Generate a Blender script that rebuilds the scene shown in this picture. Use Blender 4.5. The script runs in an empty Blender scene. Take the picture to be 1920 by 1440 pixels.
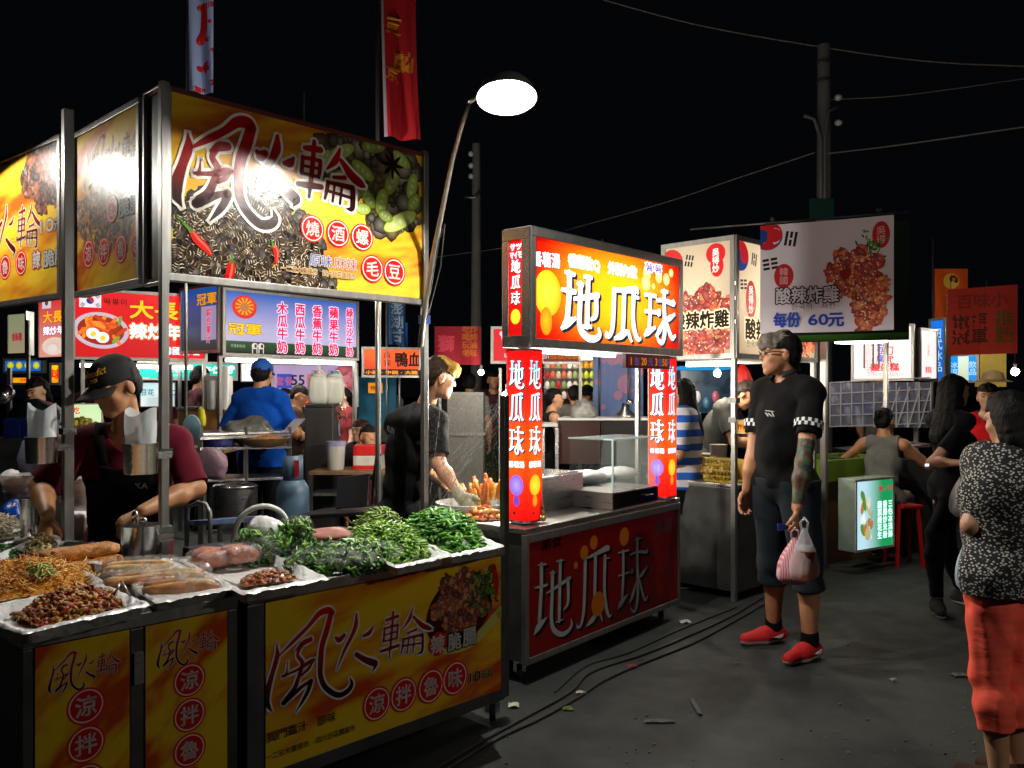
import bpy, bmesh, math, random
import numpy as np
from mathutils import Vector, Matrix
random.seed(7); np.random.seed(7)
SC = bpy.context.scene
COL = SC.collection
PI = math.pi
# ------------------------------------------------------------------ camera
F = 1600.0; CH = 1.5; HV = 735.0; CU = 960.0
cd = bpy.data.cameras.new('camera'); cam = bpy.data.objects.new('camera', cd); COL.objects.link(cam)
cam.location = (0, 0, CH); cam.rotation_euler = (PI/2, 0, 0)
cd.lens = 30.0; cd.sensor_width = 36.0; cd.shift_y = 15/1920
cd.clip_start = 0.05; cd.clip_end = 600
SC.camera = cam
# ------------------------------------------------------------------ night sky and exposure
W = bpy.data.worlds.new('World'); SC.world = W; W.use_nodes = True
bg = W.node_tree.nodes['Background']
bg.inputs['Color'].default_value = (0.55, 0.65, 0.9, 1); bg.inputs['Strength'].default_value = 0.0022
SC.view_settings.view_transform = 'Standard'; SC.view_settings.look = 'None'
SC.view_settings.exposure = 0.0; SC.view_settings.gamma = 1.0
SC.cycles.use_denoising = True
SC.cycles.max_bounces = 6; SC.cycles.transparent_max_bounces = 16
SC.cycles.sample_clamp_indirect = 4.0
SC.cycles.caustics_reflective = False; SC.cycles.caustics_refractive = False
# lamps of the market (watts)
LAMP_W = 60.0
# ------------------------------------------------------------------ helpers: pixels of the survey -> points of the place
def P(u, v, Y): return Vector(((u-CU)/F*Y, Y, CH-(v-HV)/F*Y))
def Hh(u, v, z):
    Y = F*(CH-z)/(v-HV); return P(u, v, Y)
def G(u, v): return Hh(u, v, 0.0)
def C(h):
    if not isinstance(h, str): return tuple(h[:3])
    h = h.lstrip('#'); r = []
    for i in (0, 2, 4):
        c = int(h[i:i+2], 16)/255; r.append(c/12.92 if c <= .04045 else ((c+.055)/1.055)**2.4)
    return tuple(r)
def mix(a, b, t): return tuple(x*(1-t)+y*t for x, y in zip(a, b))
# ------------------------------------------------------------------ materials
MATS = {}
def nt(name):
    m = bpy.data.materials.new(name); m.use_nodes = True
    t = m.node_tree; return m, t, t.nodes['Principled BSDF'], t.nodes['Material Output']
def setp(b, **k):
    for n, v in k.items():
        n = n.replace('_', ' ')
        b.inputs[n].default_value = (v+(1,) if isinstance(v, tuple) and len(v) == 3 else v)
def mat(name, col, rough=.6, metal=0.0, var=.12, scale=12.0, bump=.0, bscale=80, spec=.5, coat=0.0, emit=0.0, sheen=0.0, alpha=1.0, trans=0.0, sss=0.0, stretch=None):
    if name in MATS: return MATS[name]
    m, t, b, o = nt(name); c = C(col)
    setp(b, Roughness=rough, Metallic=metal, Specular_IOR_Level=spec, Coat_Weight=coat, Sheen_Weight=sheen, Alpha=alpha, Transmission_Weight=trans)
    if sss: setp(b, Subsurface_Weight=sss, Subsurface_Radius=(.02, .008, .004))
    tc = t.nodes.new('ShaderNodeTexCoord'); n = t.nodes.new('ShaderNodeTexNoise')
    n.inputs['Scale'].default_value = scale; n.inputs['Detail'].default_value = 5
    src = tc.outputs['Object']
    if stretch:
        mp = t.nodes.new('ShaderNodeMapping'); mp.inputs['Scale'].default_value = stretch
        t.links.new(src, mp.inputs['Vector']); src = mp.outputs['Vector']
    t.links.new(src, n.inputs['Vector'])
    r = t.nodes.new('ShaderNodeValToRGB')
    r.color_ramp.elements[0].position = .3; r.color_ramp.elements[1].position = .7
    r.color_ramp.elements[0].color = tuple(x*(1-var) for x in c)+(1,)
    r.color_ramp.elements[1].color = tuple(min(1, x*(1+var)) for x in c)+(1,)
    t.links.new(n.outputs['Fac'], r.inputs['Fac']); t.links.new(r.outputs['Color'], b.inputs['Base Color'])
    mr = t.nodes.new('ShaderNodeMapRange'); mr.inputs['To Min'].default_value = max(.03, rough-.12); mr.inputs['To Max'].default_value = min(1, rough+.12)
    t.links.new(n.outputs['Fac'], mr.inputs['Value']); t.links.new(mr.outputs['Result'], b.inputs['Roughness'])
    if bump:
        n2 = t.nodes.new('ShaderNodeTexNoise'); n2.inputs['Scale'].default_value = bscale; n2.inputs['Detail'].default_value = 4
        t.links.new(src, n2.inputs['Vector']); bp = t.nodes.new('ShaderNodeBump'); bp.inputs['Strength'].default_value = bump
        bp.inputs['Distance'].default_value = .01
        t.links.new(n2.outputs['Fac'], bp.inputs['Height']); t.links.new(bp.outputs['Normal'], b.inputs['Normal'])
    if emit:
        b.inputs['Emission Color'].default_value = c+(1,); b.inputs['Emission Strength'].default_value = emit
    MATS[name] = m; return m
def print_mat(name, rough=.24, emit=0.0, trans=0.0, coat=.3):
    """printed picture: vertex colours of the print; emit = evenly back lit; trans = light of the tubes in the box passes through"""
    if name in MATS: return MATS[name]
    m, t, b, o = nt(name)
    a = t.nodes.new('ShaderNodeAttribute'); a.attribute_name = 'Col'
    t.links.new(a.outputs['Color'], b.inputs['Base Color']); setp(b, Roughness=rough, Coat_Weight=coat*.2, Coat_Roughness=.2, Specular_IOR_Level=.3)
    tc = t.nodes.new('ShaderNodeTexCoord'); n = t.nodes.new('ShaderNodeTexNoise'); n.inputs['Scale'].default_value = 5; n.inputs['Detail'].default_value = 3; bp = t.nodes.new('ShaderNodeBump'); bp.inputs['Strength'].default_value = .35; bp.inputs['Distance'].default_value = .012
    t.links.new(tc.outputs['Object'], n.inputs['Vector']); t.links.new(n.outputs['Fac'], bp.inputs['Height']); t.links.new(bp.outputs['Normal'], b.inputs['Normal'])
    if emit:
        t.links.new(a.outputs['Color'], b.inputs['Emission Color']); b.inputs['Emission Strength'].default_value = emit
    if trans:
        tr = t.nodes.new('ShaderNodeBsdfTranslucent'); t.links.new(a.outputs['Color'], tr.inputs['Color'])
        mx = t.nodes.new('ShaderNodeMixShader'); mx.inputs['Fac'].default_value = trans
        t.links.new(b.outputs['BSDF'], mx.inputs[1]); t.links.new(tr.outputs['BSDF'], mx.inputs[2])
        t.links.new(mx.outputs['Shader'], o.inputs['Surface'])
    MATS[name] = m; return m
def glow_mat(name, col, strength):
    if name in MATS: return MATS[name]
    m, t, b, o = nt(name); e = t.nodes.new('ShaderNodeEmission'); e.inputs['Color'].default_value = C(col)+(1,); e.inputs['Strength'].default_value = strength
    t.links.new(e.outputs['Emission'], o.inputs['Surface']); MATS[name] = m; return m
def film_mat(name, tint=(.85, .87, .9), clear=.8, rough=.15, streak=(40, 3, 3), gain=1.0):
    """thin plastic film: mostly see-through, with glossy streaks where it is stretched or creased"""
    if name in MATS: return MATS[name]
    m, t, b, o = nt(name); setp(b, Roughness=rough, Base_Color=tint, Specular_IOR_Level=.7)
    tc = t.nodes.new('ShaderNodeTexCoord'); mp = t.nodes.new('ShaderNodeMapping'); mp.inputs['Scale'].default_value = streak
    n = t.nodes.new('ShaderNodeTexNoise'); n.inputs['Scale'].default_value = 1.0; n.inputs['Detail'].default_value = 6
    t.links.new(tc.outputs['Object'], mp.inputs['Vector']); t.links.new(mp.outputs['Vector'], n.inputs['Vector'])
    r = t.nodes.new('ShaderNodeMapRange'); r.inputs['From Min'].default_value = .5; r.inputs['From Max'].default_value = .75
    r.inputs['To Min'].default_value = 1-clear; r.inputs['To Max'].default_value = min(1, (1-clear)+.6*gain)
    t.links.new(n.outputs['Fac'], r.inputs['Value'])
    bp = t.nodes.new('ShaderNodeBump'); bp.inputs['Strength'].default_value = .8; bp.inputs['Distance'].default_value = .02
    t.links.new(n.outputs['Fac'], bp.inputs['Height']); t.links.new(bp.outputs['Normal'], b.inputs['Normal'])
    tr = t.nodes.new('ShaderNodeBsdfTransparent'); mx = t.nodes.new('ShaderNodeMixShader')
    t.links.new(r.outputs['Result'], mx.inputs['Fac']); t.links.new(tr.outputs['BSDF'], mx.inputs[1]); t.links.new(b.outputs['BSDF'], mx.inputs[2])
    t.links.new(mx.outputs['Shader'], o.inputs['Surface']); MATS[name] = m; return m
def glass_mat(name, tint=(.75, .9, .85), fac=.12):
    if name in MATS: return MATS[name]
    m, t, b, o = nt(name); setp(b, Roughness=.05, Base_Color=tint, Specular_IOR_Level=.8)
    tr = t.nodes.new('ShaderNodeBsdfTransparent'); mx = t.nodes.new('ShaderNodeMixShader')
    lw = t.nodes.new('ShaderNodeLayerWeight'); lw.inputs['Blend'].default_value = .25
    mr = t.nodes.new('ShaderNodeMapRange'); mr.inputs['To Min'].default_value = fac; mr.inputs['To Max'].default_value = .6
    t.links.new(lw.outputs['Facing'], mr.inputs['Value']); t.links.new(mr.outputs['Result'], mx.inputs['Fac'])
    t.links.new(tr.outputs['BSDF'], mx.inputs[1]); t.links.new(b.outputs['BSDF'], mx.inputs[2])
    t.links.new(mx.outputs['Shader'], o.inputs['Surface']); MATS[name] = m; return m
M = {}
M['steel'] = mat('stainless_steel', (.42, .41, .40), .3, 1.0, .12, 6, .15, 40, stretch=(1, 1, 12))
M['bsteel'] = mat('bright_steel', (.62, .61, .60), .22, 1.0, .1, 8, .1, 60)
M['frame'] = mat('brushed_frame_metal', (.36, .35, .33), .38, .9, .15, 5, .1, 60, stretch=(6, 6, 1))
M['dsteel'] = mat('dull_dark_steel', (.10, .10, .095), .42, .7, .25, 7, .1, 50)
M['black'] = mat('black_paint', (.012, .012, .013), .5, 0, .2, 9, .05, 60)
M['rubber'] = mat('black_rubber', (.015, .015, .015), .65, 0, .2, 20)
M['white'] = mat('white_plastic', (.72, .72, .70), .4, 0, .05, 8)
M['foil'] = mat('foil_lined_tray_metal', (.80, .80, .79), .36, .2, .1, 14, .5, 34)
M['wood'] = mat('worn_wood', (.16, .085, .04), .6, 0, .35, 5, .2, 40, stretch=(2, 2, 14))
M['print'] = print_mat('printed_sign')
M['dimprint'] = print_mat('printed_fabric', .8, 0, 0, 0)
# ------------------------------------------------------------------ objects
WL = {}
def link(o, parent=None):
    COL.objects.link(o)
    if parent is not None: o.parent = parent
def thing(name, label, cat, loc=(0, 0, 0), group=None):
    o = bpy.data.objects.new(name, None); link(o); o.empty_display_size = .05
    o.location = loc; WL[o] = Vector(loc); tag(o, label, cat, group); return o
def tag(o, label, cat, group=None):
    o['label'] = label; o['category'] = cat
    if group: o['group'] = group
    return o
def structure(o): o['kind'] = 'structure'; return o
def mesh_obj(name, verts, faces, m, parent=None, smooth=False, bevel=0.0, cols=None, mids=None, solid=0.0, auto=False):
    base = WL.get(parent, Vector((0, 0, 0)))
    V = np.asarray([tuple(v) for v in verts], dtype=float).reshape(-1, 3)
    own = Vector((0, 0, 0))
    if parent is None:
        own = Vector(((V[:, 0].min()+V[:, 0].max())/2, (V[:, 1].min()+V[:, 1].max())/2, V[:, 2].min()))
    V = V-np.array(base+own)
    me = bpy.data.meshes.new(name); me.from_pydata(V.tolist(), [], [tuple(int(i) for i in f) for f in faces])
    ms = m if isinstance(m, (list, tuple)) else [m]
    for x in ms: me.materials.append(x)
    if mids is not None: me.polygons.foreach_set('material_index', np.asarray(mids, dtype=np.int32))
    if smooth: me.polygons.foreach_set('use_smooth', np.ones(len(me.polygons), dtype=bool))
    if cols is not None:
        a = me.color_attributes.new('Col', 'FLOAT_COLOR', 'POINT')
        a.data.foreach_set('color', np.concatenate([np.asarray(cols, dtype=np.float32).reshape(-1, 3), np.ones((len(V), 1), np.float32)], 1).ravel())
    me.update()
    o = bpy.data.objects.new(name, me); link(o, parent); o.location = own; WL[o] = base+own
    if auto: me.set_sharp_from_angle(angle=math.radians(40))
    if bevel:
        b = o.modifiers.new('bevel', 'BEVEL'); b.width = bevel; b.segments = 2; b.limit_method = 'ANGLE'
    if solid:
        s = o.modifiers.new('solid', 'SOLIDIFY'); s.thickness = solid; s.offset = 0
    return o
class MB:
    def __init__(s): s.v = []; s.f = []
    def add(s, vs, fs):
        n = len(s.v); s.v += [tuple(x) for x in vs]; s.f += [tuple(n+i for i in f) for f in fs]; return s
    def para(s, o, a, b, c):
        o, a, b, c = map(Vector, (o, a, b, c))
        vs = [o, o+a, o+a+b, o+b, o+c, o+a+c, o+a+b+c, o+b+c]
        fs = [(0, 3, 2, 1), (4, 5, 6, 7), (0, 1, 5, 4), (1, 2, 6, 5), (2, 3, 7, 6), (3, 0, 4, 7)]
        if a.cross(b).dot(c) < 0: fs = [f[::-1] for f in fs]
        return s.add(vs, fs)
    def box(s, c, size, rz=0.0):
        c = Vector(c); R = Matrix.Rotation(rz, 3, 'Z'); x, y, z = size
        a, b, d = R @ Vector((x, 0, 0)), R @ Vector((0, y, 0)), Vector((0, 0, z))
        return s.para(c-a/2-b/2-d/2, a, b, d)
    def bar(s, a, b, w, d=None, up=(0, 0, 1)):
        a, b = Vector(a), Vector(b); d = d or w; ax = b-a; u = Vector(up)
        if abs(ax.normalized().dot(u)) > .98: u = Vector((1, 0, 0)) if up == (0, 0, 1) else Vector((0, 0, 1))
        x = ax.cross(u).normalized(); y = x.cross(ax).normalized()
        return s.para(a-x*w/2-y*d/2, x*w, y*d, ax)
    def post(s, a, b, w, ex, ey):
        a, b, ex, ey = map(Vector, (a, b, ex, ey)); return s.para(a-ex*w/2-ey*w/2, ex*w, ey*w, b-a)
    def tube(s, pts, r, seg=8, cap=True):
        pts = [Vector(p) for p in pts]; n = len(pts); rs = r if isinstance(r, (list, tuple)) else [r]*n
        t0 = (pts[1]-pts[0]).normalized(); u = t0.orthogonal().normalized(); vs = []; fs = []
        for i in range(n):
            t = (pts[min(i+1, n-1)]-pts[max(i-1, 0)]).normalized()
            u = (u-t*u.dot(t)).normalized(); w = t.cross(u)
            for k in range(seg):
                a = 2*PI*k/seg; vs.append(pts[i]+(u*math.cos(a)+w*math.sin(a))*rs[i])
        for i in range(n-1):
            for k in range(seg):
                k2 = (k+1) % seg; fs.append((i*seg+k, i*seg+k2, (i+1)*seg+k2, (i+1)*seg+k))
        if cap: fs.append(tuple(range(seg))[::-1]); fs.append(tuple((n-1)*seg+k for k in range(seg)))
        return s.add(vs, fs)
    def lathe(s, prof, o, ax=(0, 0, 1), seg=24, cap0=True, cap1=True):
        o = Vector(o); ax = Vector(ax).normalized(); u = ax.orthogonal().normalized(); w = ax.cross(u); vs = []; fs = []; n = len(prof)
        for r, h in prof:
            for k in range(seg):
                a = 2*PI*k/seg; vs.append(o+ax*h+(u*math.cos(a)+w*math.sin(a))*r)
        for i in range(n-1):
            for k in range(seg):
                k2 = (k+1) % seg; fs.append((i*seg+k, i*seg+k2, (i+1)*seg+k2, (i+1)*seg+k))
        if cap0: fs.append(tuple(range(seg))[::-1])
        if cap1: fs.append(tuple((n-1)*seg+k for k in range(seg)))
        return s.add(vs, fs)
    def ball(s, c, r, seg=12, ring=8, R=None):
        c = Vector(c); r = Vector(r) if isinstance(r, (tuple, list, Vector)) else Vector((r, r, r)); vs = []; fs = []
        for i in range(ring+1):
            p = PI*i/ring
            for k in range(seg):
                a = 2*PI*k/seg; q = Vector((math.sin(p)*math.cos(a)*r.x, math.sin(p)*math.sin(a)*r.y, math.cos(p)*r.z))
                vs.append(c+(R @ q if R else q))
        for i in range(ring):
            for k in range(seg):
                k2 = (k+1) % seg; fs.append((i*seg+k, (i+1)*seg+k, (i+1)*seg+k2, i*seg+k2))
        return s.add(vs, fs)
    def sheet(s, grid):
        n = len(grid); m = len(grid[0]); vs = [p for r in grid for p in r]
        return s.add(vs, [(i*m+j, i*m+j+1, (i+1)*m+j+1, (i+1)*m+j) for i in range(n-1) for j in range(m-1)])
    def build(s, name, m, parent=None, smooth=False, bevel=0.0, solid=0.0, auto=False): return mesh_obj(name, s.v, s.f, m, parent, smooth, bevel, solid=solid, auto=auto)
def copy_tree(o, parent=None):
    c = o.copy(); link(c, parent)
    for ch in list(o.children): copy_tree(ch, c)
    return c
# ------------------------------------------------------------------ value noise
_rng = np.random.RandomState(3); _T = _rng.rand(64, 64)
def vnoise(x, y):
    xi = np.floor(x).astype(int); yi = np.floor(y).astype(int); fx = x-xi; fy = y-yi
    fx = fx*fx*(3-2*fx); fy = fy*fy*(3-2*fy); g = lambda a, b: _T[a % 64, b % 64]
    return (g(xi, yi)*(1-fx)+g(xi+1, yi)*fx)*(1-fy)+(g(xi, yi+1)*(1-fx)+g(xi+1, yi+1)*fx)*fy
def fbm(x, y, o=4): return sum(vnoise(x*2**i+i*7.3, y*2**i+i*3.1)*.5**i for i in range(o))/(2-.5**(o-1))
# ------------------------------------------------------------------ lettering
_gl = {}
def glyph(s):
    if s in _gl: return _gl[s]
    c = bpy.data.curves.new('lettering', 'FONT'); c.body = s; c.resolution_u = 3
    o = bpy.data.objects.new('lettering', c); me = bpy.data.meshes.new_from_object(o)
    v = np.array([x.co[:2] for x in me.vertices]).reshape(-1, 2); f = [tuple(p.vertices) for p in me.polygons]
    bpy.data.objects.remove(o); bpy.data.curves.remove(c); bpy.data.meshes.remove(me)
    _gl[s] = (v, f); return _gl[s]
def catmull(pts, n=6):
    pts = [np.array(p, float) for p in pts]
    if len(pts) < 3: return [pts[0]+(pts[-1]-pts[0])*i/n for i in range(n+1)]
    q = [2*pts[0]-pts[1]]+pts+[2*pts[-1]-pts[-2]]; r = []
    for i in range(1, len(q)-2):
        for k in range(n):
            t = k/n; a, b, c, d = q[i-1:i+3]
            r.append(.5*(2*b+(c-a)*t+(2*a-5*b+4*c-d)*t*t+(3*b-a-3*c+d)*t**3))
    return r+[pts[-1]]
class Art:
    """a flat printed picture; x to the right, y up, in metres, on the plane O + ex*x + up*y"""
    def __init__(s, O, ex, w, h, up=(0, 0, 1), dz=.00014):
        s.O = Vector(O); s.ex = Vector(ex).normalized(); s.up = Vector(up).normalized(); s.n = s.ex.cross(s.up).normalized()
        s.w = w; s.h = h; s.dz = dz; s.v = []; s.c = []; s.f = []; s.L = 0.0
    def uv(s, u, v):
        d = Vector(((u-CU)/F, 1, -(v-HV)/F)); o = Vector((0, 0, CH)); t = (s.O-o).dot(s.n)/d.dot(s.n); q = o+d*t-s.O
        return q.dot(s.ex), q.dot(s.up)
    def raw(s, pts, faces, cols, clip=True):
        n = len(s.v); z = s.L*s.dz
        cc = cols if isinstance(cols, list) and len(cols) == len(pts) and not isinstance(cols[0], float) else [cols]*len(pts)
        for (x, y), c in zip(pts, cc):
            if clip: x = min(max(x, 0), s.w); y = min(max(y, 0), s.h)
            s.v.append((x, y, z)); s.c.append(c)
        s.f += [tuple(n+i for i in f) for f in faces]
    def layer(s, k=1): s.L += k
    def poly(s, pts, col): s.raw(pts, [tuple(range(len(pts)))], col)
    def rect(s, x0, y0, x1, y1, col, col2=None):
        c = C(col); d = C(col2) if col2 else c
        s.raw([(x0, y0), (x1, y0), (x1, y1), (x0, y1)], [(0, 1, 2, 3)], [d, d, c, c])
    def picture(s, fn, x0=0, y0=0, x1=None, y1=None, res=.012):
        x1 = s.w if x1 is None else x1; y1 = s.h if y1 is None else y1
        nx = max(2, int((x1-x0)/res)); ny = max(2, int((y1-y0)/res))
        X, Y = np.meshgrid(np.linspace(0, 1, nx), np.linspace(0, 1, ny), indexing='ij'); A = fn(X, Y)
        pts = [(x0+(x1-x0)*a, y0+(y1-y0)*b) for a, b in zip(X.ravel(), Y.ravel())]
        fs = [(i*ny+j, (i+1)*ny+j, (i+1)*ny+j+1, i*ny+j+1) for i in range(nx-1) for j in range(ny-1)]
        s.raw(pts, fs, [tuple(c) for c in A.reshape(-1, 3)])
    def disc(s, x, y, rx, ry, col, seg=24, rot=0, col2=None):
        c = C(col); pts = [(x, y)]
        for k in range(seg):
            a = 2*PI*k/seg; p, q = math.cos(a)*rx, math.sin(a)*ry
            pts.append((x+p*math.cos(rot)-q*math.sin(rot), y+p*math.sin(rot)+q*math.cos(rot)))
        cs = [c]+[C(col2) if col2 else c]*seg
        s.raw(pts, [(0, 1+k, 1+(k+1) % seg) for k in range(seg)], cs)
    def stroke(s, pts, grow=0.0, col='#000000', n=6):
        """pts: (x, y, width); col may be a function of y"""
        q = catmull(pts, n); vs = []; cs = []
        for i, p in enumerate(q):
            a, b = q[max(i-1, 0)], q[min(i+1, len(q)-1)]; t = (b-a)[:2]; l = np.hypot(*t) or 1; t = t/l
            w = max(p[2], 0)/2+grow; e = -grow if i == 0 else (grow if i == len(q)-1 else 0)
            for sg in (1, -1):
                x, y = p[0]-t[1]*w*sg+t[0]*e, p[1]+t[0]*w*sg+t[1]*e
                vs.append((x, y)); cs.append(col(y) if callable(col) else C(col))
        s.raw(vs, [(2*i+1, 2*i+3, 2*i+2, 2*i) for i in range(len(q)-1)], cs)
        for e, p in ((0, q[0]), (1, q[-1])):
            w = max(p[2], 0)/2+grow*.9
            if w > .0005: s.disc(p[0], p[1], w, w, col(p[1]) if callable(col) else col, 10)
    def text(s, t, x, y, h, col, w=None, bold=.0, out=None, vertical=False, pitch=1.0, rot=0.0, top=None, skew=0.0):
        """centred on x, y; h = em height; out = [(radius in em, colour), ...] drawn under it"""
        chars = list(t); n = len(chars); wd = (w/h/max(n*pitch, 1e-6)) if (w and not vertical) else (w/h if w else 1.0)
        items = []
        if not vertical and all(ord(c) < 0x2000 for c in t):
            v, f = glyph(t)
            if len(v):
                x0, x1 = v[:, 0].min(), v[:, 0].max(); sc = (w/h/(x1-x0)) if w else 1.0
                items.append((np.c_[(v[:, 0]-(x0+x1)/2)*sc, v[:, 1]-.35], f))
        else:
            for i, c in enumerate(chars):
                if c == ' ': continue
                v, f = glyph(c)
                if not len(v): continue
                cx = (v[:, 0].min()+v[:, 0].max())/2 if ord(c) < 0x2000 else .5
                q = (v-np.array([cx, .38]))*np.array([wd, 1.0])
                q = q+(np.array([0, ((n-1)/2-i)*pitch]) if vertical else np.array([(i-(n-1)/2)*pitch*wd, 0])); items.append((q, f))
        cr, sr = math.cos(rot), math.sin(rot)
        def put(dx, dy, cc):
            for q, f in items:
                X = (q[:, 0]+dx+skew*q[:, 1])*h; Y = (q[:, 1]+dy)*h
                s.raw(list(zip(x+X*cr-Y*sr, y+X*sr+Y*cr)), f, cc if not callable(cc) else [cc(yy) for yy in (y+X*sr+Y*cr)])
        for r, oc in (out or []):
            for k in range(10): put(math.cos(PI*k/5)*r, math.sin(PI*k/5)*r, C(oc))
            s.layer()
        cc = col if callable(col) else C(col)
        if bold:
            for k in range(6): put(math.cos(PI*k/3)*bold, math.sin(PI*k/3)*bold, cc)
        else: put(0, 0, cc)
        s.layer()
    def glyphs(s, strokes, x0, y0, x1, y1, col, grow=0, dx=0, dy=0):
        W_, H_ = x1-x0, y1-y0; k = (W_+H_)/2*.9
        for st in strokes: s.stroke([(x0+a*W_+dx, y0+b*H_+dy, c*k) for a, b, c in st], grow, col)
        s.layer()
    def blobs(s, n, region, size, cols, elong=1.6, seed=1, seg=9):
        """scattered irregular pieces, region(x,y)->bool in metres"""
        r = random.Random(seed); k = 0; tries = 0
        while k < n and tries < n*30:
            tries += 1; x, y = r.random()*s.w, r.random()*s.h
            if not region(x, y): continue
            k += 1; a = r.random()*PI; sz = size*(.5+r.random()); c = C(r.choice(cols)); e = 1+(elong-1)*r.random(); pts = []
            for i in range(seg):
                t = 2*PI*i/seg; q = sz*(.84+.32*r.random()); p1, p2 = math.cos(t)*q*e, math.sin(t)*q
                pts.append((x+p1*math.cos(a)-p2*math.sin(a), y+p1*math.sin(a)+p2*math.cos(a)))
            d = mix(c, (0, 0, 0), .45); l = mix(c, (1, .9, .8), .12+.3*r.random()*(r.random() < .4))
            s.L += 3.0/n*1.0
            s.raw(pts+[(x, y)], [(i, (i+1) % seg, seg) for i in range(seg)], [mix(c, d, r.random()) for _ in range(seg)]+[l])
        s.layer()
    def build(s, name, m, parent, off=.003, over=None):
        if over:    # the print on a back-lit sheet: the sheet lets the tubes through, the cut lettering on it glows of its own
            z = np.array([v[2] for v in s.v]); up = z >= s.dz*.9
            for nm, mm, sel in ((name, m, ~up), ('lettering', over, up)):
                ix = np.cumsum(sel)-1; fs = [tuple(int(ix[i]) for i in f) for f in s.f if sel[f[0]]]
                vs = [s.O+s.ex*x+s.up*y+s.n*(q+off) for (x, y, q), k in zip(s.v, sel) if k]
                r = mesh_obj(nm, vs, fs, mm, parent, cols=[c for c, k in zip(s.c, sel) if k])
            return r
        vs = [s.O+s.ex*x+s.up*y+s.n*(z+off) for x, y, z in s.v]
        return mesh_obj(name, vs, s.f, m, parent, cols=s.c)
# ------------------------------------------------------------------ figures: one continuous skin grown round a posed skeleton
V3 = lambda *a: np.array(a if len(a) == 3 else a[0], float)
def unit(v): v = np.asarray(v, float); return v/(np.linalg.norm(v) or 1)
def cone(a, b, ra, rb, k=None, flat=None): return ('c', V3(a), V3(b), ra, rb, flat, k)
def ell(c, r, R=None, k=None): return ('e', V3(c), V3(r), R, k)
def grow(p, t): return ('c', p[1], p[2], p[3]+t, p[4]+t, p[5], p[6]) if p[0] == 'c' else ('e', p[1], p[2]+t, p[3], p[4])
def field(prims, h, kdef=.03, pad=.03, box=None, extra=()):
    lo = np.full(3, 1e9); hi = -lo; bb = []
    for p in prims:
        if p[0] == 'c':
            r = max(p[3], p[4])*(1/p[5][1] if p[5] and p[5][1] > 1 else 1); a = np.minimum(p[1], p[2])-r; b = np.maximum(p[1], p[2])+r
        else: r = p[2].max(); a = p[1]-r; b = p[1]+r
        bb.append((a, b)); lo = np.minimum(lo, a); hi = np.maximum(hi, b)
    for p in extra: r = max(p[3], p[4]); lo = np.minimum(lo, np.minimum(p[1], p[2])-r); hi = np.maximum(hi, np.maximum(p[1], p[2])+r)
    lo = lo-pad; n = np.ceil((hi+pad-lo)/h).astype(int)+1
    if box: lo, n = box
    Fd = np.full(n, .2, np.float32)
    for p, (a, b) in zip(prims, bb):
        k = p[-1] or kdef; m = k+2.5*h
        i0 = np.maximum(np.floor((a-m-lo)/h).astype(int), 0); i1 = np.minimum(np.ceil((b+m-lo)/h).astype(int)+1, n)
        ax = [lo[d]+h*np.arange(i0[d], i1[d]) for d in range(3)]
        X = ax[0][:, None, None]; Y = ax[1][None, :, None]; Z = ax[2][None, None, :]
        if p[0] == 'c':
            A, B = p[1], p[2]; ba = B-A; q = ba.dot(ba) or 1e-9
            t = np.clip(((X-A[0])*ba[0]+(Y-A[1])*ba[1]+(Z-A[2])*ba[2])/q, 0, 1)
            dx, dy, dz = X-A[0]-ba[0]*t, Y-A[1]-ba[1]*t, Z-A[2]-ba[2]*t
            if p[5]:
                w, ra = p[5]; s = (dx*w[0]+dy*w[1]+dz*w[2])*(1/ra-1); dx, dy, dz = dx+w[0]*s, dy+w[1]*s, dz+w[2]*s
            d = np.sqrt(dx*dx+dy*dy+dz*dz)-(p[3]+(p[4]-p[3])*t)
        else:
            dx, dy, dz = X-p[1][0], Y-p[1][1], Z-p[1][2]
            if p[3] is not None:
                R = p[3]; dx, dy, dz = [R[0][i]*dx+R[1][i]*dy+R[2][i]*dz for i in range(3)]
            r = p[2]; k0 = np.sqrt((dx/r[0])**2+(dy/r[1])**2+(dz/r[2])**2); k1 = np.sqrt((dx/r[0]**2)**2+(dy/r[1]**2)**2+(dz/r[2]**2)**2)+1e-9
            d = k0*(k0-1)/k1
        S = Fd[i0[0]:i1[0], i0[1]:i1[1], i0[2]:i1[2]]
        hh = np.maximum(k-np.abs(S-d), 0)/k
        Fd[i0[0]:i1[0], i0[1]:i1[1], i0[2]:i1[2]] = np.minimum(S, d)-hh*hh*k*.25
    return Fd, lo
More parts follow.
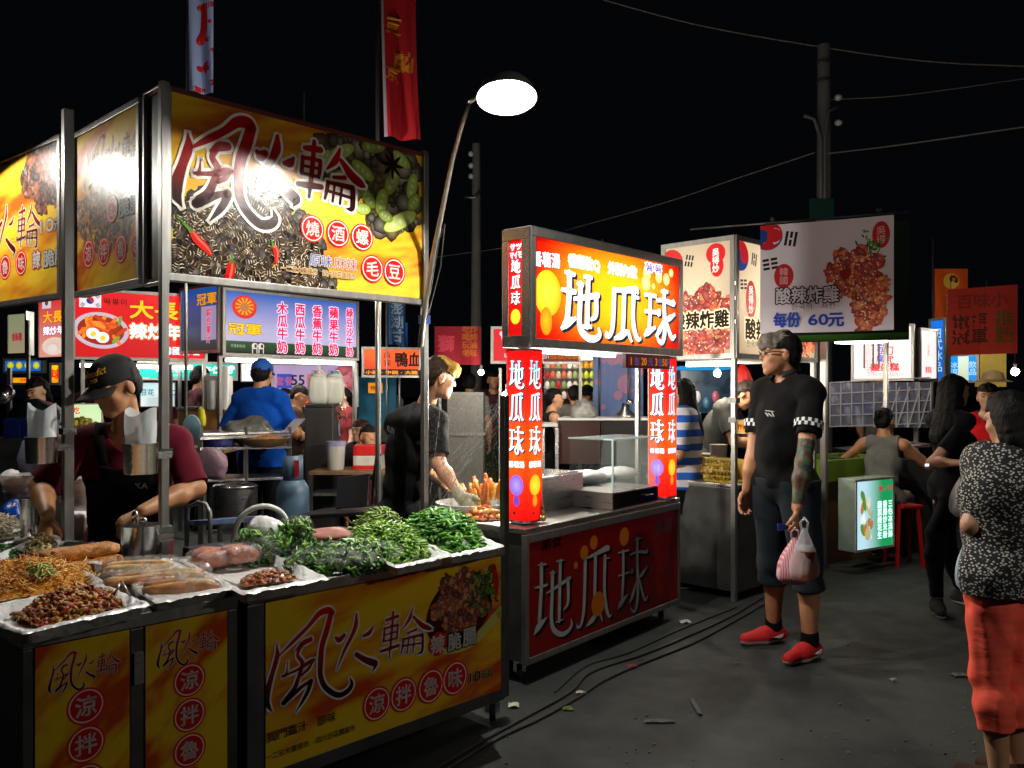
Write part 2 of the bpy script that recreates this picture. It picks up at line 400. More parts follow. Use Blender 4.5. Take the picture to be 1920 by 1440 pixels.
def surfnet(Fd, lo, h):
    nx, ny, nz = Fd.shape; S = Fd < 0
    cnt = sum(S[i:nx-1+i, j:ny-1+j, k:nz-1+k].astype(np.int8) for i in (0, 1) for j in (0, 1) for k in (0, 1))
    act = (cnt > 0) & (cnt < 8); idx = np.full(act.shape, -1); ii = np.argwhere(act); idx[act] = np.arange(len(ii))
    acc = np.zeros((len(ii), 3)); num = np.zeros(len(ii)); cor = [(i, j, k) for i in (0, 1) for j in (0, 1) for k in (0, 1)]
    for a in range(8):
        for d in range(3):
            if cor[a][d]: continue
            b = list(cor[a]); b[d] = 1
            fa = Fd[ii[:, 0]+cor[a][0], ii[:, 1]+cor[a][1], ii[:, 2]+cor[a][2]]; fb = Fd[ii[:, 0]+b[0], ii[:, 1]+b[1], ii[:, 2]+b[2]]
            c = (fa < 0) != (fb < 0); t = np.where(c, fa/np.where(fa-fb == 0, 1, fa-fb), 0)
            q = np.array(cor[a], float)[None, :].repeat(len(ii), 0); q[:, d] += t; acc += q*c[:, None]; num += c
    v = lo+h*(ii+acc/np.maximum(num, 1)[:, None]); fs = []
    for d in range(3):
        e, g = (d+1) % 3, (d+2) % 3; sl0 = [slice(None)]*3; sl1 = [slice(None)]*3; sl0[d] = slice(0, -1); sl1[d] = slice(1, None)
        a = S[tuple(sl0)]; b = S[tuple(sl1)]; ch = np.argwhere(a != b)
        ch = ch[(ch[:, e] > 0) & (ch[:, g] > 0) & (ch[:, e] < Fd.shape[e]-1) & (ch[:, g] < Fd.shape[g]-1)]
        if not len(ch): continue
        def at(de, dg):
            q = ch.copy(); q[:, e] += de; q[:, g] += dg; return idx[q[:, 0], q[:, 1], q[:, 2]]
        Q = np.stack([at(-1, -1), at(0, -1), at(0, 0), at(-1, 0)], 1); fl = ~a[ch[:, 0], ch[:, 1], ch[:, 2]]
        Q[fl] = Q[fl][:, ::-1]; fs.append(Q)
    return v, np.concatenate(fs)
def coords(Fd, lo, h):
    n = Fd.shape; return (lo[0]+h*np.arange(n[0]))[:, None, None], (lo[1]+h*np.arange(n[1]))[None, :, None], (lo[2]+h*np.arange(n[2]))[None, None, :]
def sdf_part(name, prims, m, parent, xf, h=.008, k=.03, clips=(), wr=None, matfn=None, subs=()):
    """xf: 4x4 from the figure's own frame to the world"""
    Fd, lo = field(prims, h, k, extra=[p for s_ in subs for p in s_[0]])
    X, Y, Z = coords(Fd, lo, h)
    if wr:
        A, fr, sd = wr; r = random.Random(sd); w = 0
        for i in range(5):
            d = unit([r.gauss(0, 1), r.gauss(0, 1), r.gauss(0, .7)])*fr*(.6+i*.35); w = w+np.sin(X*d[0]+Y*d[1]+Z*d[2]+r.random()*6+1.5*np.sin((X*d[1]-Y*d[0]+Z*d[2])*.6))/(1+.4*i)
        Fd = Fd+A*w*.5
    for sp, sc in subs:
        G_, _ = field(sp, h, .02, box=(lo, np.array(Fd.shape)))
        if wr: G_ = G_+A*w*.5
        G_ = np.maximum(G_, sc(X, Y, Z)); hh = np.maximum(.025-np.abs(Fd-G_), 0)/.025; Fd = np.minimum(Fd, G_)-hh*hh*.025*.25
    for c in clips: Fd = np.maximum(Fd, c(X, Y, Z))
    Fd[0] = Fd[-1] = .1; Fd[:, 0] = Fd[:, -1] = .1; Fd[:, :, 0] = Fd[:, :, -1] = .1
    v, f = surfnet(Fd, lo, h)
    mids = None
    if matfn: mids = matfn(v[f].mean(1))
    A = np.array(xf); vw = v @ A[:3, :3].T+A[:3, 3]
    return mesh_obj(name, vw, f, m, parent, smooth=True, mids=mids)
SK = {}
def skin(c): return mat('skin_'+c[1:], c, .48, 0, .08, 30, .08, 220, sss=.0)
def cloth(c, **k): return mat('cloth_'+c[1:], c, .85, 0, k.get('var', .1), 25, .25, 260, spec=.12, sheen=.03)
def hairmat(c): return mat('hair_'+c[1:], c, .62, 0, .45, 60, .6, 160, spec=.18, stretch=(1, 1, .12))
STAND = dict(pel=(0, 0, .95), chest=(0, -.005, 1.25), neck=(0, -.015, 1.47), head=(0, .02, 1.625),
             lsh=(-.185, -.01, 1.415), rsh=(.185, -.01, 1.415), lel=(-.235, -.03, 1.12), rel=(.235, -.03, 1.12), lwr=(-.245, .06, .875), rwr=(.245, .06, .875),
             lhip=(-.09, 0, .92), rhip=(.09, 0, .92), lkn=(-.1, .025, .5), rkn=(.1, .025, .5), lan=(-.105, -.02, .085), ran=(.105, -.02, .085), ltoe=(-.125, .14, .03), rtoe=(.125, .14, .03))
def hand_prims(w, f, n, t, s, curl=.35, spread=1.0, thumb=.5):
    w, f, n = V3(w), unit(f), V3(n); n = unit(n-f*n.dot(f)); t0 = np.cross(f, n); t0 = t0 if t0.dot(V3(t)) > 0 else -t0
    pr = [cone(w+f*.012*s, w+f*.082*s, .03*s, .037*s, .012, (n, .42))]
    for off, ln, i in ((.028, .068, 0), (.0095, .077, 1), (-.0095, .072, 2), (-.027, .056, 3)):
        p = w+f*.082*s+t0*off*s; d = unit(f+t0*off*2.2*spread); a = 0
        c = curl*(1+.12*i)
        for seg, (q, r0, r1) in enumerate(((.45, .0092, .0086), (.31, .0086, .0078), (.24, .0078, .0068))):
            a += c*(.7 if seg == 0 else 1.0); e = unit(d*math.cos(a)+n*math.sin(a)); p2 = p+e*ln*q*s
            pr.append(cone(p, p2, r0*s, r1*s, .005)); p = p2
    p = w+f*.03*s+t0*.028*s; d = unit(f*.75+t0*.6+n*thumb); p2 = p+d*.042*s; d2 = unit(f*.9+t0*.15+n*(thumb+.25)); p3 = p2+d2*.032*s
    return pr+[cone(p, p2, .0135*s, .0105*s, .008), cone(p2, p3, .0105*s, .008*s, .005)]
def person(label, loc, rz=0, height=1.7, pose={}, girth=1.0, skin_c='#c99a78', look=(0, 0, 0), h=.009, group=None,
           hair=('short', '#15110f'), top=None, bottom=None, shoes=None, hands=True, hand_l={}, hand_r={}, extra=None, belly=0.0, fem=False, tattoo=None, eyes=True, only=None):
    """pose in a 1.75 m standing frame (y forward, x to its right); look = head yaw, pitch, roll in degrees"""
    s = height/1.75; g = girth*s; rz = math.radians(rz)
    t = thing('person', label, 'person', loc, group)
    X = Matrix.Translation(Vector(loc)) @ Matrix.Rotation(rz, 4, 'Z'); Xi = X.inverted()
    J = {k: (V3(tuple(Xi @ P(*v[1:]))) if v[0] == 'px' else V3(v)*s) for k, v in {**STAND, **pose}.items()}
    zz = unit(J['chest']-J['pel']); xx = unit(J['rsh']-J['lsh']); xx = unit(xx-zz*xx.dot(zz)); yy = np.cross(zz, xx); R = [list(r) for r in np.stack([xx, yy, zz], 1)]
    hx = unit(J['rhip']-J['lhip']); hz = V3(0, 0, 1); hx = unit(hx-hz*hx.dot(hz)); Rh = [list(r) for r in np.stack([hx, np.cross(hz, hx), hz], 1)]
    hw = 1.06 if fem else 1.0; sw = .93 if fem else 1.0
    mid = (J['pel']+J['chest'])/2
    torso = [ell(J['pel'], (.158*g*hw, .115*g, .125*s), Rh), ell(mid+yy*belly*s, (.142*g*sw, (.105+belly)*g, .15*s), R), ell(J['chest'], (.16*g*sw, .112*g, .17*s), R),
             cone(J['lsh']*.9+J['rsh']*.1, J['rsh']*.9+J['lsh']*.1, .055*g, .055*g), cone(J['neck']-zz*.02*s, J['lsh'], .05*g, .046*g), cone(J['neck']-zz*.02*s, J['rsh'], .05*g, .046*g)]
    if fem: torso += [ell(J['chest']+yy*.075*s-zz*.0+xx*.07*s*q, (.06*s, .055*s, .06*s), R, .03) for q in (-1, 1)]
    ag = (.9 if fem else 1.0)*(.5+.5*girth)*s
    arm = {q: (cone(J[q+'sh'], J[q+'el'], .05*ag, .040*ag), [cone(J[q+'el'], J[q+'el']*.65+J[q+'wr']*.35, .04*ag, .041*ag), cone(J[q+'el']*.65+J[q+'wr']*.35, J[q+'wr'], .041*ag, .026*ag)]) for q in 'lr'}
    lg = (.45+.55*girth)*s
    leg = {q: (cone(J[q+'hip'], J[q+'kn'], .09*lg*hw, .056*lg), [cone(J[q+'kn'], J[q+'kn']*.7+J[q+'an']*.3-yy*.012, .055*lg, .056*lg), cone(J[q+'kn']*.7+J[q+'an']*.3-yy*.012, J[q+'an'], .056*lg, .036*lg)]) for q in 'lr'}
    HR = (Matrix.Rotation(math.radians(look[0]), 3, 'Z') @ Matrix.Rotation(math.radians(look[1]), 3, 'X') @ Matrix.Rotation(math.radians(look[2]), 3, 'Y'))
    HA = np.array(HR); Hl = [list(r) for r in HA]; hs = s*.98+.02; H = J['head']
    hp = lambda *a: H+HA @ (V3(*a)*hs)
    he = lambda c, r, k=None: ell(hp(*c), V3(*r)*hs, Hl, k)
    head = [he((0, -.008, .03), (.075, .095, .09)), he((0, .035, -.028), (.06, .058, .082), .02), cone(hp(0, .03, -.05), hp(0, .068, -.088), .045*hs, .026*hs, .02),
            cone(hp(0, .088, .012), hp(0, .104, -.02), .008*hs, .0105*hs, .012), he((.035, .07, .028), (.026, .018, .01), .015), he((-.035, .07, .028), (.026, .018, .01), .015),
            he((0, .087, -.053), (.024, .010, .0065), .010), he((0, .086, -.064), (.02, .010, .007), .010),
            he((.077, -.008, -.008), (.011, .02, .032), .012), he((-.077, -.008, -.008), (.011, .02, .032), .012), he((.04, .062, -.02), (.02, .02, .018), .02), he((-.04, .062, -.02), (.02, .02, .018), .02)]
    neck = [cone(J['neck'], hp(0, -.02, -.04), .056*g, .05*s)]
    body = torso[:]
    for q in 'lr': body += [arm[q][0]]+arm[q][1]+[leg[q][0]]+leg[q][1]
    for q in 'lr':
        if shoes is None or shoes[0] == 'sandal':
            a, b = J[q+'an'], J[q+'toe']; dn = V3(0, 0, .03*s)
            body += [cone(a, a*.35+b*.65-V3(0, 0, .02)*s, .037*s, .034*s, .02), cone(a*.35+b*.65-V3(0, 0, .025)*s, b+(b-a)*.15-V3(0, 0, .005)*s, .034*s, .022*s, .02)]
    body += neck+head
    if hands:
        for q, hd in (('l', hand_l), ('r', hand_r)):
            if hd is None: continue
            f = unit(J[q+'wr']-J[q+'el']); sx = 1 if q == 'l' else -1
            body += hand_prims(J[q+'wr'], hd.get('f', f), hd.get('n', (sx, 0, 0)), hd.get('t', (0, 1, .3)), s*(.9 if fem else 1), hd.get('curl', .35), hd.get('spread', 1), hd.get('thumb', .4))
    sm = skin(skin_c); ms = [sm]; fn = None
    if tattoo:
        ms = [sm, tattoo[1]]
        def fn(c):
            d = np.zeros(len(c), int)
            for q in tattoo[0]:
                a, b = J[q+'el'], J[q+'wr']; u = unit(b-a); L = np.linalg.norm(b-a)
                tt = (c-a) @ u; dist = np.linalg.norm(c-a-np.outer(tt, u), axis=1); d |= ((tt > -.13) & (tt < L*.93) & (dist < .085)).astype(int)
            return d
    sdf_part('body', body, ms, t, X, h, .03, matfn=fn)
    if eyes:
        for q in (-1, 1):
            e = MB().ball((0, 0, 0), (.014*hs, .006*hs, .0055*hs), 10, 6)
            e.v = [tuple((X @ Vector(hp(.032*q, .0865, .006)+HA @ np.array(p)))) for p in e.v]; e.build('eye', M['black'], t, True)
            b = [tuple(X @ Vector(hp(q*x, y, z))) for x, y, z in ((.014, .097, .026), (.03, .096, .033), (.048, .084, .029))]
            MB().tube(b, [.003*hs, .004*hs, .002*hs], 6).build('eyebrow', hairmat(hair[1] if hair else '#15110f'), t, True)
    hl = lambda X_, Y_, Z_: [(HA[0, i]*(X_-H[0])+HA[1, i]*(Y_-H[1])+HA[2, i]*(Z_-H[2]))/hs for i in range(3)]
    if hair:
        k = hair[0]; pr = [he((0, -.012, .034), (.084, .102, .096)), he((0, -.05, -.005), (.078, .062, .075))]
        fl = .06
        if k in ('bob', 'long'):
            dn = -.13 if k == 'bob' else -.33
            pr += [cone(hp(.06, -.02, .02), hp(.058, -.03, -.09), .04*hs, .045*hs), cone(hp(-.06, -.02, .02), hp(-.058, -.03, -.09), .04*hs, .045*hs), cone(hp(0, -.05, .0), hp(0, -.075 if k == 'bob' else -.135, dn), .092*hs, .08*hs, None, (HA @ V3(0, 1, 0), .6))]
            if k == 'long': pr += [cone(hp(.055, -.02, -.08), hp(.09, -.09, -.27), .042*hs, .03*hs), cone(hp(-.055, -.02, -.08), hp(-.09, -.09, -.27), .042*hs, .03*hs)]
        if k == 'bun': pr += [he((0, -.1, .06), (.045, .045, .045))]
        if k == 'pony': pr += [cone(hp(0, -.1, .03), hp(0, -.13, -.16), .035*hs, .025*hs)]
        if k == 'fringe': pr += [he((.0, .05, .072), (.07, .06, .045), .02), cone(hp(.04, .088, .062), hp(-.02, .1, .04), .022*hs, .02*hs)]
        low = -.055 if k in ('short', 'fringe', 'bun', 'pony') else -9
        fy = .105 if k == 'fringe' else .06
        def hc(a, b, c):
            x, y, z = hl(a, b, c); face = np.minimum(y-(-.005 if low > -1 else .03), -(z-(.05 if k != 'fringe' else .028)-np.maximum(0, .06-np.abs(x))*-.15))
            ear = np.minimum(np.minimum(y+.035, .062-np.abs(y*0)), -(z-.0)) if low > -1 else -9
            r = np.maximum(face, low-z+np.minimum(0, (y+.04)*.9)); return np.maximum(r, ear)*hs
        hm = hair[2] if len(hair) > 2 else hairmat(hair[1])
        if len(hair) > 3:   # dyed or greying front, dark back and sides
            hm = [hair[2], hair[3]]; Xi3 = np.array(Xi)
            def two(c):
                q = np.stack(hl(c[:, 0], c[:, 1], c[:, 2]), 1); return ((q[:, 1]+.75*(q[:, 2]-.05)+.018*np.sin(q[:, 0]*170)+.012*np.sin(q[:, 0]*410+q[:, 2]*90)) < hair[4]).astype(int)
        else: two = None
        sdf_part('hair', pr, hm, t, X, min(h, .006), .02, clips=[hc], wr=(.0065, 85, 5), matfn=two)
    nk = J['neck']+yy*.025*s+zz*.035*s
    if top:
        o = dict(sleeve=.55, hem=-.03, loose=.016, neck=.078, wr=(.009, 27, 3)); o.update(top[1]); m = top[0]
        pr = [grow(p, o['loose']*s) for p in torso]
        if o['hem'] < -.04: pr += [grow(cone(J['lhip'], J['lkn']*.3+J['lhip']*.7, .095*lg*hw, .085*lg), o['loose']*s), grow(cone(J['rhip'], J['rkn']*.3+J['rhip']*.7, .095*lg*hw, .085*lg), o['loose']*s)]
        sl = o['sleeve']; cl = []; subs = []
        if sl > 0:
            for q in 'lr':
                a, b = J[q+'sh'], J[q+'el']; u = min(sl, 1); e = a*(1-u)+b*u
                (pr.append if sl > 1 else (lambda c_: None))(cone(a, e, .054*ag+o['loose']*s*.7, .045*ag+o['loose']*s*1.1, .03))
                if sl > 1: pr.append(cone(b, b*(2-sl)+J[q+'wr']*(sl-1), .045*ag+o['loose']*s, .035*ag+o['loose']*s, .02))
                else:
                    d = unit(b-a); c0 = e
                    subs.append(([cone(a-V3(0, 0, .008)*s, e+d*.04*s, .05*ag+o['loose']*s*.5, .047*ag+o['loose']*s*1.05, .03)], lambda x, y, z, d=d, c0=c0: (x-c0[0])*d[0]+(y-c0[1])*d[1]+(z-c0[2])*d[2]))
        else:
            for q, sg in (('l', -1), ('r', 1)):
                c0 = J[q+'sh']-xx*sg*.035*s
                cl.append(lambda x, y, z, c0=c0, sg=sg: np.minimum(((x-c0[0])*xx[0]+(y-c0[1])*xx[1]+(z-c0[2])*xx[2])*sg, ((x-c0[0])*zz[0]+(y-c0[1])*zz[1]+(z-c0[2])*zz[2])+.13*s))
        h0 = J['pel']+zz*o['hem']*s
        hz_ = zz if o['hem'] > -.04 else V3(0, 0, 1)
        cl.append(lambda x, y, z: -((x-h0[0])*hz_[0]+(y-h0[1])*hz_[1]+(z-h0[2])*hz_[2]))
        cl.append(lambda x, y, z: o['neck']*s-np.sqrt((x-nk[0])**2+(y-nk[1])**2+((z-nk[2])*.8)**2))
        if o.get('strap'):
            c1 = J['chest']+zz*.1*s
            cl.append(lambda x, y, z: np.minimum(((x-c1[0])*zz[0]+(y-c1[1])*zz[1]+(z-c1[2])*zz[2]), .035*s-np.abs(np.abs((x-c1[0])*xx[0]+(y-c1[1])*xx[1]+(z-c1[2])*xx[2])-.1*s)) if False else -9.0)
        mf = o.get('matfn')
        sdf_part('shirt', pr, m, t, X, h, .03, subs=subs, clips=cl, wr=o['wr'], matfn=(lambda c: mf(c, J, s, xx, yy, zz)) if mf else None)
    if bottom:
        o = dict(to=2.0, loose=.014, wr=(.006, 28, 9), waist=.0, name='trousers'); o.update(bottom[1]); m = bottom[0]
        pr = [grow(torso[0], o['loose']*s)]; cl = []
        for q in 'lr':
            a, b, c = J[q+'hip'], J[q+'kn'], J[q+'an']; to = o['to']
            pr.append(grow(leg[q][0], o['loose']*s))
            e = b*(2-to)+c*(to-1) if to > 1 else a*(1-to)+b*to; d = unit(c-b) if to > 1 else unit(b-a)
            if to > 1: pr += [grow(leg[q][1][0], o['loose']*s), cone(leg[q][1][1][1], c, .058*lg+o['loose']*s, .042*lg+o['loose']*s)]
            cl.append(lambda x, y, z, d=d, e=e: (lambda a_, q_: np.minimum(a_, .15*s-np.sqrt(np.maximum(q_-a_*a_, 0))))((x-e[0])*d[0]+(y-e[1])*d[1]+(z-e[2])*d[2], (x-e[0])**2+(y-e[1])**2+(z-e[2])**2))
        w0 = J['pel'][2]+o['waist']*s
        cl.append(lambda x, y, z: z-w0)
        sdf_part(o['name'], pr, m, t, X, h, .025, clips=cl, wr=o['wr'])
    if shoes and shoes[0] != 'sandal':
        for q in 'lr':
            a, b = J[q+'an'], J[q+'toe']; d = unit(V3(b[0]-a[0], b[1]-a[1], 0)); gz = min(a[2]-.085*s, b[2]-.03*s); gz = 0.0 if abs(gz) < .06 else gz
            base = V3(a[0], a[1], gz); w = np.cross(d, V3(0, 0, 1))
            pr = [cone(base-d*.04*s+V3(0, 0, .045*s), base+d*.06*s+V3(0, 0, .04*s), .043*s, .046*s, .03), cone(base+d*.06*s+V3(0, 0, .04*s), base+d*.18*s+V3(0, 0, .03*s), .047*s, .034*s, .03), cone(base-d*.015*s+V3(0, 0, .05*s), V3(a[0], a[1], gz+.095*s)-d*.005, .043*s, .042*s, .03)]
            mfn = lambda c, gz=gz: (c[:, 2] < gz+.024*s).astype(int)
            sdf_part('shoe', pr, [shoes[1], shoes[2]], t, X, min(h, .007), .03, clips=[lambda x, y, z, gz=gz: gz+.001-z+0*x+0*y], matfn=mfn)
            if len(shoes) > 3:
                out = w if (w.dot(unit(J['rhip']-J['lhip'])) > 0) == (q == 'r') else -w
                for sg in (1, -1):
                    ww = out*sg
                    pts = [base+d*x*s+ww*y*s+V3(0, 0, z*s) for x, y, z in ((-.03, .051, .06), (.03, .054, .045), (.06, .0525, .05), (.0, .056, .038), (-.02, .0545, .042))]
                    f = MB(); n = Vector(ww)*.004
                    vs = [X @ Vector(p) for p in (pts[0], pts[4], pts[3], pts[2], pts[1])]; nn = X.to_3x3() @ n
                    f.add([v for v in vs]+[v+nn for v in vs], [(5, 6, 7, 8, 9), (0, 1, 6, 5), (1, 2, 7, 6), (2, 3, 8, 7), (3, 4, 9, 8), (4, 0, 5, 9)])
                    f.build('swoosh_mark', shoes[3], t)
    info = dict(J=J, s=s, X=X, hp=hp, HA=HA, hs=hs, xx=xx, yy=yy, zz=zz, t=t, g=g, torso=torso, hl=hl, h=h, he=he)
    if extra: extra(info)
    return info
def cap(m, brim=True, back=False):
    def f(I):
        pr = [I['he']((0, -.008, .042), (.086, .108, .092))]; low = .028
        sdf_part('cap', pr, m, I['t'], I['X'], .007, .01, clips=[lambda a, b, c: (lambda q: low+.0*q[0]-q[2]-.12*(q[1]*-1)*.3)(I['hl'](a, b, c))*I['hs']])
        g = []
        sg = -1 if back else 1
        for r_ in range(5):
            row = []
            for k in range(-6, 7):
                a = k/6*1.15; ex = .085*r_/4*math.cos(a*.9); rr = .09
                x = math.sin(a)*.08*(1+.0*r_); y = sg*(math.cos(a)*(.1)+ex); z = .034-.022*(r_/4)-.014*(abs(k)/6)**2
                row.append(I['X'] @ Vector(I['hp'](x, y, z)))
            g.append(row)
        MB().sheet(g).build('cap_brim', m, I['t'], True, solid=.004)
    return f
# ------------------------------------------------------------------ ground
def asphalt():
    m, t, b, o = nt('asphalt'); tc = t.nodes.new('ShaderNodeTexCoord')
    def noise(sc, det=6):
        n = t.nodes.new('ShaderNodeTexNoise'); n.inputs['Scale'].default_value = sc; n.inputs['Detail'].default_value = det; t.links.new(tc.outputs['Object'], n.inputs['Vector']); return n
    a, f, g = noise(1.7, 9), noise(170, 4), noise(6)
    r = t.nodes.new('ShaderNodeValToRGB'); e = r.color_ramp.elements; e[0].position = .40; e[1].position = .63
    e[0].color = (.0085, .011, .010, 1); e[1].color = (.027, .032, .029, 1); t.links.new(a.outputs['Fac'], r.inputs['Fac'])
    r2 = t.nodes.new('ShaderNodeValToRGB'); e = r2.color_ramp.elements; e[0].position = .45; e[1].position = .68; e[0].color = (.45, .45, .45, 1); e[1].color = (2.2, 2.2, 2.1, 1)
    t.links.new(f.outputs['Fac'], r2.inputs['Fac'])
    mx = t.nodes.new('ShaderNodeMix'); mx.data_type = 'RGBA'; mx.blend_type = 'MULTIPLY'; mx.inputs[0].default_value = .75
    t.links.new(r.outputs['Color'], mx.inputs[6]); t.links.new(r2.outputs['Color'], mx.inputs[7]); t.links.new(mx.outputs[2], b.inputs['Base Color'])
    mr = t.nodes.new('ShaderNodeMapRange'); mr.inputs['To Min'].default_value = .5; mr.inputs['To Max'].default_value = .95; t.links.new(g.outputs['Fac'], mr.inputs['Value']); t.links.new(mr.outputs['Result'], b.inputs['Roughness'])
    bp = t.nodes.new('ShaderNodeBump'); bp.inputs['Strength'].default_value = .7; bp.inputs['Distance'].default_value = .006; t.links.new(f.outputs['Fac'], bp.inputs['Height']); t.links.new(bp.outputs['Normal'], b.inputs['Normal'])
    return m
gr = mesh_obj('ground', [(-150, -40, 0), (150, -40, 0), (150, 260, 0), (-150, 260, 0)], [(0, 1, 2, 3)], asphalt()); structure(gr)
# ------------------------------------------------------------------ hand lettering, traced stroke by stroke
FHL = [[(268, 638, 4), (270, 720, 32), (240, 830, 32), (212, 930, 42), (200, 1010, 46), (235, 1075, 4)],
       [(285, 715, 8), (380, 620, 25), (470, 530, 26), (540, 448, 36), (600, 425, 40), (632, 440, 18)],
       [(618, 440, 36), (590, 550, 40), (560, 650, 38), (550, 750, 38), (550, 850, 34), (585, 925, 32), (660, 970, 32), (722, 945, 32), (750, 900, 26), (738, 858, 3)],
       [(487, 612, 28), (440, 635, 32), (392, 682, 10)], [(428, 645, 24), (402, 712, 22), (432, 765, 26), (410, 850, 26), (380, 930, 32), (330, 1000, 38), (308, 1022, 20)],
       [(338, 758, 3), (328, 838, 14), (302, 850, 10)], [(305, 850, 12), (400, 808, 18), (480, 757, 26), (512, 742, 10)], [(505, 745, 12), (472, 800, 20), (428, 842, 14)],
       [(312, 1020, 32), (380, 960, 28), (440, 908, 22), (488, 878, 20)], [(486, 882, 32), (470, 940, 28), (436, 1005, 22), (388, 1084, 3)],
       [(780, 448, 12), (776, 520, 30), (750, 590, 26), (700, 690, 20), (654, 808, 4)], [(645, 600, 14), (670, 615, 34), (702, 585, 22)],
       [(888, 528, 8), (862, 570, 28), (824, 590, 14)], [(778, 708, 26), (830, 740, 34), (880, 760, 40), (905, 770, 30), (884, 818, 4)],
       [(970, 490, 14), (1008, 476, 20), (1048, 463, 18)], [(1016, 436, 14), (1010, 530, 16), (1000, 640, 16), (990, 732, 8)], [(960, 540, 12), (958, 580, 14), (954, 625, 14)],
       [(960, 545, 12), (1002, 530, 13), (1046, 520, 12)], [(1046, 520, 14), (1044, 560, 14), (1038, 606, 12)], [(960, 585, 9), (1040, 562, 10)], [(955, 626, 10), (1040, 604, 10)],
       [(936, 690, 14), (990, 672, 20), (1052, 650, 16)], [(1142, 412, 8), (1120, 480, 22), (1078, 545, 6)], [(1148, 468, 14), (1200, 520, 28), (1246, 540, 24), (1268, 546, 4)],
       [(1110, 572, 10), (1166, 548, 14)], [(1084, 610, 14), (1078, 650, 14), (1068, 702, 8)], [(1080, 612, 10), (1140, 596, 14), (1204, 582, 18)],
       [(1205, 584, 18), (1206, 640, 18), (1200, 690, 18), (1172, 704, 3)], [(1116, 606, 10), (1106, 698, 9)], [(1152, 600, 10), (1142, 692, 9)], [(1076, 656, 10), (1196, 636, 10)]]
DGQ = [[(394, 521, 8), (465, 514, 14)], [(425, 520, 46), (425, 700, 46), (415, 900, 46), (408, 1010, 48)], [(365, 722, 6), (420, 712, 26), (474, 696, 20)],
       [(362, 1138, 6), (395, 1075, 62), (440, 1020, 40), (474, 982, 4)], [(498, 592, 10), (540, 588, 10)], [(520, 592, 46), (515, 800, 42), (510, 1000, 46), (530, 1092, 48), (590, 1135, 42), (650, 1108, 34), (682, 1050, 28), (674, 996, 3)],
       [(553, 492, 10), (612, 478, 12)], [(585, 490, 40), (580, 750, 40), (575, 1016, 40)], [(546, 1030, 10), (608, 1004, 10)], [(468, 772, 8), (560, 712, 28), (668, 638, 28)], [(650, 648, 40), (650, 850, 36), (612, 922, 8)],
       [(798, 522, 10), (900, 472, 30), (985, 430, 42), (1002, 452, 4)], [(800, 518, 40), (795, 750, 38), (785, 950, 36), (760, 1050, 25), (732, 1062, 18), (736, 1030, 3)],
       [(885, 488, 40), (880, 750, 38), (874, 930, 36)], [(806, 1060, 4), (860, 1000, 46), (905, 940, 22)], [(918, 930, 16), (932, 975, 20), (946, 1018, 3)],
       [(965, 500, 38), (960, 750, 36), (975, 900, 38), (1000, 970, 24), (1022, 956, 3)], [(972, 512, 10), (1004, 508, 8)],
       [(1074, 452, 12), (1162, 428, 14)], [(1115, 442, 32), (1115, 640, 32), (1105, 830, 34)], [(1074, 642, 10), (1166, 610, 14)], [(1068, 918, 4), (1095, 868, 46), (1158, 788, 4)],
       [(1214, 346, 8), (1262, 330, 10)], [(1235, 336, 30), (1235, 500, 34), (1240, 700, 40), (1235, 850, 36), (1215, 930, 25), (1186, 920, 14), (1178, 888, 3)],
       [(1174, 466, 12), (1240, 440, 18), (1316, 440, 24), (1312, 408, 3)], [(1189, 600, 44), (1191, 601, 44)], [(1226, 690, 10), (1195, 800, 36), (1168, 872, 4)],
       [(1322, 558, 4), (1280, 620, 30), (1248, 652, 12)], [(1250, 660, 16), (1280, 780, 30), (1304, 838, 20), (1328, 798, 3)]]
def trace(data, art, ox, oy, sc):
    """strokes traced on one panel -> unit box"""
    out = []
    for st in data:
        r = []
        for zx, zy, w in st:
            u, v = ox+zx/sc, oy+zy/sc; x, y = art.uv(u, v); x2, _ = art.uv(u+1, v); _, y2 = art.uv(u, v+1)
            r.append((x, y, w/sc*(abs(x2-x)*.5+abs(y2-y)*.5)))
        out.append(r)
    A = np.array([p[:2] for s in out for p in s]); x0, y0 = A.min(0); x1, y1 = A.max(0); k = (x1-x0+y1-y0)/2*.9
    return [[((a-x0)/(x1-x0), (b-y0)/(y1-y0), c/k) for a, b, c in s] for s in out], (x0, y0, x1, y1)
def redblack(y0, y1, a='#c01812', b='#120606'):
    ca, cb = C(a), C(b)
    return lambda y: mix(cb, ca, min(1, max(0, (y-y0)/(y1-y0)*1.5-.3)))
# ------------------------------------------------------------------ yellow snack stall: L-shaped, corner towards the camera
F1 = Vector((-.92, 2.963, 0)); E1 = Vector((.692, .722, 0)).normalized(); N1 = Vector((-E1.y, E1.x, 0)); UP = Vector((0, 0, 1))
def S(a, p, z): return F1+E1*a+N1*p+UP*z      # along the front, back from it, up
A0 = Vector((-1.597, 3.9, 0)); B0 = Vector((-.5, 5.05, 0)); ES = (B0-A0).normalized(); NS = Vector((-ES.y, ES.x, 0)); LS = (B0-A0).length
ZB, ZT = 2.012, 2.905
YEL = ('#e9b50c', '#f1c90f', '#d98a0c', '#c8440a')
def yellowbg(seed, sw=1.0, red=.35, cs=('#e8bd20', '#de9a1a', '#c4440e')):
    def f(X, Y):
        n = fbm(X*2.2*sw+seed+Y*1.1, Y*5+seed*2-X*2.0, 4); m = fbm(X*7+seed, Y*16+3-X*6, 3)
        t = np.clip((n*.75+m*.25-.42-(.5-red)*.45)*4.2, 0, 1)[..., None]; a, b, c = (np.array(C(x)) for x in cs)
        t2 = np.clip((t-.5)*2, 0, 1); t1 = np.clip(t*2, 0, 1); r = (a*(1-t1)+b*t1)*(1-t2)+c*t2
        return r*(.96+.08*vnoise(X*90, Y*90))[..., None]
    return f
